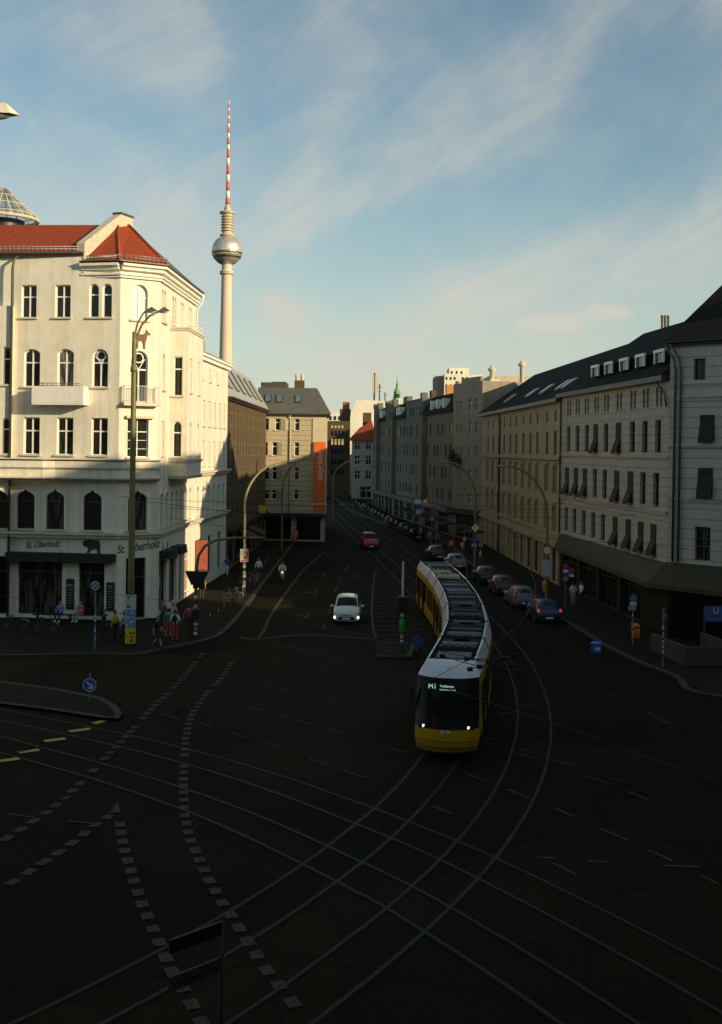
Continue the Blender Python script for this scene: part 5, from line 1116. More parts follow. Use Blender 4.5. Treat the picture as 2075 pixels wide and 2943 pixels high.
# ------------------------------------------------------------------ tram
def polyat(C):
    Ls = [0.0]
    for a, b in zip(C, C[1:]): Ls.append(Ls[-1]+(b-a).length)
    def f(s_):
        if s_ <= 0: return C[0]+(C[0]-C[1]).normalized()*(-s_)*1.0
        for i in range(len(C)-1):
            if Ls[i+1] >= s_: return C[i].lerp(C[i+1], (s_-Ls[i])/(Ls[i+1]-Ls[i]))
        return C[-1]
    return f
TP = polyat(catmull([(3.22,41.05),(3.85,44.6),(4.45,48.2),(5.0,51.8),(5.38,56),(5.68,61),(5.80,68),(5.62,76),(5.15,84)], 8))
yel = mat('tram_yellow', (.52,.30,.010), .32, var=.06, coat=.3); twh = mat('tram_white', (.60,.60,.60), .38, var=.06, scale=3, coat=.2)
tbl = mat('tram_black_glass', (.006,.006,.005), .22, var=.2, spec=.10); tdk = mat('tram_roof_dark', (.014,.014,.013), .8, var=.3, scale=2)
tg1 = mat('roof_unit_grey', (.075,.078,.088), .6, var=.25, scale=3); tg2 = mat('roof_unit_dark', (.026,.026,.027), .7, var=.3, scale=3)
rub = mat('bellows_rubber', (.012,.012,.012), .9, var=.2)
tram = empty('tram', (3.22,41.05,0), 0, 'long yellow tram with white roof edges and black windscreen coming round the bend', 'tram')
XS = [(1.12,.26),(1.2,.45),(1.2,1.15),(1.19,2.42),(1.175,2.86),(.985,3.30),(.95,3.38),(.88,3.38),(.86,3.08)]
def along(A, fv, rv, x, y, z): return (A.x+rv.x*x+fv.x*y, A.y+rv.y*x+fv.y*y, z)
seclen = [7.4,4.7,6.1,4.7,6.1,4.7,6.6]; s_ = 0.0
for i, ln in enumerate(seclen):
    A, B = TP(s_), TP(s_+ln); fv = (B-A).normalized(); rv = Vector((fv.y, -fv.x, 0)); y0 = 2.3 if i == 0 else .18; y1 = ln-.18 if i < 6 else ln
    W = lambda x, y, z: along(A, fv, rv, x, y, z)
    def strip(k0, k1, mb, yy0=None, yy1=None, off=0.0):
        yy0 = y0 if yy0 is None else yy0; yy1 = y1 if yy1 is None else yy1
        for sg in (-1, 1):
            P_ = [(sg*(x+off), z) for x, z in XS[k0:k1+1]]
            vs = [W(x, yy0, z) for x, z in P_]+[W(x, yy1, z) for x, z in P_]; m_ = len(P_)
            mb.add(vs, [(j, j+1, m_+j+1, m_+j) for j in range(m_-1)])
    mb = MB(); strip(0, 2, mb); strip(3, 4, mb)
    mb.poly([W(sx*x, y0, z) for sx, pts_ in ((-1, XS[:5]+[(.93,3.05)]), (1, [(.93,3.05)]+XS[:5][::-1])) for x, z in pts_]) if i else None
    mb.poly([W(sx*x, y1, z) for sx, pts_ in ((-1, XS[:5]+[(.93,3.05)]), (1, [(.93,3.05)]+XS[:5][::-1])) for x, z in pts_]); mb.poly([W(sx*1.12, yy, .26) for sx, yy in ((-1,y0),(1,y0),(1,y1),(-1,y1))])
    npl = 4 if ln < 5 else 5
    for k in range(npl+1):                       # yellow pillars between panes and doors
        yy = y0+.06+(y1-y0-.12)*k/npl
        for sg in (-1, 1): mb.add([W(sg*1.205, yy-.07, 1.13), W(sg*1.205, yy+.07, 1.13), W(sg*1.195, yy+.07, 2.44), W(sg*1.195, yy-.07, 2.44)], [(0,1,2,3)])
    body_ = mb.build('car_section', yel, tram, True)
    def sub(q, nm, m_): o = q.build(nm, m_); o.parent = body_; o.matrix_parent_inverse = Matrix.Identity(4); return o
    q = MB(); strip(2, 3, q); sub(q, 'window_band', tbl)
    q = MB(); strip(4, 7, q); sub(q, 'roof_edge', twh)
    q = MB(); strip(7, 8, q); q.poly([W(sx*.86, yy, 3.08) for sx, yy in ((-1,y0),(1,y0),(1,y1),(-1,y1))]); sub(q, 'roof_well', tdk)
    if ln > 5:
        for k in (0,1):
            yy = y0+(y1-y0)*(.28+.44*k)
            for sg in (-1,1): q = MB(); q.add([W(sg*1.212, yy-.62, .42), W(sg*1.212, yy+.62, .42), W(sg*1.202, yy+.62, 2.36), W(sg*1.202, yy-.62, 2.36)], [(0,1,2,3)]); sub(q, 'door', tbl)
    yy = y0+.35; k = 0; random.seed(30+i)
    while yy < y1-.8:
        L_ = random.choice((.7,1.1,1.5)); L_ = min(L_, y1-yy-.2); h_ = random.choice((.16,.26,.34)); q = MB(); cA = Vector(W(0, yy+L_/2, 3.08+h_/2))
        q.obox(cA, rv, fv, Vector((0,0,1)), 1.5 if k % 3 else 1.35, L_-.12, h_)
        if k % 2: 
            for j in range(4): q.obox(cA+rv*(-.5+.33*j)+Vector((0,0,h_/2+.02)), rv, fv, Vector((0,0,1)), .2, L_*.6, .04)
        q.obox(cA+rv*.82+Vector((0,0,-.05)), rv, fv, Vector((0,0,1)), .06, L_, .06)
        sub(q, 'roof_unit', tg1 if (k+i) % 2 == 0 else tg2); yy += L_+random.choice((.1,.3,.5)); k += 1
    if i == 0:                                    # the driver's nose
        rows = [(.22,.30,1.02,.6),(.34,.07,1.14,.62),(.8,0,1.2,.62),(1.16,.02,1.2,.62),(1.20,.05,1.195,.62),(2.0,.20,1.19,.60),(2.93,.52,1.17,.52),(2.97,.55,1.165,.52),(3.12,.82,1.09,.48),(3.25,1.2,1.01,.40),(3.36,1.72,.96,.2),(3.385,2.12,.93,.0)]
        cols = 15; grid = []
        for (z, b_, w_, D_) in rows:
            r_ = [W(-w_ if z < 3 else -w_, 2.3, z)]
            for j in range(cols): x = -math.cos(math.pi*j/(cols-1))*w_; r_.append(W(x, min(b_+D_*(abs(x)/w_)**2.6, 2.28), z))
            r_.append(W(w_, 2.3, z)); grid.append(r_)
        def rowsec(a_, b_, nm, m_, c0=0, c1=cols+1):
            q = MB(); vs = [p for r_ in grid[a_:b_+1] for p in r_[c0:c1+1]]; wd = c1-c0+1
            q.add(vs, [(r*wd+j, r*wd+j+1, (r+1)*wd+j+1, (r+1)*wd+j) for r in range(b_-a_) for j in range(wd-1)], 0, True); return sub(q, nm, m_)
        rowsec(0, 3, 'front_apron', yel); rowsec(3, 7, 'windscreen', tbl, 2, cols-1); rowsec(7, 11, 'front_roof', twh)
        rowsec(3, 7, 'front_pillar', yel, 0, 1).location.x += 0; rowsec(3, 7, 'side_window', tbl, 1, 2); rowsec(3, 7, 'side_window', tbl, cols-1, cols); rowsec(3, 7, 'front_pillar', yel, cols, cols+1)
        q = MB(); q.poly([grid[-1][0]] + grid[-1][1:]); q.poly([W(-.93,2.3,3.385), W(.93,2.3,3.385), W(.86,2.3,3.08), W(-.86,2.3,3.08)]); sub(q, 'roof_well', tdk)
        emi = mat('lit_headlight', (.9,.9,.85), .3, var=0, emit=(1.0,.98,.85), es=1.8)
        for sg in (-1, 1):
            yy = .03+.62*(.84/1.2)**2.6
            q = MB(); q.ball(W(sg*.84, yy, 1.22), .075, .05, .06, 10, 6); sub(q, 'headlight', emi)
            q = MB(); q.obox(W(sg*.80, yy-.015, 1.21), rv, fv, Vector((0,0,1)), .42, .05, .10); sub(q, 'headlight_housing', tbl)
            q = MB(); q.obox(W(sg*1.32, .75, 2.3), rv, fv, Vector((0,0,1)), .10, .12, .5); q.bar(W(sg*1.15,.8,2.6), W(sg*1.32,.75,2.5), .04); sub(q, 'mirror', rub)
        q = MB(); q.obox(W(0,-.005,1.09), rv, fv, Vector((0,0,1)), .34, .02, .11); sub(q, 'fleet_number_plate', whitep)
        Mx = Matrix(((rv.x, fv.x, 0, 0), (rv.y, fv.y, 0, 0), (0, 0, 1, 0), (0, 0, 0, 1)))
        led = mat('led_display', (.3,.6,.5), .4, var=0, emit=(.62,1.0,.86), es=.6)
        def tt(tx, sz, x, y, z, m_, tilt=0.0, sx=1.0, nm='destination_display'):
            me = text_mesh(tx, sz, .006); me.materials.append(m_); p_ = W(x, y, z)
            me.transform(Matrix.Scale(sx, 4, (1,0,0))); me.transform(Matrix.Translation(p_) @ Mx @ Matrix.Rotation(tilt, 4, 'X') @ Matrix.Rotation(R(90), 4, 'X')); o = bpy.data.objects.new(nm, me); sc.collection.objects.link(o); o.parent = body_
        tt('M1', .25, -.54, .46, 2.66, led, R(-18)); tt('Schillerstr.', .13, .02, .375, 2.70, led, R(-18)); tt('Niedersch\u00f6nhausen', .075, .04, .345, 2.58, led, R(-18))
        tt('4031', .10, 0, -.022, 1.09, blackm, 0, 1, 'fleet_number')
        q = MB(); q.tube([W(-.1,-.0,1.25), W(.25,.02,1.5), W(.55,.18,1.95)], .018, 5); sub(q, 'wiper', rub)
        for z_ in (.5,.72): q = MB(); q.tube([W(x, b_-.004, z_) for x, b_ in [(-1.0,.39),(-.7,.16),(-.35,.03),(0,0),(.35,.03),(.7,.16),(1.0,.39)]], .012, 4); sub(q, 'apron_joint', blackm)
        q = MB(); q.ball(W(0,1.25,3.26), .09,.09,.05,10,6); sub(q, 'roof_lamp', whitep)
    if i < 6:
        C_ = TP(s_+ln); q = MB(); q.lathe([(1.0,.35),(1.12,.5),(1.12,2.9),(.85,3.2),(.4,3.25)], 20, (C_.x,C_.y,0)); q.build('bellows', rub, tram, True)
    s_ += ln
for d_ in (2.6,4.4,13.6,15.4,24.4,26.2,35.4,37.2):
    for sg in (-1,1):
        p = TP(d_); t_ = (TP(d_+.1)-p).normalized(); rv = Vector((t_.y,-t_.x,0)); q = MB(); c_ = p+rv*sg*.72; 
        q.obox((c_.x,c_.y,.3), rv, t_, Vector((0,0,1)), .14, .5, .5)
        q.build('bogie_wheel', rub, tram, True)

# ------------------------------------------------------------------ cars
tyre = mat('tyre_rubber', (.012,.012,.012), .85, var=.2); rimm = mat('alloy_rim', (.30,.30,.29), .35, metal=.8, var=.1)
cgl = mat('car_glass', (.008,.010,.010), .12, var=.1, spec=.3)
def paint(name, col, r=.34): return mat(name, col, r, var=.05, scale=1.5, coat=.25)
headm = mat('headlamp_glass', (.45,.45,.42), .15, var=.1); fogm = mat('lit_fog_lamp', (.9,.9,.8), .3, var=0, emit=(1,.97,.75), es=2.5)
tailm = mat('tail_lamp', (.40,.02,.01), .25, var=.1); tail_on = mat('lit_tail_lamp', (.5,.04,.02), .3, var=0, emit=(1.0,.16,.05), es=.25)
STN = {'mpv': [(-2.28,.60,.55,.60,.45),(-2.18,.78,.72,.76,.62),(-1.75,.86,.86,.93,.70),(-1.28,.885,.94,1.04,.70),(-.50,.885,.97,1.53,.68),(.6,.885,.98,1.58,.67),(1.55,.87,.99,1.53,.64),(1.98,.85,1.0,1.38,.54),(2.22,.82,.95,.98,.62),(2.30,.76,.60,.62,.60)],
       'hatch': [(-1.98,.58,.52,.58,.42),(-1.90,.76,.70,.74,.60),(-1.5,.84,.84,.90,.66),(-1.0,.86,.90,1.0,.66),(-.35,.86,.93,1.44,.56),(.6,.86,.94,1.48,.56),(1.35,.85,.95,1.43,.54),(1.75,.82,.96,1.15,.54),(1.92,.80,.90,.93,.60),(2.0,.74,.55,.57,.58)],
       'estate': [(-2.3,.60,.52,.58,.45),(-2.2,.80,.70,.74,.62),(-1.6,.88,.82,.88,.70),(-1.0,.89,.88,.98,.70),(-.25,.89,.91,1.42,.58),(.8,.89,.92,1.46,.58),(1.8,.87,.93,1.40,.56),(2.15,.84,.94,1.10,.56),(2.3,.82,.88,.90,.62),(2.38,.76,.52,.55,.60)],
       'van': [(-1.98,.66,.60,.66,.50),(-1.92,.82,.80,.84,.62),(-1.5,.86,.98,1.05,.68),(-1.2,.87,1.05,1.15,.70),(-.7,.87,1.08,1.70,.66),(.6,.87,1.08,1.76,.68),(1.5,.87,1.08,1.76,.68),(1.92,.86,1.08,1.62,.66),(2.0,.85,1.0,1.04,.70),(2.05,.80,.50,.52,.66)]}
def ring(st):
    y, w_, zb, zt, wt = st
    h_ = [(w_*.93,.20),(w_,.36),(w_,(zb+.36)/2+.04),(w_*.965,zb),(wt,zt-.06),(wt*.6,zt),(0,zt+.012)]
    if zt-zb < .3: h_[4] = (wt+.06, zb+(zt-zb)*.5)
    return [(-x,y,z) for x,z in h_]+[(x,y,z) for x,z in h_[-2::-1]]
def make_car(kind, pm, label, group=None, fog=False, tail=False, plate='front', simple=False):
    S_ = STN[kind]; root = empty('parked_car' if group and 'parked' in group else 'car', label=label, cat='car', group=group); m_ = 13
    mb = MB(); vs = [p for st in S_ for p in ring(st)]; n = len(S_)
    mb.add(vs, [(i*m_+j, i*m_+j+1, (i+1)*m_+j+1, (i+1)*m_+j) for i in range(n-1) for j in range(m_-1)], 0, True)
    mb.add([p for p in ring(S_[0])], [list(range(m_))], 0); mb.add([p for p in ring(S_[-1])], [list(range(m_))], 0)
    mb.add([ring(S_[0])[0], ring(S_[0])[-1], ring(S_[-1])[-1], ring(S_[-1])[0]], [(0,1,2,3)])
    mb.build('body', pm, root)
    def quad(i, j, nm, j2=None, shr=.90, i2=None):
        j2 = j2 or j+1; i2 = i2 or i+1; P = [Vector(ring(S_[i])[j]), Vector(ring(S_[i])[j2]), Vector(ring(S_[i2])[j2]), Vector(ring(S_[i2])[j])]
        mid = [Vector(ring(S_[a_])[b_]) for a_ in (i,i2) for b_ in range(j,j2+1)]
        q = MB(); c_ = sum(P, Vector())/4; cols_ = list(range(j, j2+1)); r0 = [Vector(ring(S_[i])[b_]) for b_ in cols_]; r1 = [Vector(ring(S_[i2])[b_]) for b_ in cols_]
        nrm = (P[1]-P[0]).cross(P[2]-P[0]).normalized(); ctr = Vector((0, c_.y, .6)); nrm = nrm if nrm.dot(c_-ctr) > 0 else -nrm
        pts = [c_+(p-c_)*shr+nrm*.012 for p in r0+r1]; k = len(cols_); q.add(pts, [(a_, a_+1, k+a_+1, k+a_) for a_ in range(k-1)]); q.build(nm, cgl, root, fix=False)
    iw = [i for i in range(n-1) if S_[i+1][3]-S_[i][3] > .3][0]; ir = n-4
    quad(iw, 4, 'windscreen', 8, .93)
    quad(ir, 4, 'rear_window', 8, .90) if S_[ir][3]-S_[ir+1][3] < .3 and kind != 'van' else None
    quad(ir+1, 3, 'rear_window', 9, .80)
    for i in range(iw, ir+1):
        for j in (3, 8): quad(i, j, 'side_window', None, .86)
    for sx in (-1,1):
        for yy in (S_[0][0]+.82, S_[-1][0]-.80):
            wc = sx*(S_[4][1]-.10); q = MB(); q.lathe([(.20,-.11),(.30,-.11),(.325,-.07),(.325,.07),(.30,.11),(.20,.11)], 18, (wc,yy,.325), axis='x'); wh = q.build('wheel', tyre, root)
            q = MB(); q.lathe([(.0,.09*sx),(.19,.10*sx),(.205,.08*sx)], 18, (wc,yy,.325), axis='x')
            for a_ in range(5): t_ = a_*2*math.pi/5; q.bar((wc+sx*.105, yy+.03*math.cos(t_), .325+.03*math.sin(t_)), (wc+sx*.105, yy+.18*math.cos(t_), .325+.18*math.sin(t_)), .035)
            q.build('rim', rimm, wh)
        y0 = S_[1][0]; wf = S_[1][1]
        q = MB(); q.ball((sx*(wf-.10), y0+.10, S_[1][2]-.04), .15, .17, .07, 10, 6); q.build('headlight', headm, root)
        if fog: q = MB(); q.ball((sx*(wf-.02), y0+.02, .42), .085, .09, .10, 10, 6); q.build('fog_lamp', fogm, root)
        yr = S_[-2][0]; wr = S_[-2][1]; q = MB(); q.ball((sx*(wr-.06), yr-.02, S_[-2][2]-.02), .11, .09, .14 if kind != 'van' else .22, 10, 6); q.build('tail_light', tail_on if tail else tailm, root)
        ym = S_[iw][0]+.15; q = MB(); q.ball((sx*(S_[3][1]+.12), ym, S_[3][2]+.10), .11, .07, .075, 10, 6); q.bar((sx*(S_[3][1]-.05), ym, S_[3][2]+.05), (sx*(S_[3][1]+.08), ym, S_[3][2]+.08), .04); q.build('mirror', pm, root)
    q = MB(); yf = S_[0][0]; w0 = S_[0][1]
    q.add([(-w0*.95,yf-.012,.24),(w0*.95,yf-.012,.24),(w0*.78,yf-.012,.47),(-w0*.78,yf-.012,.47)], [(0,1,2,3)]); q.add([(-w0*.8,yf+.02,.60),(0,yf-.02,.54),(w0*.8,yf+.02,.60),(w0*.8,yf+.015,.64),(0,yf-.02,.60),(-w0*.8,yf+.015,.64)], [(0,1,4,5),(1,2,3,4)]); q.build('grille', blackm, root, fix=False)
    for (yy, z_, nm) in ((yf-.028,.36,'number_plate'),(S_[-1][0]+.02,.42 if kind != 'van' else .5,'number_plate')):
        q = MB(); q.box(-.26,.26,yy-.008,yy+.008,z_-.055,z_+.055); q.build(nm, whitep, root)
    q = MB(); q.box(-S_[-1][1]*.95,S_[-1][1]*.95,S_[-1][0]-.05,S_[-1][0]+.025,.22,.34); q.build('rear_bumper', blackm, root)
    return root
def put(o, x, y, rz=0.0, z=0.0): o.location = (x, y, z); o.rotation_euler = (0, 0, rz); return o
def repaint(root, pm):
    for c in root.children:
        nm_ = c.name.split('.')[0]
        if nm_ in ('body', 'mirror'): c.material_slots[0].link = 'OBJECT'; c.material_slots[0].material = pm
        elif nm_ in ('windscreen', 'rear_window', 'side_window'): c.material_slots[0].link = 'OBJECT'; c.material_slots[0].material = mat('dusty_car_glass', (.006,.006,.006), .5, var=.1, spec=.12)
wcar = make_car('mpv', paint('white_car_paint', (.66,.66,.64)), 'white people carrier with both fog lamps lit driving towards the viewer', fog=True); put(wcar, -.75, 75.3, R(-1))
rcar = make_car('van', paint('red_car_paint', (.42,.03,.02)), 'small bright red van driving towards the viewer far down the street'); put(rcar, 1.1, 129.6, R(6))
C1 = make_car('hatch', paint('blue_car_paint', (.010,.022,.075)), 'dark blue hatchback seen from behind with lit tail lamps, nearest car at the right kerb', tail=True); put(C1, 12.55, 76.0, R(183))
C2 = make_car('estate', paint('silver_car_paint', (.10,.115,.125)), 'silver-grey estate car parked just ahead of the dark blue hatchback'); put(C2, 12.0, 83.4, R(183))
C3 = make_car('hatch', paint('maroon_car_paint', (.06,.012,.010)), 'dark red hatchback parked ahead of the silver-grey estate'); put(C3, 11.5, 90.2, R(183))
C4 = make_car('estate', paint('black_car_paint', (.012,.013,.015)), 'black estate parked between the dark red hatchback and the silver saloon'); put(C4, 11.0, 97.6, R(184))
C5 = make_car('estate', paint('bright_silver_paint', (.15,.155,.155)), 'silver saloon-like estate car right behind the rear end of the tram'); put(C5, 9.3, 108.8, R(185))
C6 = make_car('hatch', paint('dark_red_paint_b', (.05,.012,.01)), 'dark red hatchback with its roof showing above the tail of the tram'); put(C6, 8.0, 117.5, R(186))
cols_ = [(.008,.008,.009),(.02,.022,.024),(.06,.062,.06),(.01,.012,.02),(.03,.008,.008),(.09,.09,.085),(.012,.012,.012)]
pk = make_car('hatch', paint('black_car_paint', (.012,.013,.015)), 'dark car in the long kerbside row of parked cars far down on the right', group='cars parked nose to tail far down the street')
for i in range(15):
    Y = 143+i*5.3; x = 7.6-.0975*(Y-148) if Y > 148 else 8.1; c = pk if i == 0 else copy_tree(pk); put(c, x-.95, Y, R(187))
    repaint(c, mat('parked_paint_%d' % (i % 7), cols_[i % 7], .9, var=.05, spec=.03))

# ------------------------------------------------------------------ people
skin = mat('skin', (.42,.24,.16), .6, var=.08, scale=8); hairm = mat('dark_hair', (.025,.016,.010), .7, var=.3, scale=20); shoe_d = mat('dark_shoes', (.02,.02,.02), .7); shoe_w = mat('white_shoes', (.6,.6,.57), .6)
def cloth(nm, c): return mat('cloth_'+nm, c, .9, var=.15, scale=12)
POSE = {
 'stand': dict(hip=.95, kn=[(-.10,-.01,.51),(.11,.0,.51)], an=[(-.11,.02,.09),(.13,.0,.09)], el=[(-.27,.03,1.16),(.27,.02,1.16)], wr=[(-.25,-.14,.98),(.28,-.06,.92)]),
 'walk': dict(hip=.94, kn=[(-.09,-.20,.52),(.09,.04,.50)], an=[(-.09,-.30,.10),(.09,.36,.16)], el=[(-.26,.12,1.17),(.26,-.08,1.16)], wr=[(-.27,.10,.93),(.26,-.24,.98)]),
 'sit': dict(hip=.50, kn=[(-.13,-.42,.52),(.13,-.42,.52)], an=[(-.12,-.48,.09),(.14,-.40,.09)], el=[(-.26,-.06,.74),(.26,-.06,.74)], wr=[(-.16,-.28,.62),(.16,-.28,.62)]),
 'cycle': dict(hip=.98, kn=[(-.10,-.32,.72),(.10,-.24,.58)], an=[(-.10,-.16,.40),(.10,-.10,.22)], el=[(-.28,-.30,1.22),(.28,-.30,1.22)], wr=[(-.24,-.52,1.06),(.24,-.52,1.06)], lean=.22)}
PM = {}
def body_mesh(pose):
    if pose in PM: return PM[pose]
    P = POSE[pose]; h = P['hip']; ln = P.get('lean', .0); up = lambda dz, k=1.0: (0, -ln*dz*k/.6*1.0, h+dz)
    V = [(0,0,h), up(.20), up(.42), up(.57), (0,-ln*1.05-.015,h+.66), (0,-ln*1.05-.02,h+.745), (0,-ln*1.0-.005,h+.825)]; rad = [.135,.125,.145,.055,.075,.098,.062]
    E = [(0,1),(1,2),(2,3),(3,4),(4,5),(5,6)]; tag_ = ['pelvis','torso','torso','neck','head','head','head']
    for i, sg in enumerate((-1,1)):
        b = len(V); sh = (sg*.175, up(.47)[1], h+.475); V += [sh, P['el'][i], P['wr'][i]]; rad += [.062,.045,.032]; E += [(2,b),(b,b+1),(b+1,b+2)]; tag_ += ['uarm','farm','hand']
        d = (Vector(P['wr'][i])-Vector(P['el'][i])).normalized(); V.append(tuple(Vector(P['wr'][i])+d*.07)); rad.append(.036); E.append((b+2,b+3)); tag_.append('hand')
        c = len(V); V += [(sg*.09,.0,h-.04), P['kn'][i], P['an'][i]]; rad += [.095,.062,.043]; E += [(0,c),(c,c+1),(c+1,c+2)]; tag_ += ['thigh','shin','foot']
        a_ = P['an'][i]; V += [(a_[0],a_[1]-.10,a_[2]-.045),(a_[0],a_[1]-.19,a_[2]-.055)]; rad += [.042,.03]; E += [(c+2,c+3),(c+3,c+4)]; tag_ += ['foot','foot']
    me = bpy.data.meshes.new('body'); me.from_pydata(V, E, []); o = bpy.data.objects.new('body', me); sc.collection.objects.link(o)
    sk = o.modifiers.new('s', 'SKIN'); 
    for i, r_ in enumerate(rad): me.skin_vertices[0].data[i].radius = (r_, r_*(.78 if tag_[i] in ('torso','pelvis') else 1.0)); 
    me.skin_vertices[0].data[0].use_root = True
    ss = o.modifiers.new('u', 'SUBSURF'); ss.levels = 1; ss.render_levels = 1
    dg = bpy.context.evaluated_depsgraph_get(); ev = bpy.data.meshes.new_from_object(o.evaluated_get(dg)); bpy.data.objects.remove(o)
    vs = [Vector(v.co) for v in ev.vertices]; nr = [Vector(v.normal) for v in ev.vertices]; fs = [list(p.vertices) for p in ev.polygons]
    bones = []
    for (a_, b_) in E: bones.append((Vector(V[a_]), Vector(V[b_]), tag_[a_], tag_[b_]))
    def lab(p):
        best, res = 1e9, 'torso'
        for a_, b_, ta, tb in bones:
            d = b_-a_; t_ = max(0, min(1, (p-a_).dot(d)/max(d.length_squared,1e-9))); q_ = (p-(a_+d*t_)).length
            if q_ < best:
                best = q_
                if (ta, tb) == ('uarm','farm'): res = 'uarm'
                elif (ta, tb) == ('farm','hand'): res = 'farm'
                elif (ta, tb) == ('pelvis','thigh') or (ta, tb) == ('thigh','shin'): res = 'thigh'
                elif (ta, tb) == ('shin','foot'): res = 'shin' if t_ < .9 else 'foot'
                elif (ta, tb) == ('pelvis','torso'): res = 'torso' if t_ > .25 else 'thigh'
                elif tb == 'head': res = 'head' if ta != 'neck' or t_ > .3 else 'neck'
                elif tb == 'neck': res = 'neck' if t_ > .55 else 'torso'
                elif tb == 'uarm': res = 'torso'
                else: res = tb
        return res
    L_ = [lab(sum((vs[k] for k in f), Vector())/len(f)) for f in fs]
    mb = MB(); mb.add(vs, fs, 0, True)
    hc = Vector(V[5])
    mb.ball((hc.x, hc.y-.098, hc.z-.01), .014,.022,.022,6,4)           # nose
    for sg in (-1,1): mb.ball((hc.x+sg*.092, hc.y+.01, hc.z), .012,.026,.034,6,4)
    for i, sg in enumerate((-1,1)):                                      # five fingers to each hand
        w_ = Vector(P['wr'][i]); d = (w_-Vector(P['el'][i])).normalized(); x_ = d.cross(Vector((1,0,0))).normalized() if abs(d.x) < .9 else Vector((0,1,0)); y_ = d.cross(x_)
        p0 = w_+d*.085
        for k, (off_, l_) in enumerate(((-.028,.062),(-.010,.075),(.010,.070),(.027,.055))):
            a_ = p0+x_*off_; mb.tube([a_, a_+d*l_*.5+y_*.006*sg, a_+d*l_*.85+y_*.022*sg, a_+d*l_+y_*.034*sg], [.010,.009,.008,.006], 6)
        a_ = w_+d*.04-x_*.03; mb.tube([a_, a_-x_*.025+d*.025, a_-x_*.03+d*.055], [.011,.010,.007], 6)
    bodym = mb.mesh('person_body', skin)
    def shell(labels, off_, nm, cond=None):
        q = MB(); use = [f for f, l in zip(fs, L_) if l in labels and (cond is None or cond(sum((vs[k] for k in f), Vector())/len(f)))]; mp = {}
        for f in use:
            for k in f: mp.setdefault(k, len(mp))
        vv = [None]*len(mp)
        for k, i_ in mp.items(): vv[i_] = vs[k]+nr[k]*off_
        q.add(vv, [[mp[k] for k in f] for f in use], 0, True); return q.mesh(nm, skin)
    PM[pose] = dict(body=bodym, top=shell(('torso','uarm'), .018, 'shirt'), topl=shell(('torso','uarm','farm'), .020, 'jacket'), trous=shell(('thigh','shin'), .014, 'trousers'), shorts=shell(('thigh',), .016, 'shorts'),
                    dress=shell(('torso','thigh'), .03, 'dress'), shoes=shell(('foot',), .010, 'shoes'), hair=shell(('head',), .016, 'hair', lambda p: p.z > hc.z+.045 or p.y > hc.y+.015), hat=shell(('head',), .026, 'cap', lambda p: p.z > hc.z+.04))
    return PM[pose]
def person(x, y, rz, pose, label, top=(.5,.5,.5), bot=(.02,.025,.04), long=False, shorts=False, dress=None, hair=None, hat=None, shoes=shoe_d, extra=None, z=.12, group=None, s=1.0):
    B = body_mesh(pose); root = empty('person', (x,y,z), rz, label, 'person', group); root.scale = (s,s,s)
    def part(nm, me, m_): o = link_mesh(nm, me, root); o.material_slots[0].link = 'OBJECT'; o.material_slots[0].material = m_; return o
    part('body', B['body'], skin); ck = lambda c: cloth('%02d%02d%02d' % tuple(int(v*99) for v in c), c)
    if dress: part('dress', B['dress'], ck(dress))
    else:
        part('jacket' if long else 'shirt', B['topl' if long else 'top'], ck(top)); part('shorts' if shorts else 'trousers', B['shorts' if shorts else 'trous'], ck(bot))
    part('shoes', B['shoes'], shoes); part('hair', B['hair'], hairm if hair is None else ck(hair))
    if hat: part('cap', B['hat'], ck(hat))
    if extra == 'backpack': q = MB(); q.ball((0,.20,1.28),.15,.10,.23,12,8); q.build('backpack', cloth('black', (.015,.015,.015)), root)
    if extra == 'bag': q = MB(); q.lathe([(.0,-.04),(.16,-.035),(.17,0),(.16,.035),(0,.04)], 16, (.30,.05,.92), axis='x'); q.tube([(.29,.05,1.08),(.22,.02,1.46)], .012, 5); q.build('shoulder_bag', cloth('straw', (.30,.27,.15)), root)
    return root

# ---- people on the cafe corner
bn = empty('bench', (-18.6,71.9,.12), 0, 'long low dark bench in front of the cafe windows', 'bench')
q = MB(); q.box(-2.4,2.4,-.22,.22,.40,.45); q.build('seat', blackm, bn)
for sx in (-2.1,0,2.1): q = MB(); q.box(sx-.04,sx+.04,-.2,.2,0,.398); q.build('leg', blackm, bn)
person(-19.25,71.95,R(-12),'sit','person in a blue shirt sitting on the cafe bench',(.12,.22,.42),(.015,.015,.02),True,shoes=shoe_w)
person(-17.95,71.95,R(-34),'sit','person in a pink shirt and pale jeans sitting on the cafe bench',(.60,.12,.16),(.16,.24,.27),True,shoes=shoe_w)
person(-14.9,65.3,R(100),'stand','person in black clothes standing left of the one in the yellow jacket',(.015,.015,.015),(.02,.02,.02),True)
person(-14.2,65.0,R(250),'stand','person in a yellow jacket between the no-stopping sign and the lamp post',(.55,.36,.02),(.02,.02,.02),True)
person(-13.62,64.7,R(80),'walk','person in a pale blue T-shirt and dark trousers just left of the postered lamp post',(.36,.38,.50),(.02,.02,.025))
person(-11.35,62.95,R(75),'walk','person in dark top and bare legs striding along with a round straw bag',(.02,.02,.02),(.02,.02,.03),shorts=True,extra='bag',hair=(.12,.06,.03))
person(-11.25,66.0,R(185),'stand','person in a teal shirt and red and white shorts among the waiting group',(.05,.16,.15),(.45,.07,.05),shorts=True)
person(-10.75,65.4,R(180),'stand','person in a white T-shirt and red trousers with a black backpack, seen from behind',(.72,.70,.66),(.38,.05,.04),extra='backpack',shoes=shoe_w)
person(-11.5,69.0,R(20),'stand','person with a white cap and lilac shirt behind the waiting group',(.40,.36,.48),(.03,.03,.04),hat=(.8,.8,.78))
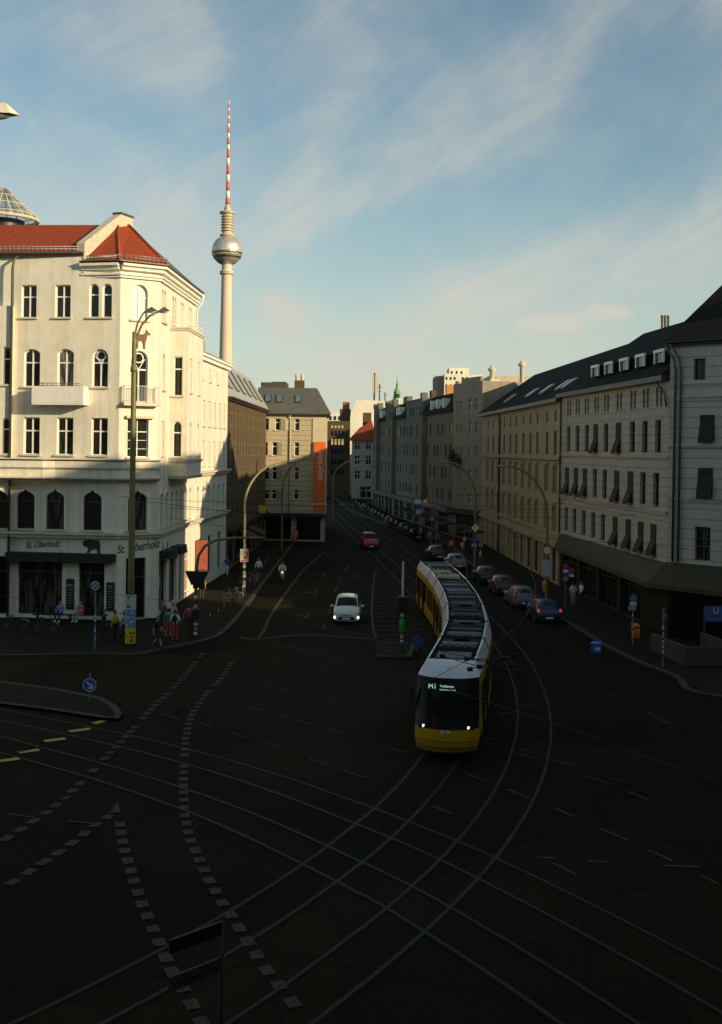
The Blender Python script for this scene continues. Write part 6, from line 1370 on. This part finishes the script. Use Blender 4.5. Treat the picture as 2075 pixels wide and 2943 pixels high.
person(-12.2,69.5,R(-30),'stand','person in a brown shirt at the left edge of the waiting group',(.16,.07,.05),(.03,.03,.03))
person(-10.35,67.8,R(200),'stand','person in a rust red shirt behind the backpack wearer',(.25,.06,.03),(.03,.03,.03))
person(-9.95,66.9,R(90),'stand','person in all dark clothes beside the traffic signal post',(.015,.015,.015),(.015,.015,.015),True)
person(-11.75,83.2,R(10),'stand','person in an orange top standing in the patch of sunlight by the cafe side wall',(.60,.20,.06),(.05,.03,.03))
person(-11.6,98.0,R(30),'walk','person in a blue top and white trousers on the pavement by the brick building',(.05,.07,.22),(.60,.60,.58))
person(-10.9,101.5,R(0),'stand','person in a dark brown coat on the pavement by the brick building',(.08,.04,.03),(.04,.03,.03),True)
person(-8.75,97.0,R(10),'walk','person in a white jacket walking at the left kerb behind the curved lamp',(.62,.60,.58),(.06,.06,.07),True)
person(-7.6,132.5,R(0),'stand','person in grey standing in front of the dark ground floor of the hotel',(.25,.25,.22),(.05,.05,.05))
for x, y, t_, b_, lab in ((15.75,82.0,(.66,.66,.64),(.3,.3,.3),'left one of two people in white shirts near the right-hand canopy'),(16.45,82.6,(.6,.6,.6),(.05,.05,.05),'right one of two people in white shirts under the right-hand canopy'),
    (7.6,140.0,(.45,.30,.15),(.1,.08,.06),'person in a tan top on the right pavement farthest down the street'),(8.3,133.5,(.35,.33,.28),(.15,.12,.1),'person in a beige shirt walking on the right pavement left of the orange one'),
    (9.0,131,(.70,.15,.06),(.06,.05,.05),'person in a bright orange shirt on the right pavement'),(10.6,126,(.60,.04,.03),(.04,.04,.05),'person in a bright red jacket in front of the narrow grey house'),
    (9.9,121,(.5,.25,.12),(.05,.05,.06),'person in a brown-orange shirt below the red jacket'),(10.9,119,(.62,.33,.08),(.04,.04,.04),'person in a mustard top beside the brown-orange shirt'),
    (11.9,127,(.5,.5,.5),(.05,.06,.10),'person in a light grey shirt right of the red jacket'),(12.1,117,(.48,.25,.28),(.03,.05,.12),'person in a dusty pink top in front of the ochre house'),
    (10.3,112,(.07,.10,.22),(.05,.05,.05),'person in a navy shirt beyond the silver estate'),(11.8,109,(.6,.6,.62),(.1,.1,.1),'person in a white shirt at the ochre house by the kerb')):
    person(x, y, random.uniform(0,6.2), random.choice(['stand','walk']), lab, t_, b_, random.random() < .5)

# ---- bicycles
frm = mat('bicycle_frame_paint', (.10,.10,.10), .4, metal=.3)
def bicycle(x, y, rz, label, m_=frm, light=False, group=None, z=.12, lean=0.0):
    root = empty('bicycle', (x,y,z), rz, label, 'bicycle', group); root.rotation_euler = (0, lean, rz)
    for yy in (-.52,.52):
        q = MB(); q.tube([(0,yy+.33*math.cos(a*math.pi/10),.34+.33*math.sin(a*math.pi/10)) for a in range(21)], .017, 5); wv = q.build('wheel', tyre, root)
        q = MB(); [q.bar((0,yy,.34),(0,yy+.32*math.cos(a*math.pi/5),.34+.32*math.sin(a*math.pi/5)),.005) for a in range(10)]; q.build('spokes', galv, wv)
    q = MB(); 
    for a_, b_ in (((0,-.40,.80),(0,.05,.30)),((0,-.38,.88),(0,.20,.84)),((0,.05,.30),(0,.24,.92)),((0,.05,.30),(0,.52,.34)),((0,.21,.80),(0,.52,.34)),((0,-.36,.95),(0,-.52,.34))): q.tube([a_,b_], .016, 6)
    q.build('frame', m_, root)
    q = MB(); q.tube([(-.28,-.22,1.03),(-.22,-.36,1.04),(0,-.38,.98),(.22,-.36,1.04),(.28,-.22,1.03)], .012, 6); q.build('handlebar', galv, root)
    q = MB(); q.ball((0,.27,.95),.07,.13,.035,8,5); q.build('saddle', tyre, root)
    q = MB(); q.tube([(0,-.86,.45),(0,-.78,.62),(0,-.62,.71),(0,-.45,.70)], .03, 5); q.build('mudguard', galv, root)
    if light: q = MB(); q.ball((0,-.46,.90),.055,.05,.055,8,5); q.build('bicycle_lamp', fogm, root)
    return root
bicycle(-6.55,95.2,R(4),'bicycle being ridden towards the viewer with its lamp lit', light=True, z=.0)
person(-6.55,95.2,R(4),'cycle','person in pale clothes riding a bicycle with a lit lamp along the left kerb',(.55,.55,.50),(.45,.43,.35),True,z=.0)
bicycle(-18.9,67.2,R(80),'bicycle with a white mudguard parked in front of the cafe bench', mat('dark_green_frame', (.03,.06,.03), .4), lean=R(8))
bicycle(-20.9,67.9,R(96),'bicycle in dark shadow farthest left on the cafe pavement', lean=R(-6))
for i, (x, y) in enumerate(((-9.2,80.5),(-9.3,82.0),(-9.1,91.0),(-9.2,92.6),(-9.1,94.0))): bicycle(x, y, R(80+5*i), ['bicycle nearest to the viewer at the left kerb stands','second bicycle from the front at the left kerb stands','bicycle just beyond the postered curved lamp','bicycle second beyond the postered curved lamp','bicycle third beyond the postered curved lamp'][i], group='bicycles parked along the left kerb')

# ---- bollards, bins
bl0 = empty('bollard', label='thin grey steel bollard on the edge of the left pavement', cat='bollard', group='bollards along the left kerb')
MB().lathe([(0,0),(.04,0),(.04,.92),(.03,.96),(0,.97)], 8).build('post', galv_d, bl0); MB().lathe([(.042,.74),(.042,.82)], 8).build('reflective_band', whitep, bl0, fix=False)
for i, (x, y) in enumerate([(-9.35,70.2),(-9.1,72.4),(-9.0,74.6),(-8.95,76.8),(-8.9,79.2),(-8.8,84.6),(-8.75,89.4),(-8.7,99.5),(-8.7,103),(-8.65,107)]): put(bl0 if i == 0 else copy_tree(bl0), x, y, 0, .12)
def bin_(x, y, label, m_, z0=.35, s=1.0, post=True):
    root = empty('litter_bin', (x,y,.12), 0, label, 'litter bin')
    prof = [(0,z0),(.20*s,z0),(.235*s,z0+.05),(.235*s,z0+.62*s),(.215*s,z0+.78*s),(.12*s,z0+.86*s),(0,z0+.87*s)]; MB().lathe(prof, 16).build('bin_body', m_, root)
    q = MB(); q.box(-.13*s,.13*s,-.245*s,-.20*s,z0+.60*s,z0+.70*s); q.build('opening', blackm, root)
    if post: q = MB(); q.tube([(-.26,0,0),(-.26,0,1.3)], .03, 6); q.build('post', galv_d, root)
bin_(16.45,66.2,'orange litter bin on the signpost under the right-hand canopy',orangep)
bin_(14.6,87.4,'orange litter bin farther down on the right pavement by the ochre house',orangep)
bin_(-7.65,131.6,'orange litter bin on the left pavement in front of the hotel',orangep)
root = empty('blue_bin', (13.55,63.6,0.0), 0, 'squat bright blue drum with white marks standing near the right kerb', 'drum')
bb = mat('bright_blue_plastic', (.03,.22,.60), .5, var=.1)
MB().lathe([(0,.0),(.26,.0),(.29,.03),(.29,.52),(.31,.54),(.31,.60),(.27,.64),(0,.66)], 20).build('drum_body', bb, root)
q = MB()
for a_ in (-110,-85,-62): a_ = R(a_); q.obox((.295*math.cos(a_),.295*math.sin(a_),.30), Vector((-math.sin(a_),math.cos(a_),0)), Vector((math.cos(a_),math.sin(a_),0)), Vector((0,0,1)), .08,.012,.2)
q.build('white_marks', whitep, root)
root = empty('crate', (8.9,127.5,.12), 0, 'small teal crate on the right pavement beside the orange-shirted person', 'crate')
q = MB(); q.box(-.35,.35,-.3,.3,0,.08); [q.box(a,b,c,d,.08,.62) for a,b,c,d in ((-.35,.35,-.3,-.26),(-.35,.35,.26,.3),(-.35,-.31,-.26,.26),(.31,.35,-.26,.26))]; q.build('crate_box', mat('teal_plastic', (.02,.28,.30), .5), root); q = MB(); q.box(-.3,.3,-.25,.25,.08,.5); q.build('contents', blackm, root)

# ---- lamp posts
def arc_lamp(x, y, rz, label, m_=galv, poster=False, reach=3.5, top=10.3, r=.085, group='curved street lamps', zb=.12):
    root = empty('street_lamp', (x,y,zb), rz, label, 'street lamp', group); sh = 6.9; P = [(0,0,0),(0,0,1.2),(0,0,sh)]
    for i in range(1, 13): a_ = R(90*i/12); P.append((reach*(1-math.cos(a_))*.97, 0, sh+(top-sh)*math.sin(a_)))
    n = len(P); MB().tube(P, [r*1.5, r*1.25]+[r*(1.1-.55*i/n) for i in range(n-2)], 10).build('pole', m_, root)
    e = P[-1]; q = MB(); q.ball((e[0]+.35,0,e[2]),.48,.12,.06,12,6); q.build('lamp_head', whitep if m_ is galv else galv, root)
    q = MB(); q.ball((e[0]+.35,0,e[2]-.03),.38,.10,.06,10,6); q.build('lamp_glass', glass, root)
    if poster:
        q = MB(); q.box(-.32,.32,-.16,-.12,2.45,3.45); pb = q.build('poster_board', mat('pale_poster', (.55,.48,.42), .7, var=.1), root)
        q = MB(); q.box(-.05,.28,-.165,-.161,2.65,2.95); q.box(.12,.28,-.1655,-.1612,2.95,3.25); q.box(-.28,.1,-.1657,-.1613,2.5,2.58); q.build('poster_print', mat('poster_red', (.40,.07,.05), .7), pb)
        for j in range(7): q = MB(); q.lathe([(r*1.5+.004, .5+.25*j),(r*1.5+.004,.68+.25*j)], 10); q.build('sticker', [whitep, stone, paintw][j % 3], root, fix=False)
    return root
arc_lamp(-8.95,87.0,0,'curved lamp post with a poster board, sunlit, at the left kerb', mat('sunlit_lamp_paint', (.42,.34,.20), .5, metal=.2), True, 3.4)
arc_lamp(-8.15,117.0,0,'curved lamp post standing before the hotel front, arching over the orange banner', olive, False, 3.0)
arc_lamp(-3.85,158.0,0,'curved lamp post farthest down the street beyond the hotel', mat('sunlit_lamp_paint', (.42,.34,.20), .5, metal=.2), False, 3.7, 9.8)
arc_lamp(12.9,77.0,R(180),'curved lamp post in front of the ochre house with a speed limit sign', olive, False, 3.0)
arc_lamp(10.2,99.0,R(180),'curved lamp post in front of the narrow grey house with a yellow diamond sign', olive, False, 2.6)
def twin_mast(x, y, label, group):
    root = empty('street_lamp', (x,y,.12), 0, label, 'street lamp', group)
    MB().tube([(0,0,0),(0,0,4),(0,0,12),(0,0,17.2),(0,0,17.9)], [.21,.19,.16,.13,.12], 14).build('pole', olive, root)
    MB().lathe([(.15,15.6),(.2,15.62),(.2,15.9),(.15,15.92)], 12).build('collar', olive, root)
    MB().tube([(0,0,17.3),(.02,0,17.7),(.18,.0,18.4),(.48,0,18.95),(.62,0,19.08)], .055, 8).build('arm', olive, root)
    MB().tube([(0,0,17.2),(.12,0,17.6),(.42,0,18.3),(.85,0,18.8),(1.35,0,19.08)], .065, 8).build('arm', olive, root)
    for hx in (.62,1.35):
        q = MB(); q.add([(hx-.05,-.10,19.0),(hx+.62,-.13,19.12),(hx+.66,0,19.14),(hx+.62,.13,19.12),(hx-.05,.10,19.0),(hx+.02,-.07,19.14),(hx+.36,-.08,19.34),(hx+.36,.08,19.34),(hx+.02,.07,19.14)], [(0,1,2,3,4),(0,5,6,1),(1,6,2),(2,6,7),(2,7,3),(3,7,8,4),(4,8,5,0),(5,8,7,6)]); hd = q.build('lamp_head', galv_d, root)
        q = MB(); q.ball((hx+.28,0,19.04),.24,.08,.06,10,6); q.build('lamp_glass', mat('amber_lamp_glass', (.35,.30,.16), .3), hd)
    return root
tm = twin_mast(-13.0,63.6,'tall olive mast with two lamp heads and posters round its foot', 'tall olive lamp masts')
for z0, z1, m_ in ((2.05,2.9,mat('white_poster', (.5,.5,.46), .7, var=.3, scale=6)),(1.05,2.02,mat('blue_poster', (.13,.26,.42), .7, var=.45, scale=7)),(.12,1.02,mat('yellow_poster', (.60,.45,.03), .7, var=.2, scale=7))):
    p_ = MB().lathe([(.30,z0),(.30,z1)], 16).build('poster_wrap', m_, tm, fix=False)
    q = MB()
    for k in range(7): a_ = R(random.uniform(-150,-40)); z_ = random.uniform(z0+.1,z1-.12); q.obox((.303*math.cos(a_),.303*math.sin(a_),z_), Vector((-math.sin(a_),math.cos(a_),0)), Vector((math.cos(a_),math.sin(a_),0)), Vector((0,0,1)), random.uniform(.06,.14),.006,random.uniform(.03,.16))
    q.build('poster_print', [blackm, whitep, blackm][0 if z0 > 2 else (1 if z0 > 1 else 2)], p_)
MB().lathe([(.295,.12),(.295,2.9)], 16).build('poster_core', galv_d, tm, fix=False)
# the head of a lamp at the left edge of the picture; its pole stands outside
root = empty('street_lamp', (-11.2,27.3,.0), 0, 'cream lamp head reaching in at the top left edge', 'street lamp')
MB().tube([(0,0,0),(0,0,10),(0,0,18.0),(.1,0,18.9),(.6,0,19.5),(1.6,0,19.72)], [.18,.15,.11,.09,.07,.06], 12).build('pole', olive, root)
q = MB(); q.add([(1.4,-.16,19.62),(2.55,-.16,19.58),(2.75,0,19.57),(2.55,.16,19.58),(1.4,.16,19.62),(1.5,-.09,19.86),(2.42,-.10,19.84),(2.42,.10,19.84),(1.5,.09,19.86)], [(0,1,2,3,4),(0,5,6,1),(1,6,2),(2,6,7),(2,7,3),(3,7,8,4),(4,8,5,0),(5,8,7,6)]); hd = q.build('lamp_head', mat('cream_lamp_housing', (.72,.64,.48), .5), root)
q = MB(); q.ball((2.05,0,19.58),.52,.13,.14,12,8); q.build('lamp_glass', mat('dull_lamp_glass', (.20,.20,.17), .3), hd)

# ---- signs
def disc(mb, x, y, z, r, th=.02, mi=0, n=20): mb.lathe([(0,y-th),(r,y-th),(r,y),(0,y)], n, (x,0,z), mi, 'y') if False else mb.add([(x+r*math.cos(2*math.pi*i/n), y, z+r*math.sin(2*math.pi*i/n)) for i in range(n)]+[(x+r*math.cos(2*math.pi*i/n), y-th, z+r*math.sin(2*math.pi*i/n)) for i in range(n)], [list(range(n)), list(range(n,2*n))]+[(i,(i+1)%n,n+(i+1)%n,n+i) for i in range(n)], mi)
def ringp(mb, x, y, z, r0, r1, n=20): mb.add([(x+r*math.cos(2*math.pi*i/n), y, z+r*math.sin(2*math.pi*i/n)) for r in (r0,r1) for i in range(n)], [(i,(i+1)%n,n+(i+1)%n,n+i) for i in range(n)])
def no_stop(root, x, z, r=.24, y=-.05, red=redp):
    q = MB(); disc(q, x, y, z, r); b_ = q.build('sign_disc', bluep, root)
    q = MB(); ringp(q, x, y-.024, z, r, r*.80); q.build('sign_rim', red, b_, fix=False)
    q = MB(); [q.obox((x,y-.0235,z), Vector((math.cos(R(a)),0,math.sin(R(a)))), Vector((0,1,0)), Vector((-math.sin(R(a)),0,math.cos(R(a)))), 1.6*r, .004+.002*(a>50), .12*r*1.3) for a in (45,135)]; q.build('sign_cross', red, b_)
def plate(root, x, z, w_, h_, m_=whitep, txt=None, y=-.045, tm_=None, sz=None):
    q = MB(); q.box(x-w_/2,x+w_/2,y-.02,y,z-h_/2,z+h_/2); b_ = q.build('sign_plate', m_, root)
    if txt:
        me = text_mesh(txt, sz or h_*.7, .004); me.materials.append(tm_ or blackm); me.transform(Matrix.Translation((x,y-.024,z)) @ Matrix.Rotation(R(90),4,'X')); link_mesh('sign_lettering', me, b_)
    return b_
def post(name, x, y, h, label, cat, r=.035, rz=0, z=.12, m_=galv_d, group=None):
    root = empty(name, (x,y,z), rz, label, cat, group); MB().lathe([(0,0),(r*1.4,0),(r*1.4,.05),(r,.06),(r,h),(0,h+.01)], 10).build('post', m_, root); return root
def stickers(root, r, z0, z1, n):
    for k in range(n): z_ = z0+(z1-z0)*k/n; q = MB(); q.lathe([(r+.004,z_),(r+.004,z_+random.uniform(.06,.16))], 10); q.build('sticker', random.choice([whitep,stone,paintw,bb]), root, fix=False)
s1_ = post('no_stopping_sign', -14.65,62.0,3.75,'round no-stopping sign on a stickered post in front of the cafe','traffic sign', .04); no_stop(s1_, 0, 3.58, .25, red=mat('faded_sign_rim', (.5,.48,.46), .5)); stickers(s1_, .04, .3, 2.0, 12)
p = at(265,1970,50.0); isl = G(265,2024)
s2_ = post('keep_right_sign', p.x, isl.y+.2, 1.25, 'round blue sign with a white diagonal arrow on the left traffic island','traffic sign', .03)
zc_ = at(265,1970,isl.y).z-.12
q = MB(); disc(q, 0, -.05, zc_, .30); b_ = q.build('sign_disc', bluep, s2_)
q = MB(); ringp(q, 0, -.073, zc_, .30, .275); q.build('sign_rim', whitep, b_, fix=False)
q = MB(); q.obox((-.02,-.073,zc_+.02), Vector((.70,0,-.71)), Vector((0,1,0)), Vector((.71,0,.70)), .32,.004,.06); q.obox((.13,-.074,zc_-.05), Vector((0,0,1)), Vector((0,1,0)), Vector((1,0,0)), .22,.004,.055); q.obox((.04,-.075,zc_-.14), Vector((1,0,0)), Vector((0,1,0)), Vector((0,0,1)), .22,.004,.055); q.build('arrow', whitep, b_)
p_ = G(1197,1885); s3_ = post('keep_right_sign', p_.x, p_.y, .95,'dark blue round sign on the small island left of the tram','traffic sign'); q = MB(); disc(q,0,-.05,.72,.30); b_ = q.build('sign_disc', bluep, s3_); q = MB(); ringp(q,0,-.073,.72,.30,.28); q.build('sign_rim', galv, b_, fix=False)
s4_ = post('signpost', 15.0,81.2,3.3,'signpost with two red-rimmed no-stopping signs near the right-hand canopy','traffic sign'); no_stop(s4_, 0, 3.0, .2); plate(s4_, 0, 2.66, .38, .22, whitep); plate(s4_, 0, 2.38, .36, .22, bluep); plate(s4_, 0, 2.1, .36, .3, galv); no_stop(s4_, .42, 2.72, .2); plate(s4_, .42, 2.36, .36, .22, whitep)
q = MB(); q.bar((0,-.02,2.72),(.42,-.02,2.72),.03); q.build('bracket', galv_d, s4_)
s5_ = post('no_stopping_sign', 16.2,65.95,3.0,'no-stopping sign with white plate above the orange bin by the right-hand canopy','traffic sign'); no_stop(s5_, 0.02, 2.75, .2, red=galv); plate(s5_, 0, 2.42, .38, .2, whitep, '8-18', sz=.16); plate(s5_, -.08, 2.15, .44, .24, galv); stickers(s5_, .035, .5, 1.9, 8)
s6_ = post('stickered_post', 16.2,59.3,3.1,'plain post covered in stickers at the right kerb','post', .045); stickers(s6_, .045, .3, 2.4, 15); plate(s6_, .05, 2.72, .2, .14, galv)
# speed limit sign and diamond sign hang on the two right-hand lamps (parts of them)
lamps = [o for o in sc.collection.objects if o.name.startswith('street_lamp')]
Ls1 = [o for o in lamps if abs(o.location.x-12.9) < .01][0]; Ls2 = [o for o in lamps if abs(o.location.x-10.2) < .01][0]
def flip(o): o.rotation_euler = (0,0,R(180)); return o
hold = bpy.data.objects.new('sign_bracket', None)
def on_lamp(lmp, fn):
    before = set(sc.collection.objects); fn(lmp)
    for o in set(sc.collection.objects)-before:
        if o.parent == lmp: o.rotation_euler = (0,0,R(180))
def f1(l):
    q = MB(); disc(q,0,-.14,4.55,.28); b_ = q.build('sign_disc', whitep, l); q = MB(); ringp(q,0,-.163,4.55,.28,.225); q.build('sign_rim', redp, b_, fix=False)
    me = text_mesh('30', .28, .004); me.materials.append(blackm); me.transform(Matrix.Translation((0,-.164,4.55)) @ Matrix.Rotation(R(90),4,'X')); link_mesh('sign_lettering', me, b_); plate(l, 0, 3.3, .55, 1.1, mat('pale_blue_notice', (.35,.38,.42), .6, var=.15), y=-.12)
on_lamp(Ls1, f1)
def f2(l):
    q = MB(); c, r_ = 4.5, .36; q.add([(r_,-.12,c),(0,-.12,c+r_),(-r_,-.12,c),(0,-.12,c-r_),(r_,-.14,c),(0,-.14,c+r_),(-r_,-.14,c),(0,-.14,c-r_)], [(0,1,2,3),(7,6,5,4),(0,1,5,4),(1,2,6,5),(2,3,7,6),(3,0,4,7)]); b_ = q.build('diamond_sign', whitep, l)
    q = MB(); r_ = .24; q.poly([(r_,-.143,c),(0,-.143,c+r_),(-r_,-.143,c),(0,-.143,c-r_)]); q.build('diamond_centre', yellowp, b_)
    q = MB(); disc(q, 0,-.12,3.55,.28); q.build('sign_disc', bluep, l); plate(l, -.1, 2.95, .5, .3, galv, y=-.12); plate(l, .5, 3.0, .34, .34, galv, y=-.12)
on_lamp(Ls2, f2)
# priority / tram plates along the right pavement
s7_ = post('signpost', 8.55,133.0,4.6,'signpost with red-rimmed sign and blue and grey plates far down the right pavement','traffic sign'); no_stop(s7_, 0, 4.3, .3); plate(s7_, 0, 3.7, .42, .5, bluep); plate(s7_, 0, 3.15, .42, .5, galv)
s8_ = post('bus_stop_sign', 7.4,141.0,5.2,'signpost with white lettered boards on the right pavement farthest down','sign'); plate(s8_, -.2, 4.8, .8, .5, whitep, y=-.06); plate(s8_, -.1, 4.15, .7, .6, bluep, y=-.06); plate(s8_, -.1, 3.5, .6, .6, stone, y=-.06); plate(s8_, .75, 4.85, .5, .45, whitep, y=-.06)
# underground station entrance with its blue board
ue = empty('underground_entrance', (19.0,59.8,.12), R(8), 'underground stair entrance with a blue board showing a white U', 'station entrance')
q = MB(); q.box(-1.6,1.6,-.1,.1,0,1.0); q.box(1.4,1.6,.1,4.5,0,1.0); q.box(-1.6,-1.4,.1,4.5,0,1.0); q.build('parapet', mat('dark_parapet_stone', (.05,.045,.035), .8, var=.2), ue)
for sx in (-.5,.75): q = MB(); q.tube([(sx,0,1.0),(sx,0,3.2)], .03, 8); q.build('post', galv_d, ue)
q = MB(); q.box(-.55,.80,-.08,-.04,2.35,3.2); b_ = q.build('sign_board', mat('station_blue', (.035,.085,.28), .4, var=.1), ue)
me = text_mesh('U', .50, .006); me.materials.append(mat('station_white', (.7,.75,.72), .4)); me.transform(Matrix.Translation((.12,-.086,2.93)) @ Matrix.Rotation(R(90),4,'X')); link_mesh('sign_lettering', me, b_)
me = text_mesh('Rosenthaler Platz', .145, .006); me.materials.append(mat('station_pale_blue', (.16,.24,.48), .4)); me.transform(Matrix.Translation((.12,-.086,2.50)) @ Matrix.Rotation(R(90),4,'X')); link_mesh('sign_lettering', me, b_)
# street name boards near the viewer
sn = empty('street_name_sign', (-2.28,19.25,0), R(45), 'dark post with a black board and a dim street name board, nearest foreground', 'street sign')
dkp = mat('dark_post_paint', (.030,.030,.026), .7, var=.2)
MB().lathe([(0,0),(.035,0),(.035,3.3),(0,3.32)], 10).build('post', dkp, sn)
q = MB(); q.box(-1.10,-.05,-.02,.02,3.08,3.30); q.build('upper_board', mat('grey_black_board', (.006,.006,.005), .8, spec=.1), sn); q = MB(); q.box(-1.10,-.02,-.024,.024,3.30,3.312); q.build('board_edge', dkp, sn)
q = MB(); q.box(-1.10,-.05,-.02,.02,2.44,2.68); b_ = q.build('name_board', mat('dim_sign_enamel', (.040,.040,.028), .7, var=.15, spec=.1), sn); q = MB(); q.box(-1.10,-.04,-.022,.022,2.68,2.692); q.build('board_edge', dkp, sn)
me = text_mesh('Weinbergsweg', .155, .004); me.materials.append(mat('sign_ink', (.008,.008,.007), .8, var=0, spec=.1)); me.transform(Matrix.Translation((-.57,-.024,2.555)) @ Matrix.Rotation(R(90),4,'X')); link_mesh('sign_lettering', me, b_)

# ---- traffic signals
sigg = mat('signal_green', (.02,.25,.10), .3, emit=(.1,1,.4), es=.0)
def signal_head(root, x, y, z, facing=1, nm='signal_head', lit=None):
    q = MB(); q.box(x-.16,x+.16,y-.12,y+.12,z-.45,z+.45); h_ = q.build(nm, blackm, root)
    for k, c in enumerate(((.30,.02,.015),(.30,.18,.01),(.01,.16,.06))):
        q = MB(); disc(q, x, y-facing*.121 if facing > 0 else y+.141, z+.28-.28*k, .10, .015, n=12); q.build('lens', mat('lens_%d' % k, c, .3, var=0), h_)
        q = MB(); q.add([(x+.11*math.cos(R(a)), yy, z+.28-.28*k+.11*math.sin(R(a))) for yy in (y-facing*.12, y-facing*.26) for a in range(-10,191,25)], [(i,i+1,9+i+1,9+i) for i in range(8)]); q.build('visor', blackm, h_, fix=False)
ts = empty('traffic_signal', (-9.65,66.0,.12), 0, 'traffic signal on a stickered post with a long curved arm over the left lane', 'traffic signal')
MB().tube([(0,0,0),(0,0,4.0),(.12,0,4.9),(.5,0,5.5),(1.1,0,5.85),(2.2,0,6.0),(4.0,0,6.05)], [.11,.10,.09,.085,.08,.07,.05], 10).build('post', olive, ts)
signal_head(ts, 0, -.02, 3.45, -1); signal_head(ts, .35, .0, 3.4, -1)
q = MB(); q.add([(-.62,-.2,4.0),(.75,-.2,4.0),(.35,-.2,3.2),(-.25,-.2,3.2),(-.62,.2,4.0),(.75,.2,4.0),(.35,.2,3.2),(-.25,.2,3.2)], [(0,1,2,3),(7,6,5,4),(0,1,5,4),(1,2,6,5),(2,3,7,6),(3,0,4,7)]); q.build('backing_board', blackm, ts)
for z_, hh in ((1.5,.5),): q = MB(); q.box(-.2,.2,-.16,.16,z_-hh/2,z_+hh/2); q.build('control_box', blackm, ts)
for k in range(9): z_ = .25+.27*k; q = MB(); q.lathe([(.116,z_),(.116,z_+.16)], 10); q.build('sticker', [whitep,galv,stone,paintw][k % 4], ts, fix=False)
pi = G(1153,1874); ts2 = empty('traffic_signal', (pi.x,pi.y,.12), 0, 'traffic signal with bright green wrapped post on the small island', 'traffic signal')
htop = at(1159,1614,pi.y).z
MB().tube([(0,0,0),(.02,0,htop-.1)], [.075,.06], 10).build('post', galv, ts2)
zz_ = lambda v: at(1155,v,pi.y).z-.12
signal_head(ts2, -.12, 0, zz_(1738), -1); signal_head(ts2, .2, .05, zz_(1738), -1); signal_head(ts2, -.02, .22, zz_(1736), -1)
MB().lathe([(.13,zz_(1815)),(.15,zz_(1812)),(.15,zz_(1782)),(.13,zz_(1779))], 12).build('green_wrap', mat('bright_green_film', (.008,.30,.015), .5, var=.1, emit=(0,.5,.02), es=.0), ts2)
for z_ in (zz_(1770), zz_(1832), zz_(1845)): q = MB(); q.lathe([(.08,z_),(.08,z_+.12)], 10); q.build('sticker', whitep, ts2, fix=False)

# ---- overhead wires
wirem = mat('contact_wire', (.02,.018,.015), .5, metal=.5, var=0)
for k_, nm in (('A','above the near track of the bend under which the tram runs'),('B','above the outer track of the bend'),('C','above the far crossing track'),('D','above the near crossing track')):
    P = catmull(TR[k_], 4); q = MB(); q.tube([(p.x,p.y,5.6+.03*'ABCD'.index(k_)) for p in P], .009, 4); o = q.build('contact_wire', wirem)
    set_tag(o, 'thin black contact wire '+nm, 'overhead wire', 'overhead tram wires')
spn = [((-15.7,72.4,8.2),(19.3,68.8,8.2),'from the cafe corner to the right-hand corner house'),((-13.3,76.5,7.3),(18.6,75.0,7.3),'from the cafe side wall to the grey house'),((-12.6,90,7.2),(16.9,92.5,7.2),'from the cafe side to the joint of grey and ochre houses'),((-11.9,112,7.2),(16,112,7.2),'from brick office to ochre house'),((-11.7,130,7.2),(15.2,131,7.2),'from brick office to the far end of the ochre house'),((-12.9,63.6,8.4),(23.6,64.9,6.0),'from the olive mast to the right-hand corner house'),((-13.3,76.5,6.6),(5.8,70,6.0),'from the cafe side wall to the tram wire')]
for a_, b_, nm in spn:
    a_, b_ = Vector(a_), Vector(b_); q = MB(); q.tube([a_.lerp(b_, t/8)-Vector((0,0,.45*(1-(t/4-1)**2))) for t in range(9)], .012, 4); o = q.build('span_wire', wirem); set_tag(o, 'thin span wire running '+nm, 'overhead wire', 'cross span wires')
jn = empty('wire_crossing', (3.1,30.6,5.7), 0, 'knot of clamps where the overhead wires cross above the roof of the tram front', 'overhead wire')
for x, y in ((-1.5,1.3),(-.75,.75),(-.1,.35),(.45,-.05),(1.0,-.6),(.15,-.75),(-.15,-1.1),(.95,.4),(.7,.15),(1.3,1.0)): q = MB(); q.box(x-.07,x+.07,y-.05,y+.05,-.05,.05); q.build('clamp', rub, jn)
q = MB(); [q.tube([(a,b,0),(c,d,0)], .012, 4) for a,b,c,d in ((-.1,.35,1.0,.35),(-.75,.75,.15,-.75),(.45,-.05,1.3,-.55),(.15,-.75,1.3,-.6),(1.3,1.0,-.15,-1.1),(.95,.4,1.3,-.6),(-.1,.35,1.3,-.6))]; q.build('crossing_wire', wirem, jn)
# cafe furniture and dark market parasols along the right pavement
pr_ = empty('parasol', label='closed-looking dark parasol over cafe tables on the right pavement', cat='parasol', group='dark parasols along the right pavement')
MB().lathe([(.03,0),(.03,2.5)], 8).build('pole', galv_d, pr_); MB().lathe([(1.5,2.15),(1.45,2.22),(.8,2.45),(.05,2.7),(0,2.72)], 8).build('canopy', awn_d, pr_)
for i, (x, y) in enumerate(((12.6,125),(12.3,132),(10.9,138.5),(9.9,146),(8.7,153),(7.6,160),(6.6,167))): put(pr_ if i == 0 else copy_tree(pr_), x, y, .3*i, .12)
